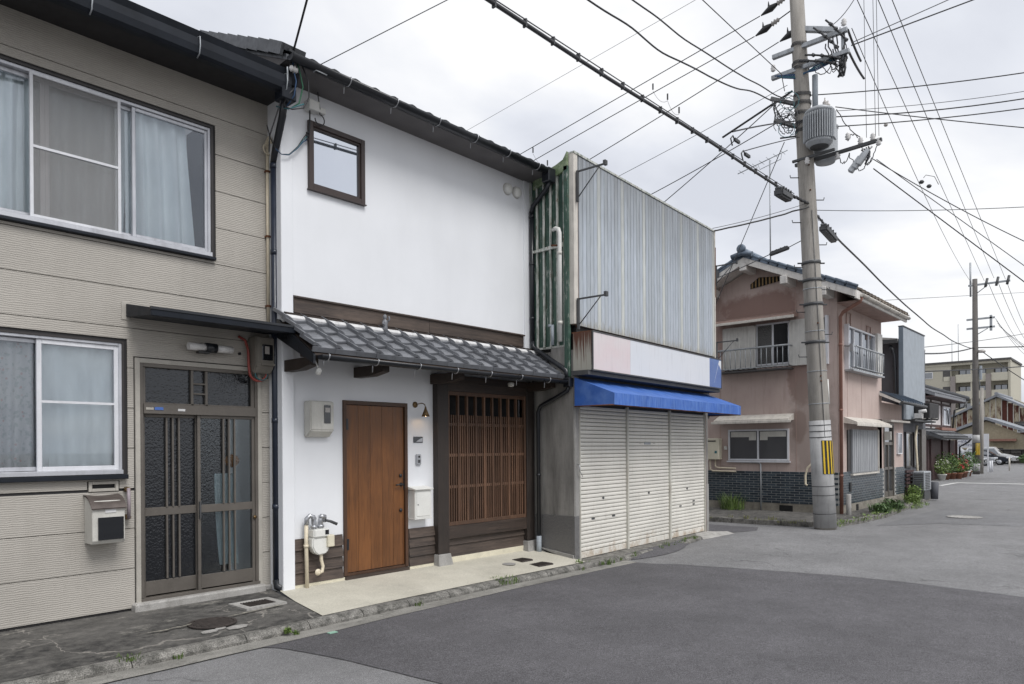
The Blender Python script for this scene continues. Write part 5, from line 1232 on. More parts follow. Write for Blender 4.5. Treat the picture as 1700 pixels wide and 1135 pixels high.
vt = mesh_of(MB().tube([(0, 0, -.01), (0, .28, -.01)], .040, 10).box(-.025, .02, 0, .27, -.09, .0), 'verge_blue', MT['tile_blue'])
for r in range(nst + 1):
    place(vt, 'verge_tile', T(XE0 - .01, OY - .05 + r * .235 * cos(PSL), ezo + .17 + r * .235 * sin(PSL)) @ RX(PSL + .03), prf)
    if r > nst - 3: place(vt, 'verge_tile', T(XE0 - .01, YO + .05 - r * .235 * cos(PSL), ezo + .17 + r * .235 * sin(PSL)) @ RZ(pi) @ RX(PSL + .03), prf)
for r in range(nst - 2): MB().box(XE0 - .06, XE0 + .02, YO - (r + 1) * .235 * cos(PSL), YO - r * .235 * cos(PSL) - .005, ezo + .09 + r * .235 * sin(PSL), ezo + .25 + r * .235 * sin(PSL)).build('verge_tile', MT['tile_dark'], prf, bevel=.01)
b = MB(); b.tube([(XE0 - .10, RY0, rz_(RY0) + .24), (XE1, RY0, rz_(RY0) + .24)], .085, 12); b.build('ridge', MT['tile_blue'], prf)
b = MB(); b.lathe([(.11, 0), (.11, .05), (.07, .07), (.001, .08)], (XE0 - .10, RY0, rz_(RY0) + .28), 14, RY(-pi / 2)); b.tube([(XE0 - .1, RY0 - .26, rz_(RY0) + .12), (XE0 - .1, RY0, rz_(RY0) + .18), (XE0 - .1, RY0 + .26, rz_(RY0) + .12)], .06, 10); b.build('ridge_end_tile', MT['tile_blue'], prf)
# gable louvre
lv = MB(); lv.add([(GX - .015, 6.66, 5.60), (GX - .015, 7.46, 5.50), (GX - .015, 7.46, 5.62), (GX - .015, 7.25, 5.76), (GX - .015, 6.66, 5.70)], [(0, 1, 2, 3, 4)]); lv = lv.build('gable_vent', MT['black_hole'], pk)
for i in range(9):
    y = 6.69 + i * .087; MB().box(GX - .035, GX - .018, y, y + .035, 5.60 - (y - 6.62) * .12, min(5.70 + (y - 6.66) * .09, 5.76 - max(0, y - 7.2) * .6)).build('louvre_slat', MT['brass_old'], lv)
# gutter, rust pipe
g = gutter(GX - .3, XE1, OY - .06, ezo + .02, .055, pk, (17.3, 18.2, 19.1, 20.0, 20.9), mat='cream_trim', clips='galv')
t_ = thing('downpipe', (17.33, 5.36, .1), 'rust coloured downpipe at the street corner of the pink house', 'downpipe')
MB().tube([(17.05, OY - .04, ezo - .03), (17.08, OY + .0, ezo - .12), (17.33, 5.30, ezo - .27), (17.34, 5.36, ezo - .36), (17.34, 5.36, .02)], .040, 12).build('pipe', MT['rust_pipe'], t_)
for zz_ in (.9, 2.4, 3.9): MB().tube([(17.34, 5.36, zz_), (17.34, 5.36, zz_ + .05)], .045, 12).build('collar', MT['rust_pipe'], t_)
# gable first-floor window with shutters, hood and rail
def hood(x0, x1, y0, y1, z, parent, ax='x', mat='pink_trim', h=.13, proj=.42):
    b = MB()
    if ax == 'x': b.prism([(GX, z), (GX - proj, z - h * .85), (GX - proj, z - h * .45), (GX, z + h * .7)], 'y', y0, y1) if False else b.add([(GX, y0, z - .02), (GX - proj, y0, z - .06), (GX - proj, y0, z + .0), (GX, y0, z + h), (GX, y1, z - .02), (GX - proj, y1, z - .06), (GX - proj, y1, z + .0), (GX, y1, z + h)], [(0,1,2,3),(4,7,6,5),(0,4,5,1),(1,5,6,2),(2,6,7,3),(3,7,4,0)])
    else: b.add([(x0, PYF, z - .02), (x0, PYF - proj, z - .06), (x0, PYF - proj, z), (x0, PYF, z + h), (x1, PYF, z - .02), (x1, PYF - proj, z - .06), (x1, PYF - proj, z), (x1, PYF, z + h)], [(0,1,2,3),(4,7,6,5),(0,4,5,1),(1,5,6,2),(2,6,7,3),(3,7,4,0)])
    hd = b.build('window_hood', MT[mat], parent)
    if ax == 'x': MB().box(GX - proj - .03, GX - proj, y0 - .06, y1 + .06, z - .095, z - .03).build('hood_gutter', MT['cream_trim'], hd, bevel=.008)
    else: MB().box(x0 - .06, x1 + .06, PYF - proj - .03, PYF - proj, z - .095, z - .03).build('hood_gutter', MT['cream_trim'], hd, bevel=.008)
    return hd
hood(0, 0, 6.30, 8.30, 4.70, pk)
w1 = MB(); w1.box(GX - .05, GX, 6.50, 6.53, 3.58, 4.60).box(GX - .05, GX, 7.28, 7.30, 3.58, 4.60).box(GX - .05, GX, 6.53, 7.28, 4.56, 4.60).box(GX - .05, GX, 6.53, 7.28, 3.58, 3.62).box(GX - .045, GX - .01, 6.88, 6.92, 3.62, 4.56)
w1 = w1.build('window', MT['alu_white'], pk)
MB().box(GX - .03, GX - .02, 6.92, 7.28, 3.62, 4.56).build('pane', MT['screen'], w1); MB().box(GX - .02, GX - .01, 6.53, 7.28, 3.62, 4.56).build('pane', MT['glass_dark'], w1)
def shutterbox(y0, y1, z0, z1, n_, parent, proj=.09):
    s_ = MB().box(GX - proj, GX, y0, y1, z0, z1).build('storm_shutter', MT['shutter_metal'], parent)
    frame = MB(); frame.box(GX - proj - .012, GX - proj, y0, y1, z0, z0 + .03).box(GX - proj - .012, GX - proj, y0, y1, z1 - .03, z1).box(GX - proj - .012, GX - proj, y0, y0 + .025, z0, z1).box(GX - proj - .012, GX - proj, y1 - .025, y1, z0, z1).build('shutter_frame', MT['shutter_metal'], s_)
    for i in range(n_):
        y = y0 + .03 + (y1 - y0 - .06) * (i + .5) / n_; MB().box(GX - proj - .008, GX - proj, y - .022, y + .022, z0 + .035, z1 - .035).build('shutter_rib', MT['shutter_metal'], s_)
shutterbox(7.31, 8.16, 3.52, 4.58, 9, w1); shutterbox(5.72, 6.48, 3.52, 4.60, 6, w1)
MB().box(GX - .10, GX, 5.60, 5.66, 3.50, 4.62).build('side_frame', MT['alu_white'], w1); MB().box(GX - .06, GX, 5.66, 5.715, 3.55, 4.58).build('side_gap', MT['black_hole'], w1)
def rail(pts0, pts1, z0, z1, n_, parent, out):
    a, c = Vector(pts0), Vector(pts1); r_ = MB(); r_.tube([a + Vector((0, 0, z1)), c + Vector((0, 0, z1))], .022, 8); r_ = r_.build('balcony_rail', MT['galv'], parent)
    MB().tube([a + Vector((0, 0, z0)), c + Vector((0, 0, z0))], .014, 6).build('rail_bottom', MT['galv'], r_)
    for i in range(n_ + 1):
        p = a + (c - a) * i / n_; MB().tube([p + Vector((0, 0, z0)), p + Vector((0, 0, z1))], .010, 6).build('baluster', MT['galv'], r_)
        MB().tube([p + Vector((0, 0, z0)), p + Vector((0, 0, z0)) + Vector(out)], .008, 6).build('strut', MT['dark_steel'], r_)
    for p in (a, c): MB().tube([p + Vector((0, 0, z1)), p + Vector((0, 0, z1)) + Vector(out) * 1.0], .016, 6).build('rail_return', MT['galv'], r_)
rail((GX - .32, 6.42, 0), (GX - .32, 8.25, 0), 3.52, 4.0, 14, w1, (.32, 0, 0))
MB().box(GX - .32, GX, 6.42, 8.25, 3.44, 3.47).build('sill', MT['dark_steel'], w1)
# gable ground-floor window
hood(0, 0, 6.42, 8.30, 2.26, pk, mat='cream_trim', proj=.35)
w2 = MB(); w2.box(GX - .04, GX, 6.53, 6.57, 1.26, 2.03).box(GX - .04, GX, 8.02, 8.06, 1.26, 2.03).box(GX - .04, GX, 6.57, 8.02, 1.99, 2.03).box(GX - .04, GX, 6.57, 8.02, 1.26, 1.30).box(GX - .035, GX, 7.27, 7.31, 1.30, 1.99).box(GX - .07, GX, 6.50, 8.09, 1.215, 1.25)
w2 = w2.build('window', MT['alu_white'], pk)
MB().box(GX - .02, GX - .012, 6.57, 8.02, 1.30, 1.99).build('pane', glass('glass_pk', tint=(.06, .06, .065), transp=0, refl=.10, rough=.08), w2)
MB().box(GX - .024, GX - .0205, 6.60, 7.24, 1.84, 1.97).box(GX - .024, GX - .0205, 7.34, 7.99, 1.84, 1.97).box(GX - .024, GX - .0205, 7.05, 7.24, 1.76, 1.84).box(GX - .024, GX - .0205, 7.34, 7.52, 1.76, 1.84).build('paper_strip', MT['grey_box'], w2)
# street side windows
hood(17.72, 20.5, 0, 0, 2.16, pk, 'y', 'cream_trim', proj=.30)
w3 = MB().box(17.93, 18.12, PYF - .03, PYF, 1.0, 1.98).build('window', MT['dark_frame'], pk); 
s_ = MB().box(18.14, 20.24, PYF - .06, PYF - .0, .95, 2.0).build('storm_shutter', MT['tin_grey'], pk)
for i in range(14): MB().box(18.16 + i * .148, 18.16 + i * .148 + .12, PYF - .070, PYF - .06, .97, 1.98).build('shutter_rib', MT['tin_grey'], s_)
MB().box(20.26, 20.32, PYF - .08, PYF, .95, 2.02).box(18.12, 20.3, PYF - .09, PYF, .90, .94).build('shutter_frame', MT['cream_trim'], s_)
w4 = frame_rect(MB(), 17.85, 20.1, 3.44, 4.44, PYF - .06, PYF + .04, .04).build('window', MT['alu_white'], pk)
MB().box(17.89, 20.06, PYF - .005, PYF + .005, 3.48, 4.40).build('pane', MT['glass_far'], w4)
for x in (18.42, 19.05, 19.62): MB().box(x - .02, x + .02, PYF - .04, PYF - .006, 3.48, 4.40).build('sash_bar', MT['alu_white'], w4)
MB().box(20.10, 20.52, PYF - .12, PYF, 3.38, 4.50).build('storm_shutter_box', MT['shutter_metal'], w4, bevel=.006)
rail((18.0, PYF - .20, 0), (20.30, PYF - .20, 0), 3.46, 3.95, 13, w4, (0, .20, 0))
MB().box(17.80, 20.40, PYF - .20, PYF, 3.36, 3.40).build('sill', MT['galv'], w4)
MB().box(17.80, 17.85, PYF - .10, PYF, 3.40, 4.46).build('side_frame', MT['alu_white'], w4)
for (x, z) in ((17.9, 4.75), (19.5, 4.62)):
    MB().tube([(x, PYF - .02, z - .35), (x, PYF - .03, z), (x + .3, PYF - .03, z), (x + .3, PYF - .02, z - .3)], .014, 6).build('surface_conduit', MT['pink_trim'], pk)
# annexe door, small window, tiled lean-to
da = MB(); da.box(21.02, 21.08, PYF - .02, PYF + .1, .20, 2.22).box(21.94, 22.0, PYF - .02, PYF + .1, .20, 2.22).box(21.08, 21.94, PYF - .02, PYF + .1, 2.16, 2.22).box(21.08, 21.94, PYF, PYF + .08, 1.62, 1.70).box(21.48, 21.53, PYF, PYF + .08, .22, 1.62).box(21.08, 21.94, PYF, PYF + .08, .95, 1.02).box(21.08, 21.94, PYF, PYF + .08, .20, .36)
da = da.build('sliding_door', MT['bronze_alu'], pk); MB().box(21.08, 21.94, PYF + .04, PYF + .05, .36, 2.16).build('pane', MT['glass_far'], da)
w5 = frame_rect(MB(), 22.30, 22.75, 1.36, 1.96, PYF - .05, PYF, .03).build('window', MT['alu_white'], pk); MB().box(22.33, 22.72, PYF - .03, PYF - .02, 1.39, 1.93).build('pane', MT['glass_far'], w5)
MB().box(20.9, 22.9, PYF - .22, PYF, 2.24, 2.29).build('door_hood', MT['cream_trim'], pk)
MB().box(20.94, 21.0, PYF - .2, PYF - .05, 1.75, 1.98).build('porch_lamp', MT['grey_box'], label='small porch lamp left of the annexe door', cat='porch lamp')
lt = MB(); lt.prism([(PYF + .0, 3.02), (4.92, 2.76), (4.92, 2.70), (PYF, 2.94)], 'x', 20.6, 23.2); lt = lt.build('lean_to_roof', MT['white_trim'], pk)
for c in range(10): 
    for r in range(2): place(pt_blue if c < 5 else mesh_of(MB(), 'x', MT['tile_dark']) if False else pt_blue, 'roof_tile', T(20.62 + c * .258, 4.90 + r * .24, 2.78 + r * .11) @ RX(.46), lt)
MB().tube([(20.6, 4.87, 2.72), (23.25, 4.87, 2.70)], .04, 8).build('gutter', MT['dark_steel'], lt)
# heater, pipes, standpipe, conduit
t_ = thing('water_heater', (17.2, 8.43, 1.1), 'pale wall-hung water heater with pipes beside the gable window', 'water heater')
MB().box(GX - .20, GX, 8.24, 8.60, 1.28, 1.82).build('case', MT['ivory_plastic'], t_, bevel=.012); MB().box(GX - .206, GX - .20, 8.32, 8.54, 1.735, 1.765).build('vent', MT['black_plastic'], t_); MB().box(GX - .204, GX - .2, 8.29, 8.35, 1.44, 1.50).build('label', MT['cable_teal'], t_)
MB().tube([(GX - .1, 8.38, 1.28), (GX - .1, 8.38, 1.10), (GX - .1, 8.30, 1.07), (GX - .06, 7.85, 1.06)], .020, 8).build('pipe', MT['cream_pipe'], t_); MB().tube([(GX - .1, 8.52, 1.28), (GX - .1, 8.52, 1.03), (GX - .1, 8.45, .99), (GX - .06, 7.85, .985)], .020, 8).build('pipe', MT['cream_pipe'], t_)
MB().box(GX - .05, GX, 8.10, 8.17, 1.53, 1.62).build('switch_box', MT['white_plastic'], label='tiny white switch box right of the water heater', cat='switch box')
MB().tube([(GX - .04, 7.22, .05), (GX - .04, 7.22, 1.18), (GX - .04, 7.28, 1.205), (GX - .03, 7.95, 1.23)], .018, 8).build('conduit_pipe', MT['galv'], label='thin grey conduit standing in front of the brick skirting', cat='pipe')
MB().tube([(17.18, 5.80, 1.24), (17.15, 5.93, 1.22), (17.14, 6.05, 1.10), (17.14, 6.10, .92), (17.14, 6.10, .72), (17.14, 6.06, .69)], .024, 8).build('bent_pipe', MT['cream_pipe'], label='bent cream pipe sticking out beside the big pole', cat='pipe')
MB().tube([(17.15, 5.15, -.05), (17.15, 5.15, .52)], .055, 12).build('bollard', MT['conc_pale'], label='short grey pipe bollard between rust downpipe and brick wall', cat='bollard', bevel=.01)
MB().box(GX + .72, GX + .84, PYF - .05, PYF, .52, .74).build('meter_hatch', MT['black_plastic'], pk)
MB().tube([(17.75, PYF - .02, 3.95), (17.75, PYF - .14, 3.93)], .02, 8).box(17.70, 17.8, PYF - .22, PYF - .14, 3.80, 3.98).build('bracket_box', MT['galv'], label='small grey box bracketed left of the street-side window', cat='bracket')
# pavement round it
b = MB(); kp = [(14.95, 11.0), (14.93, 8.0), (14.98, 6.4), (15.15, 5.35), (15.55, 4.90), (16.4, 4.72), (18.2, 4.64), (20.4, 4.78), (22.5, 4.94), (24.6, 5.05)]
inner = [(p[0] + .12, p[1]) if i < 3 else (p[0] + .06, p[1] + .10) for i, p in enumerate(kp)]
b.add([(x, y, .045) for x, y in inner] + [(24.6, 9, .06), (24.6, 11, .06)], [tuple(range(len(inner) + 2))]); b.build('pavement', MT['concrete_old'], kind='structure', label='old concrete pavement round the pink house')
kr = thing('kerb', (17, 4.7, -.06), 'mossy kerb edging the pavement of the pink house', None); kr['kind'] = 'structure'
for i in range(len(kp) - 1):
    a, c = Vector((*kp[i], 0)), Vector((*kp[i+1], 0)); ia, ic = Vector((*inner[i], 0)), Vector((*inner[i+1], 0)); L_ = (c - a).length; m_ = max(1, round(L_ / .62))
    for q in range(m_):
        p0, p1, q0, q1 = a + (c - a) * (q / m_), a + (c - a) * ((q + .985) / m_), ia + (ic - ia) * (q / m_), ia + (ic - ia) * ((q + .985) / m_)
        b = MB(); b.add([(p0.x, p0.y, -.09), (p1.x, p1.y, -.09), (q1.x, q1.y, -.09), (q0.x, q0.y, -.09), (p0.x, p0.y, .045), (p1.x, p1.y, .045), (q1.x, q1.y, .052), (q0.x, q0.y, .052)], [(0,3,2,1),(4,5,6,7),(0,1,5,4),(1,2,6,5),(2,3,7,6),(3,0,4,7)]); b.build('kerb_stone', MT['kerb'], kr, bevel=.012)

# antenna on the pink roof
t_ = thing('antenna', (18.2, 7.55, 5.6), 'tall television antenna mast rising above the pink house roof', 'antenna')
ax_, ay_ = 18.0, 7.24
MB().tube([(ax_, ay_, 6.0), (ax_, ay_, 8.85)], .018, 8).build('mast', MT['galv'], t_)
MB().tube([(ax_, ay_ + .85, 8.72), (ax_, ay_ - .45, 8.98)], .012, 6).build('boom', MT['galv'], t_)
for i in range(7):
    y = ay_ + .75 - i * .18; z = 8.74 + i * .036; MB().tube([(ax_ - .16, y, z), (ax_ + .16, y, z)], .006, 5).build('element', MT['galv'], t_)
MB().tube([(ax_, ay_ + .30, 8.80), (ax_, ay_ + .26, 8.68), (ax_, ay_ - .28, 8.80), (ax_, ay_ - .30, 8.92)], .009, 6).build('brace', MT['galv'], t_)

# ================================================================== NEIGHBOURS BEYOND
nh = thing('grey_house_with_parapet', (24.3, 6.5, 0), 'narrow dark grey house with tall blue-grey parapet and cluttered shopfront', 'house')
MB().box(23.12, 26.1, 5.49, 10.5, .0, 4.62).build('wall', MT['dark_siding'], nh)
MB().box(22.92, 25.5, 5.38, 5.48, 2.35, 5.02).build('parapet', MT['slab_blue'], nh); MB().box(22.90, 22.925, 5.37, 5.49, 2.35, 5.03).build('parapet_edge', MT['blue_edge'], nh); MB().box(22.90, 25.52, 5.36, 5.50, 5.02, 5.05).build('coping', MT['dark_steel'], nh)
b = MB(); b.prism([(5.50, 4.62), (8.4, 5.10), (8.4, 5.16), (5.50, 4.68)], 'x', 22.8, 26.2); b.build('roof', MT['conc_light'], nh)
MB().box(22.78, 22.84, 5.5, 8.4, 4.55, 4.66).build('eave', MT['dark_steel'], nh)
MB().tube([(22.9, 5.72, 4.5), (22.95, 5.66, 4.35), (22.95, 5.62, 4.2), (22.95, 5.50, .1)], .05, 10).build('downpipe', MT['black_metal'], nh)
MB().box(23.12, 25.6, 5.45, 5.60, .0, 2.35).build('shopfront_wall', MT['dark_siding'], nh)
MB().box(23.0, 25.6, 5.1, 5.45, 2.30, 2.35).build('porch_roof', MT['dark_steel'], nh)
for a, c in ((23.3, 24.0), (24.25, 24.9)):
    w_ = frame_rect(MB(), a, c, .95, 2.0, 5.40, 5.46, .05).build('window', MT['dark_frame'], nh); MB().box(a + .05, c - .05, 5.42, 5.44, 1.0, 1.95).build('pane', MT['glass_far'], w_)
MB().box(25.0, 25.55, 5.36, 5.47, .1, 2.1).build('door', MT['bronze_alu'], nh)
for i in range(7): MB().box(23.15, 24.0, 5.36, 5.40, .15 + i * .11, .22 + i * .11).build('skirting_slat', MT['jp_brown'], nh)
MB().box(24.1, 25.3, 4.95, 5.36, 2.38, 2.86).build('outdoor_box', MT['soffit'], label='dark box unit mounted high on the parapet house front', cat='unit box', bevel=.02)
MB().tube([(23.9, 5.2, 2.6), (23.9, 5.0, 2.62)], .05, 10).box(23.8, 24, 5.1, 5.3, 2.4, 2.55).build('spotlight', MT['porcelain'], label='small white spotlight beside the dark box unit', cat='spotlight')
t_ = thing('air_conditioner', (24.0, 5.2, .2), 'white outdoor air conditioner unit standing on blocks by parapet house', 'air conditioner')
MB().box(23.55, 24.35, 4.98, 5.30, .28, .84).build('case', MT['galv'], t_, bevel=.02)
for i in range(9): MB().box(23.535, 23.55, 5.02, 5.26, .34 + i * .052, .365 + i * .052).build('fin', MT['dark_steel'], t_)
for i in range(10): MB().box(23.62, 24.15, 4.965, 4.98, .33 + i * .048, .355 + i * .048).build('grille_bar', MT['dark_steel'], t_)
MB().box(23.6, 24.3, 5.0, 5.28, .02, .28).build('stand', MT['dark_steel'], t_)
MB().tube([(24.2, 5.3, .5), (24.25, 5.34, 1.2), (24.1, 5.34, 1.8), (24.3, 5.34, 2.2)], .035, 8).build('hose', MT['cream_pipe'], t_)
MB().lathe([(.10, 0), (.12, .5), (.09, .52)], (24.75, 4.98, -.02), 14).build('bin', MT['dark_siding'], label='small dark grey bin on the kerb beside the air conditioner', cat='bin')
b = MB()
for i in range(26):
    p = Vector((24.0 + random.random() * 1.5, 5.0 + random.random() * .35, 2.38 + random.random() * .06)); b.tube([p, p + Vector((random.uniform(-.3, .3), random.uniform(-.25, .25), random.uniform(-.06, .14)))], .012, 5)
b.build('dead_vine', MT['conc_light'], label='dead pale vine tangled over the porch roof', cat='vine')
# roof glimpse behind the pink house
t_ = thing('tiled_house_behind', (27, 10, 0), 'dark tiled roof end just visible behind the pink house eave', 'house')
MB().box(24.0, 29, 8.8, 12, 0, 5.7).build('wall', MT['cream_trim'], t_)
rf_ = MB().prism([(8.2, 5.75), (10.5, 6.65), (13, 5.75), (13, 5.6), (8.2, 5.6)], 'x', 23.5, 29.5).build('roof', MT['tile_dark'], t_)
for i in range(20): MB().tube([(23.6 + i * .3, 8.15, 5.78), (23.6 + i * .3, 10.3, 6.62)], .07, 6).build('roof_tile', MT['tile_dark'], rf_)

# Japanese house with white panels
JY = 8.2
jp = thing('timbered_house', (43, JY, -.1), 'white and dark timbered two-storey house with grey tiled roofs', 'house')
MB().box(38.0, 44.7, JY, 16, -.2, 4.1).build('wall', MT['jp_white'], jp)
MB().box(38.0, 44.6, JY - .3, JY + .2, -.15, 1.85).build('dark_front', MT['jp_brown'], jp)
for x in (38.1, 40.05, 42.35, 44.55): MB().box(x - .07, x + .10, JY - .04, JY, 2.45, 4.0).build('timber', MT['jp_brown'], jp)
for z in (2.52, 3.62): MB().box(38.0, 44.7, JY - .038, JY, z, z + .10).build('timber', MT['jp_brown'], jp)
for a, c in ((38.4, 39.9), (42.7, 44.3)):
    w_ = frame_rect(MB(), a, c, 2.62, 3.6, JY - .06, JY, .06).build('window', MT['alu_white'], jp); MB().box(a + .06, c - .06, JY - .03, JY - .02, 2.68, 3.54).build('pane', MT['glass_far'], w_); MB().box((a+c)/2 - .03, (a+c)/2 + .03, JY - .05, JY - .031, 2.68, 3.54).build('sash_bar', MT['alu_white'], w_)
def tiled(x0, x1, ya, za, yb, zb, n, parent, mat='tile', r=.055, nr=5):
    rf_ = MB().prism([(ya, za), (yb, zb), (yb, zb - .12), (ya, za - .12)], 'x', x0, x1).build('roof', MT[mat], parent)
    sl = math.atan2(zb - za, yb - ya)
    me = mesh_of(MB().tube([(0, 0, 0), (0, (yb - ya) / cos(sl) / nr + .03, 0)], r, 6), 'roll_tile', MT[mat])
    for i in range(n):
        for q in range(nr):
            place(me, 'roof_tile', T(x0 + (i + .5) * (x1 - x0) / n, ya + (yb - ya) * q / nr, za + .02 + (zb - za) * q / nr) @ RX(sl + .03), rf_)
    return rf_
tiled(37.5, 44.9, 7.5, 3.98, 10.2, 5.0, 20, jp)
MB().tube([(37.5, 10.2, 5.12), (42.0, 10.2, 5.12), (45.0, 7.45, 4.06)], .14, 8).build('ridge', MT['tile_dark'], jp)
b = MB(); b.add([(44.9, 7.5, 3.96), (44.9, 13, 3.96), (42.2, 10.2, 5.02)], [(0, 1, 2)]); b.build('hip', MT['tile_dark'], jp)
MB().box(37.5, 44.85, 7.52, JY, 3.83, 3.88).build('soffit', MT['jp_brown'], jp)
tiled(37.5, 43.9, 7.25, 1.98, 8.2, 2.36, 20, jp, 'tile_dark', nr=2)
MB().box(41.0, 44.5, 7.9, JY, 2.34, 2.48).build('flashing', MT['rust_pipe'], jp)
MB().tube([(44.8, 7.45, 3.92), (44.7, 7.6, 3.6), (44.6, 8.0, 3.45), (44.6, 8.1, 2.3)], .045, 8).build('downpipe', MT['dark_steel'], jp)
MB().tube([(37.5, 7.2, 1.95), (44.1, 7.16, 1.92), (44.2, 7.3, 1.75), (44.5, 7.75, 1.5), (44.5, 7.8, .0)], .045, 8).build('gutter', MT['dark_steel'], jp)
for x in (38.3, 40.8, 42.5, 44.2): MB().box(x, x + .14, 7.82, 7.9, -.15, 1.9).build('post', MT['jp_brown'], jp)

# rest of the far end

# ================================================================== FAR END
t_ = thing('beige_warehouse', (97, 14, -.4), 'beige gabled building with grey metal roof behind the parked cars', 'building')
b = MB(); b.add([(95, 17.2, -.5), (95, 17.2, 2.9), (95, 13.95, 4.2), (95, 9.0, 1.9), (95, 6, .8), (95, 6, -.5)], [(0, 1, 2, 3, 4, 5)]); b.box(95.1, 104, 9.5, 17.2, -.5, 2.0); b.build('wall', MT['beige_wall'], t_)
for (ya, za, yb, zb) in ((17.6, 2.85, 13.95, 4.35), (13.95, 4.35, 5.5, .9)):
    b = MB(); b.add([(94.3, ya, za), (94.3, yb, zb), (94.3, yb, zb + .30), (94.3, ya, za + .30), (104, ya, za), (104, yb, zb), (104, yb, zb + .30), (104, ya, za + .30)], [(0,1,2,3),(4,7,6,5),(0,4,5,1),(1,5,6,2),(2,6,7,3),(3,7,4,0)]); b.build('roof', MT['grey_roof'], t_)
MB().box(93.9, 95, 11.2, 13.7, 1.95, 2.20).build('window_hood', MT['rust_pipe'], t_)
w_ = MB().box(94.9, 95, 11.4, 13.5, .6, 1.85).build('window', MT['beige_wall'], t_); MB().box(94.85, 94.9, 12.4, 13.4, .5, 1.2).build('vent', MT['apt_dark'], w_)
t_ = thing('rusty_shed', (113, 15, -.4), 'tall gabled shed clad in cream and red-rusted iron sheets', 'shed')
MB().box(110.2, 122, 9, 20.4, -.5, 4.4).build('wall', MT['beige_wall'], t_)
def roofz(y): return 7.7 - (y - 15.0) * .50 if y > 15 else 7.7 - (15 - y) * .55
n = 17
for i in range(n):
    y0 = 10.2 + i * .62; z1 = roofz(y0 + .3) - .1
    MB().box(110.05 + .05 * (i % 2), 110.25, y0 + .03, y0 + .58, 1.2, z1).build('iron_sheet', MT['rusty_panel'], t_)
    MB().box(109.98, 110.05, y0 - .04, y0 + .04, 1.2, roofz(y0)- .1).build('batten', MT['cream_trim'], t_)
for s_, (ya, yb) in enumerate(((21.0, 15.0), (15.0, 8.5))):
    b = MB(); za, zb = roofz(ya), roofz(yb)
    b.add([(109.3, ya, za), (109.3, yb, zb), (109.3, yb, zb + .28), (109.3, ya, za + .28), (122, ya, za), (122, yb, zb), (122, yb, zb + .28), (122, ya, za + .28)], [(0,1,2,3),(4,7,6,5),(0,4,5,1),(1,5,6,2),(2,6,7,3),(3,7,4,0)]); b.build('roof', MT['grey_roof'], t_)
MB().tube([(109.2, 15.0, 8.05), (122, 15.0, 8.05)], .22, 8).build('ridge', MT['grey_roof'], t_)
w_ = MB().box(109.85, 109.98, 11.4, 12.9, 3.1, 4.2).build('window', MT['alu_white'], t_); MB().box(109.82, 109.85, 11.5, 12.8, 3.2, 4.1).build('pane', MT['glass_far'], w_); MB().box(109.4, 110, 11.2, 13.1, 4.2, 4.45).build('window_hood', MT['apt_dark'], w_)
# dark stone wall behind the car park
sw = thing('stone_wall', (92, 12, -.4), 'long dark rubble stone wall behind the parked cars', 'wall')
MB().box(92.1, 92.6, 5, 19, -.5, 1.0).build('core', MT['black_hole'], sw)
for r in range(4):
    y = 5 + (r % 2) * .3
    while y < 18.5:
        w = random.uniform(.5, 1.0); b = MB(); b.box(91.95 + random.uniform(-.05, .08), 92.12, y + .02, y + w - .02, -.45 + r * .36, -.45 + r * .36 + .34); b.build('stone', MT['stone_dark'], sw, bevel=.05); y += w
MB().box(91.9, 92.7, 5, 19, 1.0, 1.08).build('coping', MT['apt_dark'], sw)
# apartment block
ap = thing('apartment_block', (155, 25, 0), 'cream five-storey apartment block with balconies and mauve piers', 'apartment block')
AXX = 150
MB().box(AXX + 1.6, AXX + 14, 18.6, 60, -1, 16.2).build('wall', MT['apt_wall'], ap)
MB().box(AXX, AXX + 1.6, 27.4, 60, -1, 16.2).build('wall', MT['apt_wall'], ap)
MB().box(AXX - .3, AXX + 14, 18.4, 60, 16.25, 16.6).build('roof_slab', MT['apt_dark'], ap); MB().box(AXX - .1, AXX + 1.6, 18.5, 60, 15.85, 16.25).build('parapet', MT['apt_wall'], ap)
MB().box(AXX, AXX + 1.6, 18.5, 18.85, -1, 15.9).build('end_wall', MT['apt_wall'], ap)
FL = [13.0, 10.0, 7.0, 4.0, 1.0]
for z in FL:
    for (y0, y1) in ((18.9, 21.3), (22.1, 26.7)):
        bl = MB().box(AXX - .05, AXX + .10, y0, y1, z - .15, z + 1.15).build('balcony', MT['apt_bal'], ap); MB().box(AXX - .1, AXX + 1.6, y0, y1, z - .3, z - .14).build('balcony_slab', MT['apt_wall'], bl)
        w_ = MB().box(AXX + 1.5, AXX + 1.6, y0 + .2, y1 - .2, z, z + 2.1).build('window', MT['apt_dark'], ap)
        nn_ = max(2, int((y1 - y0) / 1.0))
        for q in range(nn_): MB().box(AXX + 1.44, AXX + 1.5, y0 + .3 + q * (y1 - y0 - .6) / nn_, y0 + .3 + (q + .85) * (y1 - y0 - .6) / nn_, z + .1, z + 2.0).build('pane', MT['glass_far'], w_)
    MB().box(AXX - .02, AXX + 1.6, 24.2, 24.4, z + 1.15, z + 2.8).build('balcony_divider', MT['apt_bal'], ap)
    w_ = MB().box(AXX - .02, AXX + .0, 27.5, 28.7, z + .1, z + 2.1).build('stair_opening', MT['apt_dark'], ap); MB().box(AXX - .06, AXX - .02, 27.6, 28.6, z + .1, z + .9).build('stair_parapet', MT['apt_bal'], w_)
    for y0 in (30.3, 33.5): 
        w_ = MB().box(AXX - .05, AXX, y0, y0 + 2.2, z + .7, z + 1.9).build('window', MT['alu_white'], ap); MB().box(AXX - .07, AXX - .05, y0 + .1, y0 + 2.1, z + .8, z + 1.8).build('pane', MT['glass_far'], w_)
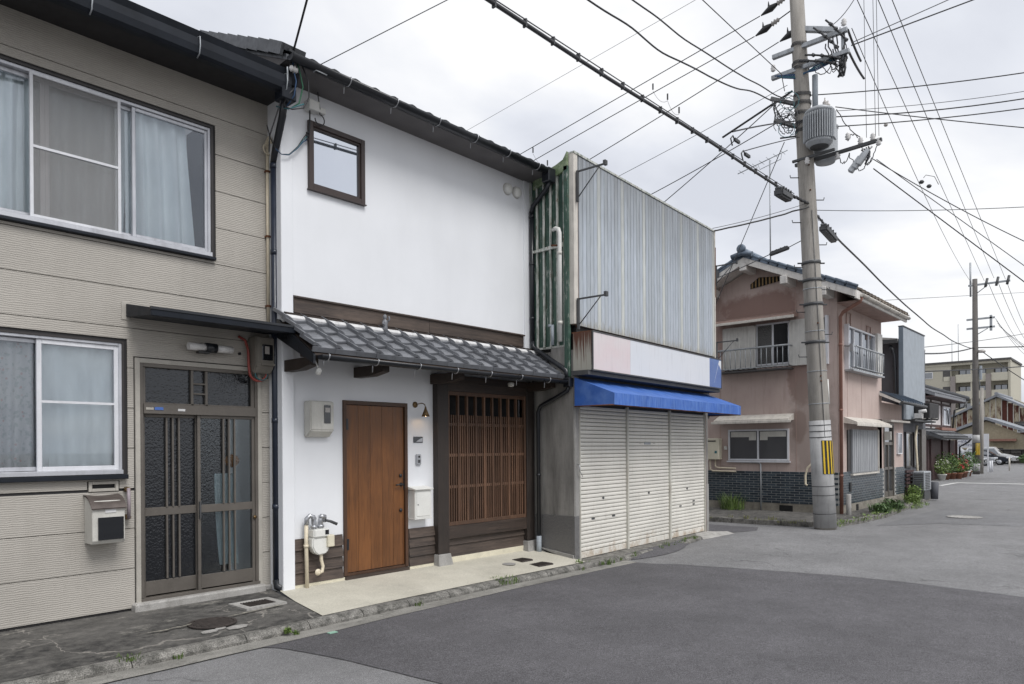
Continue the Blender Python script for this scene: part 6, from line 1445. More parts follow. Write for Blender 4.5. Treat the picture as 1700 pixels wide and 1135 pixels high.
for y in (21.35, 26.75): MB().box(AXX - .25, AXX + .3, y, y + .75, -1, 14.0 if y < 25 else 13.9).build('pier', MT['apt_pier'], ap)
for (y, h) in ((27.6, 4.2), (26.6, 7.0)): MB().tube([(AXX + 2, y, 16.5), (AXX + 2, y, 16.5 + h)], .05, 6).build('roof_aerial', MT['galv'], ap)
b = MB(); b.add([(AXX + 5, 18.5, 9.6), (AXX + 5, 10, 5.2), (AXX + 5, 10, 0), (AXX + 5, 18.5, 0), (AXX + 10, 18.5, 9.6), (AXX + 10, 10, 5.2), (AXX + 10, 10, 0), (AXX + 10, 18.5, 0)], [(0,1,2,3),(4,7,6,5),(0,4,5,1),(1,5,6,2)]); b.build('annexe', MT['apt_wall'], ap)
# company sign on posts
sg = thing('parking_sign', (54, 8.7, -.1), 'wide white car park sign with navy lettering on two posts', 'sign')
MB().box(54, 54.06, 7.82, 9.60, 1.41, 2.29).build('board', MT['alu_white'], sg)
for y in (7.88, 9.5): MB().box(54.02, 54.08, y - .035, y + .035, -.12, 1.41).build('post', MT['alu_white'], sg)
def text(body, size, loc, mat, parent, rot, name='lettering', ext=.003, bold=False):
    cu = bpy.data.curves.new('txt', 'FONT'); cu.body = body; cu.size = size; cu.extrude = ext; cu.resolution_u = 3
    if bold: cu.offset = size * .018
    o = bpy.data.objects.new('txt', cu); COL.objects.link(o); bpy.context.view_layer.update()
    me = bpy.data.meshes.new_from_object(o.evaluated_get(bpy.context.evaluated_depsgraph_get())); bpy.data.objects.remove(o)
    me.materials.clear(); me.materials.append(mat)
    n_ = bpy.data.objects.new(name, me); COL.objects.link(n_); n_.parent = parent
    n_.matrix_local = WM[parent].inverted() @ T(*loc) @ RZ(rot) @ RX(pi / 2); return n_
for body, s_, y, z in (('GSU', .22, 9.22, 1.97), ('ービルエ     店', .17, 9.50, 1.76), ('エスエアグリー', .13, 9.50, 1.53)):
    try: text(body, s_, (53.985, y, z), MT['sign_navy'], sg, -pi / 2, bold=True)
    except Exception as ex: print('text', ex)
# cars seen from the side, noses to the street (towards -y)
def make_car(name, y0, x0, L_, H, W_, paint, label, boxy):
    z0 = zr(x0) ; t_ = thing(name, (x0, y0 + L_ / 2, z0), label, 'car')
    if boxy: pr = [(0, .35), (.02, .75), (.16, .98), (.27, 1.08), (.37, 1.0 + .62 * (H - 1)), (.43, H * .98), (.60, H), (.93, H * .98), (.985, H * .72), (1, .9), (1, .35)]
    else: pr = [(0, .35), (.02, .62), (.10, .78), (.27, .92), (.42, H * .96), (.55, H), (.72, H * .97), (.88, 1.05), (.99, .95), (1, .35)]
    out_ = [(p[0] * L_, p[1]) for p in pr]
    b = MB(); m_ = len(out_); secs = [(-W_ / 2, .90), (-W_ / 2 + .02, .97), (-W_ / 2 + .12, 1.0), (W_ / 2 - .12, 1.0), (W_ / 2 - .02, .97), (W_ / 2, .9)]
    vs = []
    for (xx, sc) in secs:
        for (yy, z) in out_:
            tumble = .16 * max(0, z - .95) / (H - .95) if xx < 0 else -.16 * max(0, z - .95) / (H - .95)
            zz = .35 + (z - .35) * (sc if z > .9 else 1) if abs(xx) > W_ / 2 - .01 else z
            vs.append((x0 + xx + tumble, y0 + yy, z0 + zz))
    fs = [tuple(range(m_)), tuple((len(secs) - 1) * m_ + k for k in range(m_))[::-1]]
    for i in range(len(secs) - 1):
        for k in range(m_): k2 = (k + 1) % m_; fs.append((i*m_+k, i*m_+k2, (i+1)*m_+k2, (i+1)*m_+k))
    b.add(vs, fs); b.build('body', MT[paint], t_, bevel=.03, seg=2)
    xs_ = x0 - W_ / 2 - .006
    hw = (1.02, H * .90)
    def win(ya, yb, yc, yd):
        tb = .16 * (hw[1] - .95) / (H - .95)
        b = MB(); b.add([(xs_ + .01, y0 + ya, z0 + hw[0]), (xs_ + .01, y0 + yb, z0 + hw[0]), (xs_ + tb, y0 + yc, z0 + hw[1]), (xs_ + tb, y0 + yd, z0 + hw[1]), (xs_ + .06, y0 + ya, z0 + hw[0]), (xs_ + .06, y0 + yb, z0 + hw[0]), (xs_ + tb + .05, y0 + yc, z0 + hw[1]), (xs_ + tb + .05, y0 + yd, z0 + hw[1])], [(0,1,2,3),(4,7,6,5),(0,4,5,1),(1,5,6,2),(2,6,7,3),(3,7,4,0)]); b.build('side_window', MT['glass_far'], t_)
    if boxy: win(.32 * L_, .53 * L_, .53 * L_, .42 * L_); win(.55 * L_, .76 * L_, .76 * L_, .55 * L_); win(.78 * L_, .95 * L_, .92 * L_, .78 * L_)
    else: win(.33 * L_, .56 * L_, .56 * L_, .45 * L_); win(.58 * L_, .80 * L_, .72 * L_, .58 * L_)
    # windscreen
    a, c = (pr[3], pr[4]) 
    b = MB(); yy0, zz0, yy1, zz1 = y0 + a[0] * L_ + .03, a[1] + .02, y0 + c[0] * L_ - .01, c[1] - .04
    b.add([(x0 - W_*.42, yy0 - .03, z0 + zz0), (x0 + W_*.42, yy0 - .03, z0 + zz0), (x0 + W_*.36, yy1 - .03, z0 + zz1), (x0 - W_*.36, yy1 - .03, z0 + zz1)], [(0, 1, 2, 3)]); b.build('windscreen', MT['glass_far'], t_)
    for yy in (.19 * L_, .80 * L_):
        for sx in (-1, 1):
            w_ = MB().lathe([(.001, 0), (.20, 0), (.30, .01), (.32, .05), (.32, .18), (.30, .21), (.001, .21)], (x0 + sx * (W_ / 2 - .10) - .105, y0 + yy, z0 + .32), 18, RY(pi / 2)).build('wheel', MT['tyre'], t_)
            MB().lathe([(.001, -.01), (.19, -.005), (.20, .01)], (x0 + sx * (W_ / 2 - .10) + (-.115 if sx < 0 else .115), y0 + yy, z0 + .32), 12, RY(pi / 2)).build('rim', MT['steel'], w_)
    for sx in (-1, 1): MB().box(x0 + sx * W_ * .40 - .16, x0 + sx * W_ * .40 + .16, y0 - .01, y0 + .30, z0 + .66, z0 + .80).build('headlight', MT['lamp_glass'], t_, bevel=.03)
    MB().box(x0 - W_ * .28, x0 + W_ * .28, y0 - .03, y0 + .02, z0 + .42, z0 + .62).build('grille', MT['black_plastic'], t_); MB().box(x0 - .17, x0 + .17, y0 - .045, y0 - .03, z0 + .45, z0 + .56).build('number_plate', MT['sticker_white'], t_)
    MB().box(x0 - W_ / 2 - .13, x0 - W_ / 2 + .02, y0 + .30 * L_, y0 + .30 * L_ + .16, z0 + 1.0, z0 + 1.14).build('side_mirror', MT[paint], t_, bevel=.03)
make_car('parked_minivan', 11.5, 77.5, 4.7, 1.80, 1.7, 'car_silver', 'silver minivan parked side-on behind the far dark pole', True)
make_car('parked_car', 11.2, 81.5, 4.3, 1.50, 1.68, 'car_silver', 'silver hatchback between the minivan and the dark car', False)
make_car('parked_car', 10.5, 85.0, 4.4, 1.50, 1.7, 'car_dark', 'dark car parked right of the silver hatchback', False)
make_car('parked_car', 10.45, 89.0, 4.5, 1.80, 1.75, 'car_white', 'white tall car parked rearmost beside the stone wall', True)
for i, (x, y, c) in enumerate(((56, 8.05, 'alu_white'), (57.5, 8.15, 'alu_white'), (62, 7.75, 'cream_trim'))):
    MB().tube([(x, y, zr(x)), (x, y, zr(x) + (.75, .75, .95)[i])], .05, 8).build('marker_post', MT[c], label=('left short white post in front of the far car park', 'right short white post in front of the far car park', 'cream post by the dark parked car')[i], cat='post')

# ================================================================== UTILITY POLE
setxf()
def PZ(z): return Vector((15.0 - .33 * (z + .06) / 10.26, 4.95 + .36 * (z + .06) / 10.26, z))
pl = thing('utility_pole', (15.0, 4.95, -.06), 'leaning concrete utility pole at the corner with transformer and yellow-black sleeve', 'utility pole')
MB().tube([PZ(-.08), PZ(3), PZ(6), PZ(9), PZ(12.4)], .205, 24, r2=.125).build('shaft', MT['pole'], pl)
R_ = lambda z: .205 - .08 * (z + .06) / 12.4
b = MB(); b.tube([PZ(-.02), PZ(1.0), PZ(2.12)], R_(0) + .012, 28, r2=R_(2.1) + .012); b.build('base_sleeve', MT['pole_sleeve'], pl)
for z in (.25, .62, .80, 1.78, 1.90, 2.02, 2.45, 3.1, 3.9, 4.75, 5.3): b = MB(); b.tube([PZ(z), PZ(z + .014)], R_(z) + (.018 if z < 2.1 else .008), 24); b.build('band', MT['galv'] if z > 2.1 else MT['dark_steel'], pl)
# reflective sleeve, stripes facing the street corner
b = MB(); z0, z1 = 1.05, 1.72
def arcband(a0, a1, z0, z1, off, mb, n=4):
    def f(u, v):
        a = a0 + (a1 - a0) * u; z = z0 + (z1 - z0) * v; c = PZ(z); r = R_(z) + off; return (c.x + r * cos(a), c.y + r * sin(a), z)
    mb.grid(f, n, 2); mb.fixn = False; return mb
fa = math.atan2(-F0.y, -F0.x)
slv = arcband(fa - .35, fa + 1.9, z0, z1, .016, MB(), 14).build('warning_sleeve', MT['black_plastic'], pl)
for i in range(6):
    a = fa - .26 + i * .36; arcband(a, a + .15, z0 + .005, z1 - .005, .021, MB(), 3).build('yellow_stripe', MT['yellow'], slv)
def step(z, sgn):
    c = PZ(z); d = Rr * sgn; d = Vector((d.x, d.y, 0)).normalized(); MB().tube([c + d * R_(z) * .8, c + d * (R_(z) + .16), c + d * (R_(z) + .17) + Vector((0, 0, .05))], .010, 6).build('step_bolt', MT['dark_steel'], pl)
for i in range(9): step(3.4 + i * .45, 1 if i % 2 else -1)
for z in (3.66, 4.42, 4.9, 5.25): 
    b = MB(); b.tube([PZ(z), PZ(z + .06)], R_(z) + .014, 24); c = PZ(z + .03); d = Vector((Rr.x, Rr.y, 0)).normalized()
    b.tube([c - d * (R_(z) + .10), c + d * (R_(z) + .10)], .016, 6); b.build('clamp_band', MT['dark_steel'], pl)
for z in (1.35, 2.9, 3.0, 4.05, 6.7, 7.2):
    c = PZ(z) - Vector((F0.x, F0.y, 0)) * R_(z); MB().lathe([(.016, 0), (.016, .02), (.001, .025)], c, 8, RZ(0) @ RY(-pi / 2)).build('bolt', MT['rust'], pl)
# earth wire up the shaft
MB().tube([PZ(z) - Vector((F0.x, F0.y, 0)) * (R_(z) + .01) + Vector((.0, .0, 0)) for z in (1.8, 3, 5, 6.3)], .006, 5).build('earth_wire', MT['cable_grey'], pl)
c = PZ(2.8) + Vector((Rr.x, Rr.y, 0)) * (R_(2.8) + .03); MB().tube([PZ(z) + Vector((Rr.x, Rr.y, 0)) * (R_(z) + .02) for z in (2.45, 2.95)], .018, 8).build('conduit', MT['white_plastic'], pl)
def arm(name, a, c, s, mat='galv'):
    a, c = Vector(a), Vector(c); d = (c - a); L_ = d.length; M_ = Matrix.Translation(a) @ d.to_track_quat('X', 'Z').to_matrix().to_4x4()
    return MB().box(0, L_, -s / 2, s / 2, -s / 2, s / 2, M_).build(name, MT[mat], pl, bevel=.006)
AXm = 14.62
arm('cross_arm', (AXm - .02, 5.80, 9.56), (AXm + .02, 4.36, 9.60), .085)
arm('cross_arm', (AXm - .02, 5.82, 9.14), (AXm + .02, 4.33, 9.18), .085)
arm('cross_arm', (AXm + .05, 4.45, 8.95), (AXm + .05, 4.45, 9.65), .06)
arm('cross_arm', (AXm + .05, 5.3, 9.98), (AXm + .25, 4.62, 9.78), .10)
arm('cross_arm', (14.9, 5.52, 10.70), (14.9, 4.0, 10.95), .08)
arm('cross_arm', (14.9, 5.50, 11.9), (14.9, 4.0, 11.9), .08)
arm('transformer_arm', (14.85, 5.45, 7.33), (14.85, 3.82, 7.40), .065, 'dark_steel')
arm('transformer_arm', (14.62, 5.42, 7.33), (14.62, 4.6, 7.36), .05, 'dark_steel')
arm('low_arm', (14.35, 5.75, 8.62), (14.72, 5.20, 8.42), .07, 'dark_steel'); arm('low_arm', (14.35, 5.68, 8.16), (14.72, 5.22, 7.98), .07, 'dark_steel')
arm('antenna_arm', (14.5, 5.62, 7.83), (14.75, 5.25, 7.86), .03, 'dark_steel')
# bands of wrapped cable
for z in (8.45, 8.62, 8.25, 8.05, 7.9, 9.15, 9.25, 9.62):
    b = MB(); c = PZ(z); r = R_(z) + .014
    for q in range(3):
        b.tube([(c.x + r * cos(a * pi / 9), c.y + r * sin(a * pi / 9), z + q * .025 + .01 * sin(a)) for a in range(19)], .007, 5)
    b.build('cable_wrap', MT['cable_grey'], pl)
MB().tube([(14.78, 5.02, 9.0), (14.78, 5.02, 8.28)], .055, 12).build('riser_duct', MT['slab_blue'], pl)
# transformer drum
def drum(cx, cy, z0, z1, r, label, ribs):
    t_ = thing('transformer', (cx, cy, z0), label, 'transformer')
    MB().lathe([(.001, 0), (r * .72, .0), (r * .78, .05), (r * .9, .06), (r * .93, .10), (r * (.78 if ribs else .93), .13), (r * (.78 if ribs else .93), z1 - z0 - .13), (r * .93, z1 - z0 - .1), (r * .99, z1 - z0 - .09), (r * .99, z1 - z0 - .05), (r * .7, z1 - z0), (.001, z1 - z0 + .01)], (cx, cy, z0), 28).build('tank', MT['transformer'], t_)
    if ribs:
        me = mesh_of(MB().box(r * .86, r * 1.09, -.008, .008, .10, z1 - z0 - .13), 'fin', MT['transformer'], .003)
        for i in range(30):
            a = fa - 1.9 + i * .155
            if i < 18: place(me, 'cooling_fin', T(cx, cy, z0) @ RZ(a), t_)
        MB().box(-.10, .10, -.02, .02, .1, z1 - z0 - .1, T(cx, cy, z0) @ RZ(fa + .95) @ T(r * 1.02, 0, 0) @ RZ(pi / 2)).build('terminal_plate', MT['transformer'], t_)
        MB().lathe([(.001, -.015), (r * .62, -.01), (r * .66, .01)], (cx, cy, z0), 24).build('base_plate', MT['dark_steel'], t_)
    for i in range(3):
        a = fa + .3 + i * 1.0; p = Vector((cx + r * .6 * cos(a), cy + r * .6 * sin(a), z1 - .02))
        MB().lathe([(.03, 0), (.045, .03), (.03, .05), (.045, .07), (.03, .09), (.012, .12), (.012, .16), (.001, .165)], p, 12).build('bushing', MT['porcelain_grey'], t_)
    return t_
drum(14.55, 4.87, 7.46, 8.20, .27, 'ribbed grey transformer drum bolted to the corner pole', True)
drum(15.05, 4.92, 7.30, 8.05, .25, 'second smooth grey transformer half hidden behind the ribbed one', False)
# insulators and cut-out gear on the lower arm
def insulator(p, name_label, d=(0, 0, 1), s=1.0, mat='porcelain'):
    M_ = Vector(d).to_track_quat('Z', 'X').to_matrix().to_4x4()
    return MB().lathe([(.02*s, 0), (.045*s, .02*s), (.03*s, .04*s), (.05*s, .06*s), (.03*s, .085*s), (.04*s, .10*s), (.015*s, .13*s), (.001, .135*s)], p, 12, M_).build('insulator', MT[mat], pl)
for p in ((14.85, 3.98, 7.42), (14.85, 4.20, 7.41), (14.85, 3.88, 7.30), (14.75, 4.40, 7.52), (14.85, 4.62, 7.24), (14.6, 5.12, 7.2), (14.5, 5.75, 9.22), (14.62, 4.42, 9.68)): insulator(p, '', s=1.1)
fb = thing('cutout_switch', (14.8, 4.1, 6.95), 'cluster of grey cut-out switches hanging from the end of transformer arm', 'switchgear')
for i in range(3):
    M_ = T(14.82, 4.16 + i * .07 - .05, 7.18 - i * .05) @ RX(.6) @ RY(.2); MB().box(-.05, .05, -.05, .05, -.22, .10, M_).build('fuse_case', MT['transformer'], fb, bevel=.012)
    MB().tube([M_ @ Vector((0, 0, .1)), M_ @ Vector((0, -.02, .18))], .018, 8).build('terminal', MT['porcelain'], fb)
for i in range(4): MB().tube([(14.82 + .03 * i, 4.05 + .05 * i, 7.32), (14.80, 4.02, 7.20 - .03 * i), (14.84, 4.12, 7.0)], .014, 6).build('lever', MT['dark_steel'], fb)
def wob(a, c, sag, n=14, jit=0, seed=0):
    a, c = Vector(a), Vector(c); return [a + (c - a) * t - Vector((0, 0, 4 * sag * t * (1 - t))) + (Vector((noise.noise(Vector((t * 9, seed, 0))), noise.noise(Vector((t * 9, seed, 5))), noise.noise(Vector((t * 9, seed, 9))))) * jit) for t in [i / n for i in range(n + 1)]]
# loops of jumper wire round the pole head, one bundle per part
rs = random.Random(3)
jump = [((14.6, 4.62, 9.6), (14.62, 4.45, 9.0), .25), ((14.6, 4.55, 9.55), (14.62, 4.40, 9.05), .35), ((14.62, 4.42, 9.65), (14.66, 4.38, 9.1), .30), ((14.6, 4.75, 9.45), (14.62, 4.55, 9.0), .28), ((14.6, 4.7, 9.5), (14.62, 4.42, 9.3), .45), ((14.6, 4.62, 9.3), (14.64, 4.38, 9.15), .42), ((14.6, 4.85, 9.1), (14.64, 4.45, 9.12), .25), ((14.6, 5.0, 9.05), (14.64, 4.6, 9.1), .18), ((14.66, 4.5, 9.7), (14.7, 4.36, 9.2), .05),
        ((14.62, 4.5, 9.1), (14.64, 4.40, 8.95), .30), ((14.62, 4.48, 9.05), (14.64, 4.42, 9.3), .38), ((14.35, 5.7, 8.6), (14.6, 5.45, 8.3), .22), ((14.36, 5.7, 8.6), (14.6, 5.4, 7.95), .18),
        ((14.35, 5.68, 8.5), (14.38, 5.6, 8.1), .15), ((14.4, 5.62, 8.3), (14.62, 5.40, 8.0), .22), ((14.35, 5.72, 8.55), (14.5, 5.52, 7.9), .20), ((14.6, 5.4, 8.25), (14.55, 5.1, 8.2), .15), ((14.8, 4.62, 8.2), (14.85, 4.20, 7.55), .08),
        ((14.85, 4.2, 7.5), (14.85, 4.0, 7.1), .25), ((14.85, 4.4, 7.3), (14.84, 4.1, 7.0), .22), ((14.85, 4.62, 7.35), (14.84, 4.4, 7.3), .2), ((14.85, 3.9, 7.4), (14.84, 4.1, 7.0), .15), ((14.85, 4.25, 7.55), (14.75, 4.4, 7.5), -.10)]
for i, (a, c, s_) in enumerate(jump):
    MB().tube(wob(a, c, s_, 14, .05, i), .013 if i < 6 else .009, 5).build('jumper_wire', MT['cable'] if i % 3 else MT['cable_grey'], pl)
for i in range(16):
    c = Vector((14.38 + rs.uniform(0, .2), 5.60 - rs.uniform(0, .25), 8.15 + rs.uniform(-.25, .35))); r = rs.uniform(.07, .16); a0 = rs.uniform(0, 6)
    MB().tube([c + Vector((r * .6 * cos(a0 + q), -r * cos(a0 + q), r * sin(a0 + q) * 1.2)) for q in [k * .5 for k in range(11)]], .0065, 5).build('cable_loop', MT[('cable', 'cable_grey', 'cable', 'cable_teal')[i % 4]], pl)
for i in range(4): 
    MB().tube([Vector((14.50, 5.72 - .05 * i, 9.12 - .03 * i)), Vector((14.6, 5.3, 9.05 - .03 * i)), Vector((14.6, 4.95, 9.0 + .03 * i)), Vector((14.66, 4.4, 9.13 + .02 * i))], .012, 6).build('blue_lead', MT['cable_blue'] if i != 2 else MT['cable_teal'], pl)
# black dead-end sleeves near the arms
for i, (a, c) in enumerate((((14.5, 4.72, 9.86), (14.62, 4.38, 9.40)), ((14.5, 4.95, 9.8), (14.62, 4.55, 9.32)), ((14.45, 5.1, 9.3), (14.6, 4.5, 9.08)), ((14.4, 5.2, 9.2), (14.6, 4.6, 9.02)))):
    p = wob(a, c, -.02, 8); MB().tube(p, .018, 6).build('strain_clamp', MT['cable'], pl)
    for q in (2, 4, 6, 8): MB().tube([p[q] + Vector((0, .02, .02)), p[q] - Vector((0, .02, .02))], .032, 8).build('clamp_knuckle', MT['dark_steel'], pl)
for i in range(3):
    x, y = 14.64, 4.40 + i * .05; MB().tube([(x, y, 9.05), (x, y + .01, 8.85 - .03 * i), (x + .01, y + .04, 8.74)], .017, 8, r2=.024).build('cable_end_sleeve', MT['cable'], pl)

# ---- wires
W_ = []
def wire(a, c, sag, r, label, mat='cable', group=None, ext=1.0, jit=0, n=18, cat='cable', name='cable'):
    a, c = Vector(a), Vector(c)
    if ext != 1: c = a + (c - a) * ext; sag = sag * ext * ext
    return MB().tube(wob(a, c, sag, n, jit, len(W_)), r, 5, caps=False).build(name, MT[mat], label=label, cat=cat, group=group)
A0_, A1_ = Vector((14.0, 5.16, 6.42)), Vector((4.23, 4.8, 5.94)); A9 = A0_ + (A1_ - A0_) * 1.5
bn = thing('telephone_cable', tuple((A0_ + A9) / 2), 'thick lashed telephone cable from the corner pole to the top of picture', 'cable')
MB().tube([A0_ + (A9 - A0_) * i / 24 - Vector((0, 0, .04 * sin(i * .7) * .3)) for i in range(25)], .022, 8).build('cable', MT['cable'], bn)
MB().tube([A0_ + (A9 - A0_) * i / 24 + Vector((0, 0, .050)) for i in range(25)], .007, 5).build('messenger_wire', MT['cable_grey'], bn)
for i in range(1, 30):
    p = A0_ + (A9 - A0_) * i / 30; MB().box(p.x - .010, p.x + .010, p.y - .020, p.y + .028, p.z - .030, p.z + .054).build('lashing_clip', MT['dark_steel'], bn)
def closure(a, c, r, label):
    t_ = thing('splice_closure', tuple((Vector(a) + Vector(c)) / 2), label, 'cable splice box'); a, c = Vector(a), Vector(c)
    M_ = Matrix.Translation(a) @ (c - a).to_track_quat('X', 'Z').to_matrix().to_4x4(); L_ = (c - a).length
    MB().box(0, L_, -r, r, -r, r * .7, M_).build('case', MT['dark_steel'], t_, bevel=r * .35, seg=2); MB().box(.02, L_ - .02, -r * .75, r * .75, r * .7, r * 1.05, M_).build('cover', MT['galv'], t_, bevel=.01)
    for q in range(4): MB().box(L_ * (.15 + q * .22), L_ * (.15 + q * .22) + .02, -r * 1.01, r * 1.01, -r * .5, r * 1.07, M_).build('strap', MT['dark_steel'], t_)
closure((13.05, 5.10, 6.26), (13.65, 5.13, 6.30), .085, 'dark splice box on the thick cable just left of the pole')
closure((15.85, 5.24, 6.26), (16.75, 5.30, 6.20), .085, 'dark splice box on the cable just right of the pole')
closure((16.0, 6.45, 5.93), (16.0, 6.02, 6.01), .045, 'pale long splice box hanging above the pink roof ridge')
wire((16.0, 6.02, 6.01), (15.0, 5.3, 5.85), .0, .010, 'short wire from the pale splice box to the pole'); wire((16.0, 6.45, 5.93), (16.2, 8.6, 5.5), .03, .010, 'thin wire running from the pale splice box behind the facade', 'cable_grey')
wire((14.95, 5.16, 6.40), (49.8, 8.01, 7.29), .55, .023, 'thick sagging telephone cable between the corner pole and far pole', n=40, jit=.03)
rs = random.Random(9)
for k_ in range(7):
    t0 = .03 * k_; p = Vector((14.95, 5.16, 6.40)) + Vector((.8 * k_ / 3, .06 * k_ / 3, -.02 * k_)); r = .06
    MB().tube([p + Vector((.05 * cos(q), .0, r * sin(q))) for q in [i * .7 for i in range(10)]], .006, 5).build('cable_loop', MT['cable_grey'], pl)
wire((14.0, 5.16, 6.42), (14.75, 5.12, 6.44), 0, .028, 'short thick cable end clamped to the pole', jit=.02)
wire((13.58, 5.2, 8.14), (6.16, 5.0, 7.26), .30, .012, 'wavy service cable, lower of the two descending to the corner pole', ext=1.25, n=60, jit=.045)
wire((13.67, 5.2, 8.2), (7.32, 5.0, 7.51), .12, .011, 'service cable just above the wavy one near the pole', ext=1.3, n=40, jit=.02)
wire((13.5, 5.2, 8.6), (8.16, 5.0, 8.24), .0, .008, 'thin straight wire reaching the pole above both service cables', ext=1.4)
wire((13.5, 5.2, 8.6), (14.5, 5.52, 8.75), .0, .008, 'thin wire end fixed at the upper left arm')
hv = 'black-sleeved overhead wires running behind the houses'
for i, (a, c, s_) in enumerate((((14.75, 6.12, 10.61), (14.75, 16.81, 8.92), .0), ((14.75, 6.24, 10.23), (14.75, 16.82, 8.33), -.05), ((14.75, 5.73, 9.92), (14.75, 16.82, 7.77), .10))):
    lab = ('uppermost', 'middle', 'lowest')[i]
    wire(a, c, s_, .010, lab + ' of three parallel high wires slanting behind the shop roof', ext=1.6)
    a = Vector(a); d = Vector((0, -.55, .17)).normalized()
    t_ = thing('dead_end_insulator', tuple(a), lab + ' dark dead-end insulator cover left of the pole top', 'insulator')
    p0 = a + Vector((0, -.02, 0))
    MB().lathe([(.012, 0), (.045, .12), (.07, .22), (.05, .30), (.03, .36)], p0, 10, d.to_track_quat('Z', 'X').to_matrix().to_4x4()).build('cover', MT['black_plastic'], t_)
    p = p0 + d * .30 + Vector((0, .02, .07)); MB().tube([p0 + d * .18, p0 + d * .24 + Vector((0, .07, .16))], .035, 8, r2=.006).build('horn', MT['black_plastic'], t_)
    MB().lathe([(.03, .36), (.06, .38), (.03, .41), (.06, .44), (.03, .47), (.05, .50), (.02, .53)], p0, 12, d.to_track_quat('Z', 'X').to_matrix().to_4x4()).build('porcelain', MT['porcelain_grey'], t_)
    MB().tube([p0 + d * .50, PZ((10.85, 10.45, 10.12)[i])], .012, 6).build('strap', MT['dark_steel'], t_)
wire((15.0, 7.72, 11.73), (15.0, 15.45, 10.92), .0, .005, 'faint topmost wire crossing the sky high above the shop', 'cable_grey', ext=1.6)
MB().tube([Vector((15.0, 7.72, 11.73)), Vector((15.0, 4.6, 12.05))], .005, 5, caps=False).build('cable', MT['cable_grey'], label='faint wire end rising out of frame beside the pole top', cat='cable')
wire((14.6, 5.5, 8.9), (14.8, 13.14, 7.7), .05, .006, 'fine wire low over the shop roof towards the back', 'cable_grey', ext=1.6)
wire((14.6, 5.6, 8.70), (15.5, 8.91, 7.58), .03, .010, 'steeper of two crossing wires left of the pole', ext=1.7); wire((14.6, 5.45, 8.28), (15.5, 9.33, 7.86), .03, .010, 'flatter of two crossing wires left of the pole', ext=1.7)
wire((14.6, 5.4, 8.75), (14.6, 6.9, 8.25), .0, .022, 'short thick black cable sleeve ending in mid span left of pole', mat='cable')
for i, (y, z) in enumerate(((8.68, 9.98), (8.30, 9.62), (8.01, 9.22), (12.33, 9.52), (11.84, 9.05))):
    MB().box(14.74, 14.76, y - .015, y + .015, z - .05, z + .09).build('wire_tag', MT['dark_steel'], label=('left', 'middle', 'right', 'far left', 'far right')[i] + ' small clip hanging on the parallel high wires', cat='wire clip')
wire((14.75, 8.68, 9.90), (14.75, 8.30, 9.55), .12, .004, 'thin drooping loop between left and middle wire clips', 'cable_grey'); wire((14.75, 8.30, 9.55), (14.75, 8.01, 9.15), .12, .004, 'thin drooping loop between middle and right wire clips', 'cable_grey'); wire((14.75, 12.33, 9.45), (14.75, 11.84, 8.98), .12, .004, 'thin drooping loop between the two far clips', 'cable_grey')
wire((14.62, 5.1, 6.36), (13.0, 6.36, 5.78), .03, .016, 'thick cable from the pole to the facade top corner', jit=.01, n=24); wire((14.62, 5.1, 6.44), (13.0, 6.36, 5.83), .03, .006, 'thin wire just above the facade corner cable', 'cable_grey')
wire((14.6, 5.3, 7.72), (13.1, 6.2, 4.4), .0, .009, 'steep stay wire crossing in front of the facade right corner') if False else None
wire((14.55, 5.55, 7.75), (16.6, 8.4, 4.4), -.0, .009, 'long steep wire from the pole bracket down past the pink gable', 'cable_grey')
wire((14.2, 5.2, 7.95), (11.2, 5.12, 6.75), -.02, .013, 'black service cable meeting the thick cable near its middle', n=20); wire((14.4, 5.2, 7.7), (11.6, 5.12, 6.55), -.01, .009, 'lower service wire meeting the thick cable near its middle', n=20)
for k_, (x, z) in enumerate(((11.15, 6.62), (11.55, 6.50))):
    MB().tube([(x, 5.1, z - .12), (x - .06, 5.1, z - .02), (x + .02, 5.1, z + .05), (x + .10, 5.1, z)], .012, 6).box(x + .08, x + .26, 5.08, 5.12, z - .01, z + .035).build('drop_clamp', MT['dark_steel'], label=('left', 'right')[k_] + ' small drop clamp where service wires meet the thick cable', cat='cable clamp')
rw = [((15.0, 4.4, 9.45), (16.48, 1.6, 10.29), .0, .013, 'upper right cable leaving the arm end to the sky', 'cable'), ((15.0, 4.4, 9.50), (16.49, 1.6, 10.58), 0, .009, 'thin wire just above the upper right cable', 'cable_grey'), ((14.88, 5.15, 8.68), (16.39, 1.6, 8.74), .05, .011, 'cable leaving the pole to the right below the arms', 'cable'),
      ((14.87, 5.15, 8.34), (16.38, 1.6, 8.49), .07, .006, 'thin wire above the transformer going right', 'cable_grey'), ((14.87, 5.15, 8.23), (16.37, 1.6, 8.40), .08, .012, 'thicker cable crossing the transformer top going right', 'cable'), ((14.87, 5.15, 8.02), (16.36, 1.6, 8.07), .05, .011, 'cable crossing the transformer fins going right', 'cable'),
      ((15.3, 4.8, 8.48), (16.33, 1.6, 7.51), .02, .010, 'wire from transformer top falling to the right edge', 'cable'), ((15.0, 5.1, 6.38), (16.25, 1.6, 6.16), .04, .007, 'thin level wire from pole below transformer going right', 'cable_grey')]
for a, c, s_, r, lab, m_ in rw: wire(a, c, s_, r, lab, m_, ext=2.2)
wire((14.95, 4.0, 6.92), (18.18, 1.8, 4.76), -.0, .011, 'lowest of three cables falling right from the cut-out switches', ext=1.5); wire((14.95, 4.0, 7.10), (18.23, 1.8, 5.79), .06, .009, 'highest of three cables falling right from the cut-out switches', ext=1.5); wire((15.16, 4.0, 7.16), (18.19, 1.8, 5.1), 0, .008, 'middle thin wire of three falling right from the switches', 'cable_grey', ext=1.5)
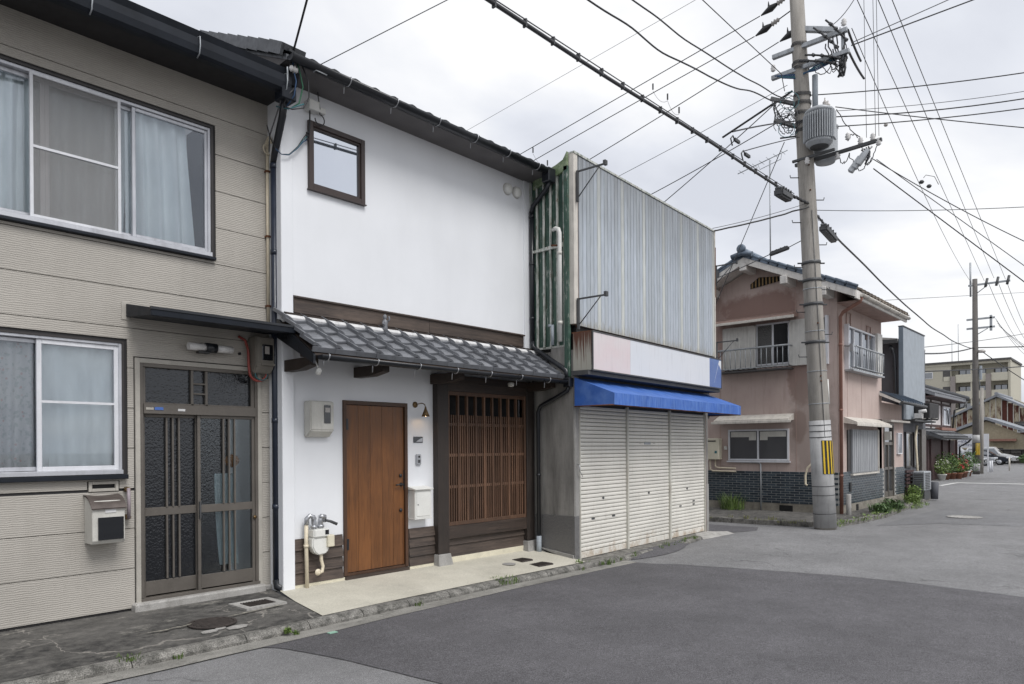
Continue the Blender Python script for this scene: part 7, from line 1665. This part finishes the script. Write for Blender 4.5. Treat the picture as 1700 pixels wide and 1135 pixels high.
MB().tube([(15.9, 3.35, 6.84), (15.95, 3.32, 6.90), (16.1, 3.2, 6.88), (16.2, 3.15, 6.74)], .006, 5).build('cable', MT['cable_grey'], label='small raised jumper loop on the highest falling cable', cat='cable')
for k_, (x, y, z) in enumerate(((15.88, 3.38, 6.73), (16.02, 3.28, 6.66))): MB().lathe([(.03, 0), (.05, .03), (.03, .06)], (x, y, z), 10).build('line_insulator', MT['dark_steel'], label=('left', 'right')[k_] + ' dark insulator on the highest falling cable', cat='insulator')
for i, (a, c, s_) in enumerate((((14.7, 4.89, 12.07), (49.5, 7.34, 11.11), .0), ((14.7, 4.44, 11.85), (49.5, 6.87, 11.2), .02), ((14.7, 4.17, 11.71), (49.5, 6.32, 11.05), .02))):
    wire(a, c, s_, .010, ('left', 'middle', 'right')[i] + ' of three long high wires running down to the far pole arm', n=30)
wire((14.7, 4.3, 9.62), (49.5, 7.82, 10.83), .5, .008, 'long drooping wire from the arm end to the far pole top', n=36); wire((14.66, 4.36, 9.6), (15.9, 4.48, 9.53), .03, .022, 'upper thick black cable sleeve right of the arm ends'); wire((14.66, 4.34, 9.16), (15.9, 4.42, 9.15), .03, .022, 'lower thick black cable sleeve right of the arm ends')
MB().lathe([(.03, 0), (.05, .03), (.03, .07)], (18.8, 4.75, 9.22), 10).build('line_insulator', MT['porcelain_grey'], label='pale insulator on the long drooping wire', cat='insulator')
for i, (a, c) in enumerate((((15.0, 4.19, 12.5), (14.88, 4.10, 7.52)), ((15.0, 4.03, 12.5), (14.88, 3.94, 7.5)), ((15.0, 3.97, 12.5), (14.88, 3.88, 7.49)))):
    wire(a, c, 0, .0055, ('left', 'middle', 'right')[i] + ' of three near vertical wires dropping to the transformer arm', 'cable_grey')
wire((14.72, 5.25, 10.05), (14.9, 3.95, 10.9), .55, .008, 'loose loop of wire hanging right of the pole top', 'cable_grey')
# near service wires at the junction of the two left houses
wire((4.03, 6.6, 5.60), (3.76, 5.6, 6.25), .0, .011, 'dark service wire rising from the eave junction out of the frame', ext=2.2); wire((4.27, 6.45, 5.60), (5.18, 5.5, 6.29), .0, .005, 'thin straight wire from the white house eave into the sky', 'cable_grey', ext=3.0)
t_ = thing('eave_insulator', (4.0, 6.6, 5.35), 'white porcelain insulator with service wires at the eave junction', 'insulator')
MB().lathe([(.001, 0), (.022, .005), (.035, .02), (.02, .035), (.038, .05), (.022, .065), (.03, .08), (.001, .085)], (3.955, 6.50, 5.47), 14, RY(pi / 2)).build('porcelain', MT['porcelain'], t_)
MB().tube([(3.93, 6.50, 5.47), (3.955, 6.53, 5.36), (4.0, 6.58, 5.34)], .008, 6).build('bracket', MT['galv'], t_)
for i, (c1, pts) in enumerate((('cable_blue', [(4.02, 6.52, 5.62), (3.99, 6.5, 5.5), (4.03, 6.5, 5.36), (4.02, 6.52, 5.22), (3.98, 6.6, 5.12)]), ('cable_green', [(4.03, 6.52, 5.62), (4.07, 6.5, 5.48), (4.12, 6.52, 5.34), (4.10, 6.56, 5.18), (4.02, 6.6, 5.11)]), ('cable', [(4.09, 6.5, 5.56), (4.17, 6.5, 5.42), (4.19, 6.52, 5.26), (4.14, 6.55, 5.14), (4.03, 6.58, 5.10), (3.95, 6.62, 5.12)]), ('cable_teal', [(3.92, 6.7, 5.13), (4.0, 6.6, 5.10), (4.12, 6.5, 5.16)]), ('cable_grey', [(4.0, 6.52, 5.58), (3.95, 6.52, 5.45), (3.93, 6.6, 5.2), (3.96, 6.9, 4.9), (3.98, 6.95, 4.75)]), ('cable', [(4.03, 6.52, 5.3), (3.97, 6.55, 5.22), (3.94, 6.6, 5.12)]))):
    MB().tube(pts, .007, 6).build('lead', MT[c1], t_)
b = thing('service_lead', (4.2, 6.85, 4.75), 'blue-black leads drooping from the downpipe to above the brown window', 'cable')
for i in range(3):
    pts = [(3.93, 6.90, 5.0), (3.945, 6.86, 4.86), (3.99, 6.84, 4.76), (4.06, 6.84, 4.72), (4.15, 6.84, 4.74 + .003 * i), (4.25, 6.84, 4.84 + .008 * i), (4.32, 6.84, 4.93 + .02 * i), (4.385, 6.86, 4.985 + .035 * i)]
    MB().tube(pts, .0055, 6).build('lead', MT[('cable_blue', 'cable_teal', 'cable')[i]], b); MB().tube([(4.375, 6.86, 4.98 + .035 * i), (4.40, 6.86, 4.995 + .04 * i)], .011, 6).build('connector', MT['cable'], b)
MB().tube([(4.40, 6.86, 5.02), (4.41, 6.85, 5.14), (4.405, 6.84, 5.30)], .008, 6).build('lead', MT['cable'], b)
MB().tube([(4.20, 6.45, 5.50), (4.21, 6.42, 5.515), (4.33, 6.40, 5.50)], .006, 6).build('wire_hook', MT['galv'], label='small curled wire hook under the white house eave', cat='hook')

# ---- far pole
fp = thing('utility_pole', (50.0, 8.05, -.1), 'distant dark concrete utility pole with yellow-black band near the crossing', 'utility pole')
FX, FY = 49.6, 7.82; zb = zr(49.6)
MB().tube([(FX, FY, zb), (FX, FY, 11.3)], .19, 16, r2=.13).build('shaft', plain('pole_dark', (.115, .107, .10), .85, .15), fp)
for z in (.0, 1.85): MB().tube([(FX, FY, zb + z + (.18 if z == 0 else 0)), (FX, FY, zb + z + .45 + (.18 if z == 0 else 0))], .20, 16).build('base_sleeve', MT['pole_sleeve'], fp)
MB().tube([(FX, FY, zb + 1.12), (FX, FY, zb + 1.84)], .197, 16).build('warning_sleeve', MT['black_plastic'], fp)
for i in range(7):
    a = fa - .6 + i * .35; b = MB(); b.grid(lambda u, v: (FX + .203 * cos(a + .16 * u), FY + .203 * sin(a + .16 * u), zb + 1.13 + .70 * v), 2, 1); b.fixn = False; b.build('yellow_stripe', MT['yellow'], fp)
MB().tube([(FX, FY + .22, 10.3), (FX, FY + .22, 12.3)], .05, 8).build('top_post', MT['galv'], fp)
for (z, y0, y1) in ((10.95, 8.15, 6.10), (8.95, 8.25, 6.85), (8.42, 8.25, 6.85)): MB().box(FX - .05, FX + .05, y1, y0, z - .05, z + .05).build('cross_arm', MT['galv'], fp)
MB().box(FX - .05, FX + .05, 6.98, 7.10, 8.2, 9.1).build('arm_post', MT['galv'], fp)
for y in (7.25, 6.72, 6.2): MB().tube([(FX - .1, y + .04, 10.75), (FX + .05, y - .04, 11.25)], .07, 8).build('insulator', MT['dark_steel'], fp)
MB().tube([(FX, 7.8, 10.4), (FX, 7.2, 10.85)], .025, 6).build('brace', MT['galv'], fp); MB().tube([(FX, 7.8, 8.0), (FX, 7.2, 8.35)], .025, 6).build('brace', MT['galv'], fp)
t_ = thing('street_lamp', (49.6, 7.5, 7.0), 'small street lamp head on the distant dark pole', 'street lamp')
MB().lathe([(.001, 0), (.18, .02), (.20, .10), (.12, .18), (.001, .2)], (FX, 7.50, 6.95), 14).build('head', MT['porcelain_grey'], t_); MB().tube([(FX, 7.8, 7.1), (FX, 7.5, 7.12)], .03, 6).build('bracket', MT['galv'], t_)
MB().tube([(FX, 7.65, 6.0), (FX, 7.6, 5.0)], .02, 6).box(FX - .1, FX + .1, 7.50, 7.60, 5.4, 6.2).build('cable_box', MT['slab_blue'], fp)
MB().tube([(51.0, 7.78, zr(51)), (51.0, 7.72, 5.0)], .12, 12, r2=.10).build('steel_post', MT['pole'], label='thin pale pole standing just right of the dark far pole', cat='pole')
wire((35.95, 7.6, 5.65), (49.5, 7.9, 7.28), .1, .035, 'thick distant cable arriving at the far pole from the left'); wire((49.5, 7.9, 7.28), (50.32, 5.0, 7.15), .0, .03, 'thick distant cable leaving the far pole to the right', ext=2.5)
wire((33.72, 7.9, 4.7), (50.26, 5.0, 6.19), .05, .028, 'lowest dark distant wire crossing before the apartment block', ext=1.6); wire((29.43, 7.5, 5.15), (50.38, 5.0, 8.25), .1, .014, 'rising distant wire crossing behind the far pole', ext=1.6); wire((49.5, 7.48, 7.03), (55.21, 5.5, 5.25), .05, .025, 'distant wire falling right from the far street lamp', ext=1.5)
wire((29.48, 7.5, 7.04), (50.49, 5.0, 10.28), .0, .010, 'faint distant wire near the far pole top', 'cable_grey', ext=1.6)
for k_ in range(4): wire((49.5, 6.80 - .05 * k_, 8.85 - .14 * k_), (75.0, 7.46 - .37 * k_, 8.59 + .17 * k_), .4, .012, 'wire fanning out right of the far pole lower arms, ' + ('uppermost', 'second', 'third', 'lowest')[k_] + ' of four', 'cable_grey')
for k_ in range(3): wire((49.5, (7.13, 6.67, 6.27)[k_], 10.93), (90.0, (9.93, 9.33, 8.83)[k_], 11.6), .6, .014, ('left', 'middle', 'right')[k_] + ' thin wire continuing beyond the far pole top arm', 'cable_grey')

# ================================================================== PLANTS
def blades(b, c, r, h, n, rs, lean=.5, w=.006):
    for _ in range(n):
        a = rs.uniform(0, 2 * pi); q = sqrt(rs.random()) * r; p = Vector((c[0] + q * cos(a), c[1] + q * sin(a), c[2])); hh = h * rs.uniform(.45, 1.1); d = Vector((cos(a + rs.uniform(-.8, .8)), sin(a + rs.uniform(-.8, .8)), 0)); l = rs.uniform(.1, lean) * hh
        s_ = Vector((-d.y, d.x, 0)) * w * rs.uniform(.7, 1.4); m1 = p + d * l * .35 + Vector((0, 0, hh * .6)); tp = p + d * l + Vector((0, 0, hh * rs.uniform(.85, 1.0)))
        b.add([p - s_, p + s_, m1 + s_ * .8, m1 - s_ * .8, tp], [(0, 1, 2, 3), (3, 2, 4)])
def leaves(b, c, r, n, rs, size=.03, squash=1.0, hollow=.3):
    for _ in range(n):
        while True:
            v = Vector((rs.uniform(-1, 1), rs.uniform(-1, 1), rs.uniform(-1, 1)))
            if v.length <= 1 and v.length > hollow: break
        f = 1 + .35 * noise.noise(Vector((v.x * 2 + c[0], v.y * 2, v.z * 2)))
        p = Vector(c) + Vector((v.x * r, v.y * r, v.z * r * squash)) * f
        u = Vector((rs.uniform(-1, 1), rs.uniform(-1, 1), rs.uniform(-.4, .8))).normalized(); w = u.cross(Vector((rs.uniform(-1, 1), rs.uniform(-1, 1), rs.uniform(-1, 1)))).normalized(); s_ = size * rs.uniform(.6, 1.3)
        b.add([p - u * s_, p + w * s_ * .45, p + u * s_, p - w * s_ * .45], [(0, 1, 2, 3)])
rs = random.Random(11)
def weed(name, spots, mat, label, cat, kind=None, leafy=False):
    b = MB()
    for (x, y, z, r, h, n) in spots:
        blades(b, (x, y, z), r, h, n, rs, w=.004 if h < .1 else .007)
        if leafy: leaves(b, (x, y, z + h * .4), r, n, rs, .02 + h * .06, .5)
    b.fixn = False; return b.build(name, MT[mat], label=label, cat=cat if kind is None else None, kind=kind)
weed('weed_clump', [(3.35, 5.60, .03, .03, .06, 26), (3.42, 5.57, .01, .03, .04, 16)], 'grass', 'small weed sprouting from the kerb below the rusty manhole', 'weed', leafy=True)
weed('weed_clump', [(2.42, 5.60, .02, .04, .05, 22)], 'grass', 'tiny weed in the kerb joint left of the manhole', 'weed')
weed('weed_clump', [(2.1, 5.69, .072, .10, .04, 46)], 'grass', 'low weeds on the kerb top at the left edge', 'weed')
weed('weed_clump', [(4.9, 5.68, .0, .06, .06, 30)], 'grass', 'small weed at the foot of the cream forecourt kerb', 'weed')
weed('weed_clump', [(6.38, 5.81, .005, .17, .08, 150)], 'grass', 'patch of kerb grass before the cream forecourt drain covers', 'weed')
sp = [(7.9 + i * .16 + rs.uniform(-.04, .04), ky(7.9 + i * .16) + rs.uniform(-.02, .14), rs.uniform(-.06, .0), .05, rs.uniform(.04, .11), 20) for i in range(12)] + [(10.2 + i * .12, ky(10.2 + i * .12) + rs.uniform(.02, .2), -.01, .05, rs.uniform(.03, .09), 18) for i in range(14)]
weed('grass', sp, 'grass', 'thin grass along the kerb of the shuttered shop', 'grass', kind='stuff')
sp = [(14.98 + rs.uniform(-.04, .14), 5.4 + i * .1, rs.uniform(0, .05), .06, rs.uniform(.04, .13), 12) for i in range(34)]
weed('grass', sp, 'grass_dry', 'short dry grass along the side street kerb', 'grass', kind='stuff')
sp = [(15.2 + i * .11, 4.86 - .05 * i / 10 + rs.uniform(-.1, .15) if i < 12 else 4.68 + rs.uniform(-.05, .2), rs.uniform(-.05, .05), .09, rs.uniform(.04, .12), 9) for i in range(66)]
weed('ground_cover', sp, 'leaf_lime', 'leafy green weeds spilling over the kerb by the pink house', 'weeds', kind='stuff', leafy=True)
for i, (x, y, z, r, h, n, lab, m_) in enumerate(((17.0, 7.85, .05, .30, .44, 190, 'tall grassy tuft growing against the brick skirting of the gable', 'grass'), (19.6, 4.86, .03, .26, .30, 160, 'low leafy weed clump on the kerb by the pink house door', 'leaf'), (18.3, 4.80, .03, .22, .26, 140, 'round dark weed clump on the kerb below the tin shutter', 'leaf'), (22.0, 4.95, .03, .20, .28, 120, 'bright weed clump below the small annexe window', 'leaf_lime'))):
    b = MB(); blades(b, (x, y, z), r, h, n, rs, .8, .008)
    if i: leaves(b, (x, y, z + h * .4), r, n, rs, .045, .6)
    b.fixn = False; b.build('plant', MT[m_], label=lab, cat='plant')
b = MB(); leaves(b, (23.2, 5.2, .25), .20, 160, rs, .05, 1.2); blades(b, (23.2, 5.2, .0), .2, .55, 60, rs, .5, .01); leaves(b, (22.9, 5.1, .12), .18, 110, rs, .045, .6); b.fixn = False; b.build('plant', MT['leaf_lime'], label='leafy overgrown plant by the black downpipe of the parapet house', cat='plant')
# potted plants of the timbered house
spots = [(38.6, 7.45, .42, 'leaf_lime', 'flower_white', 'leftmost potted shrub with white blooms by the timbered house'), (39.7, 7.5, .62, 'leaf', None, 'tall dark green potted shrub behind the white blooms'), (40.6, 7.40, .50, 'leaf_lime', None, 'yellow-green potted shrub left of the red flowers'), (41.6, 7.45, .58, 'leaf', 'flower_red', 'potted shrub covered in deep red flowers'), (42.6, 7.35, .40, 'leaf_lime', 'flower_pink', 'low potted plant with pink flowers beside the red shrub'), (43.5, 7.4, .46, 'leaf', None, 'round green potted shrub right of the pink flowers'), (44.4, 7.45, .36, 'leaf', 'flower_white', 'small potted plant with pale flowers near the far pole'), (45.2, 7.5, .66, 'leaf', None, 'tall upright potted shrub nearest the far pole'), (41.0, 7.2, .25, 'leaf', 'flower_red', 'tiny red flowered pot in front of the yellow-green shrub')]
for i, (x, y, r, lm, fm, lab) in enumerate(spots):
    z = zr(x); t_ = thing('potted_plant', (x, y, z), lab, 'potted plant')
    MB().lathe([(.13, 0), (.19, .26), (.21, .26), (.21, .30), (.17, .30)], (x, y, z), 12).build('pot', MT['terracotta'] if i % 3 else MT['white_plastic'], t_)
    b = MB(); r *= .82; leaves(b, (x, y, z + .28 + r), r, int(700 * r + 160), rs, .060, 1.1, .2); b.fixn = False; b.build('foliage', MT[lm], t_, kind='stuff')
    if fm: b = MB(); leaves(b, (x - .05, y - .06, z + .36 + r), r * .95, 90, rs, .045, 1.0, .6); b.fixn = False; b.build('flowers', MT[fm], t_, kind='stuff')
b = MB(); leaves(b, (88, 8.9, .1), 1.2, 900, rs, .14, .5); b.fixn = False; b.build('bush', MT['leaf'], label='low green bush at the right edge before the stone wall', cat='bush')
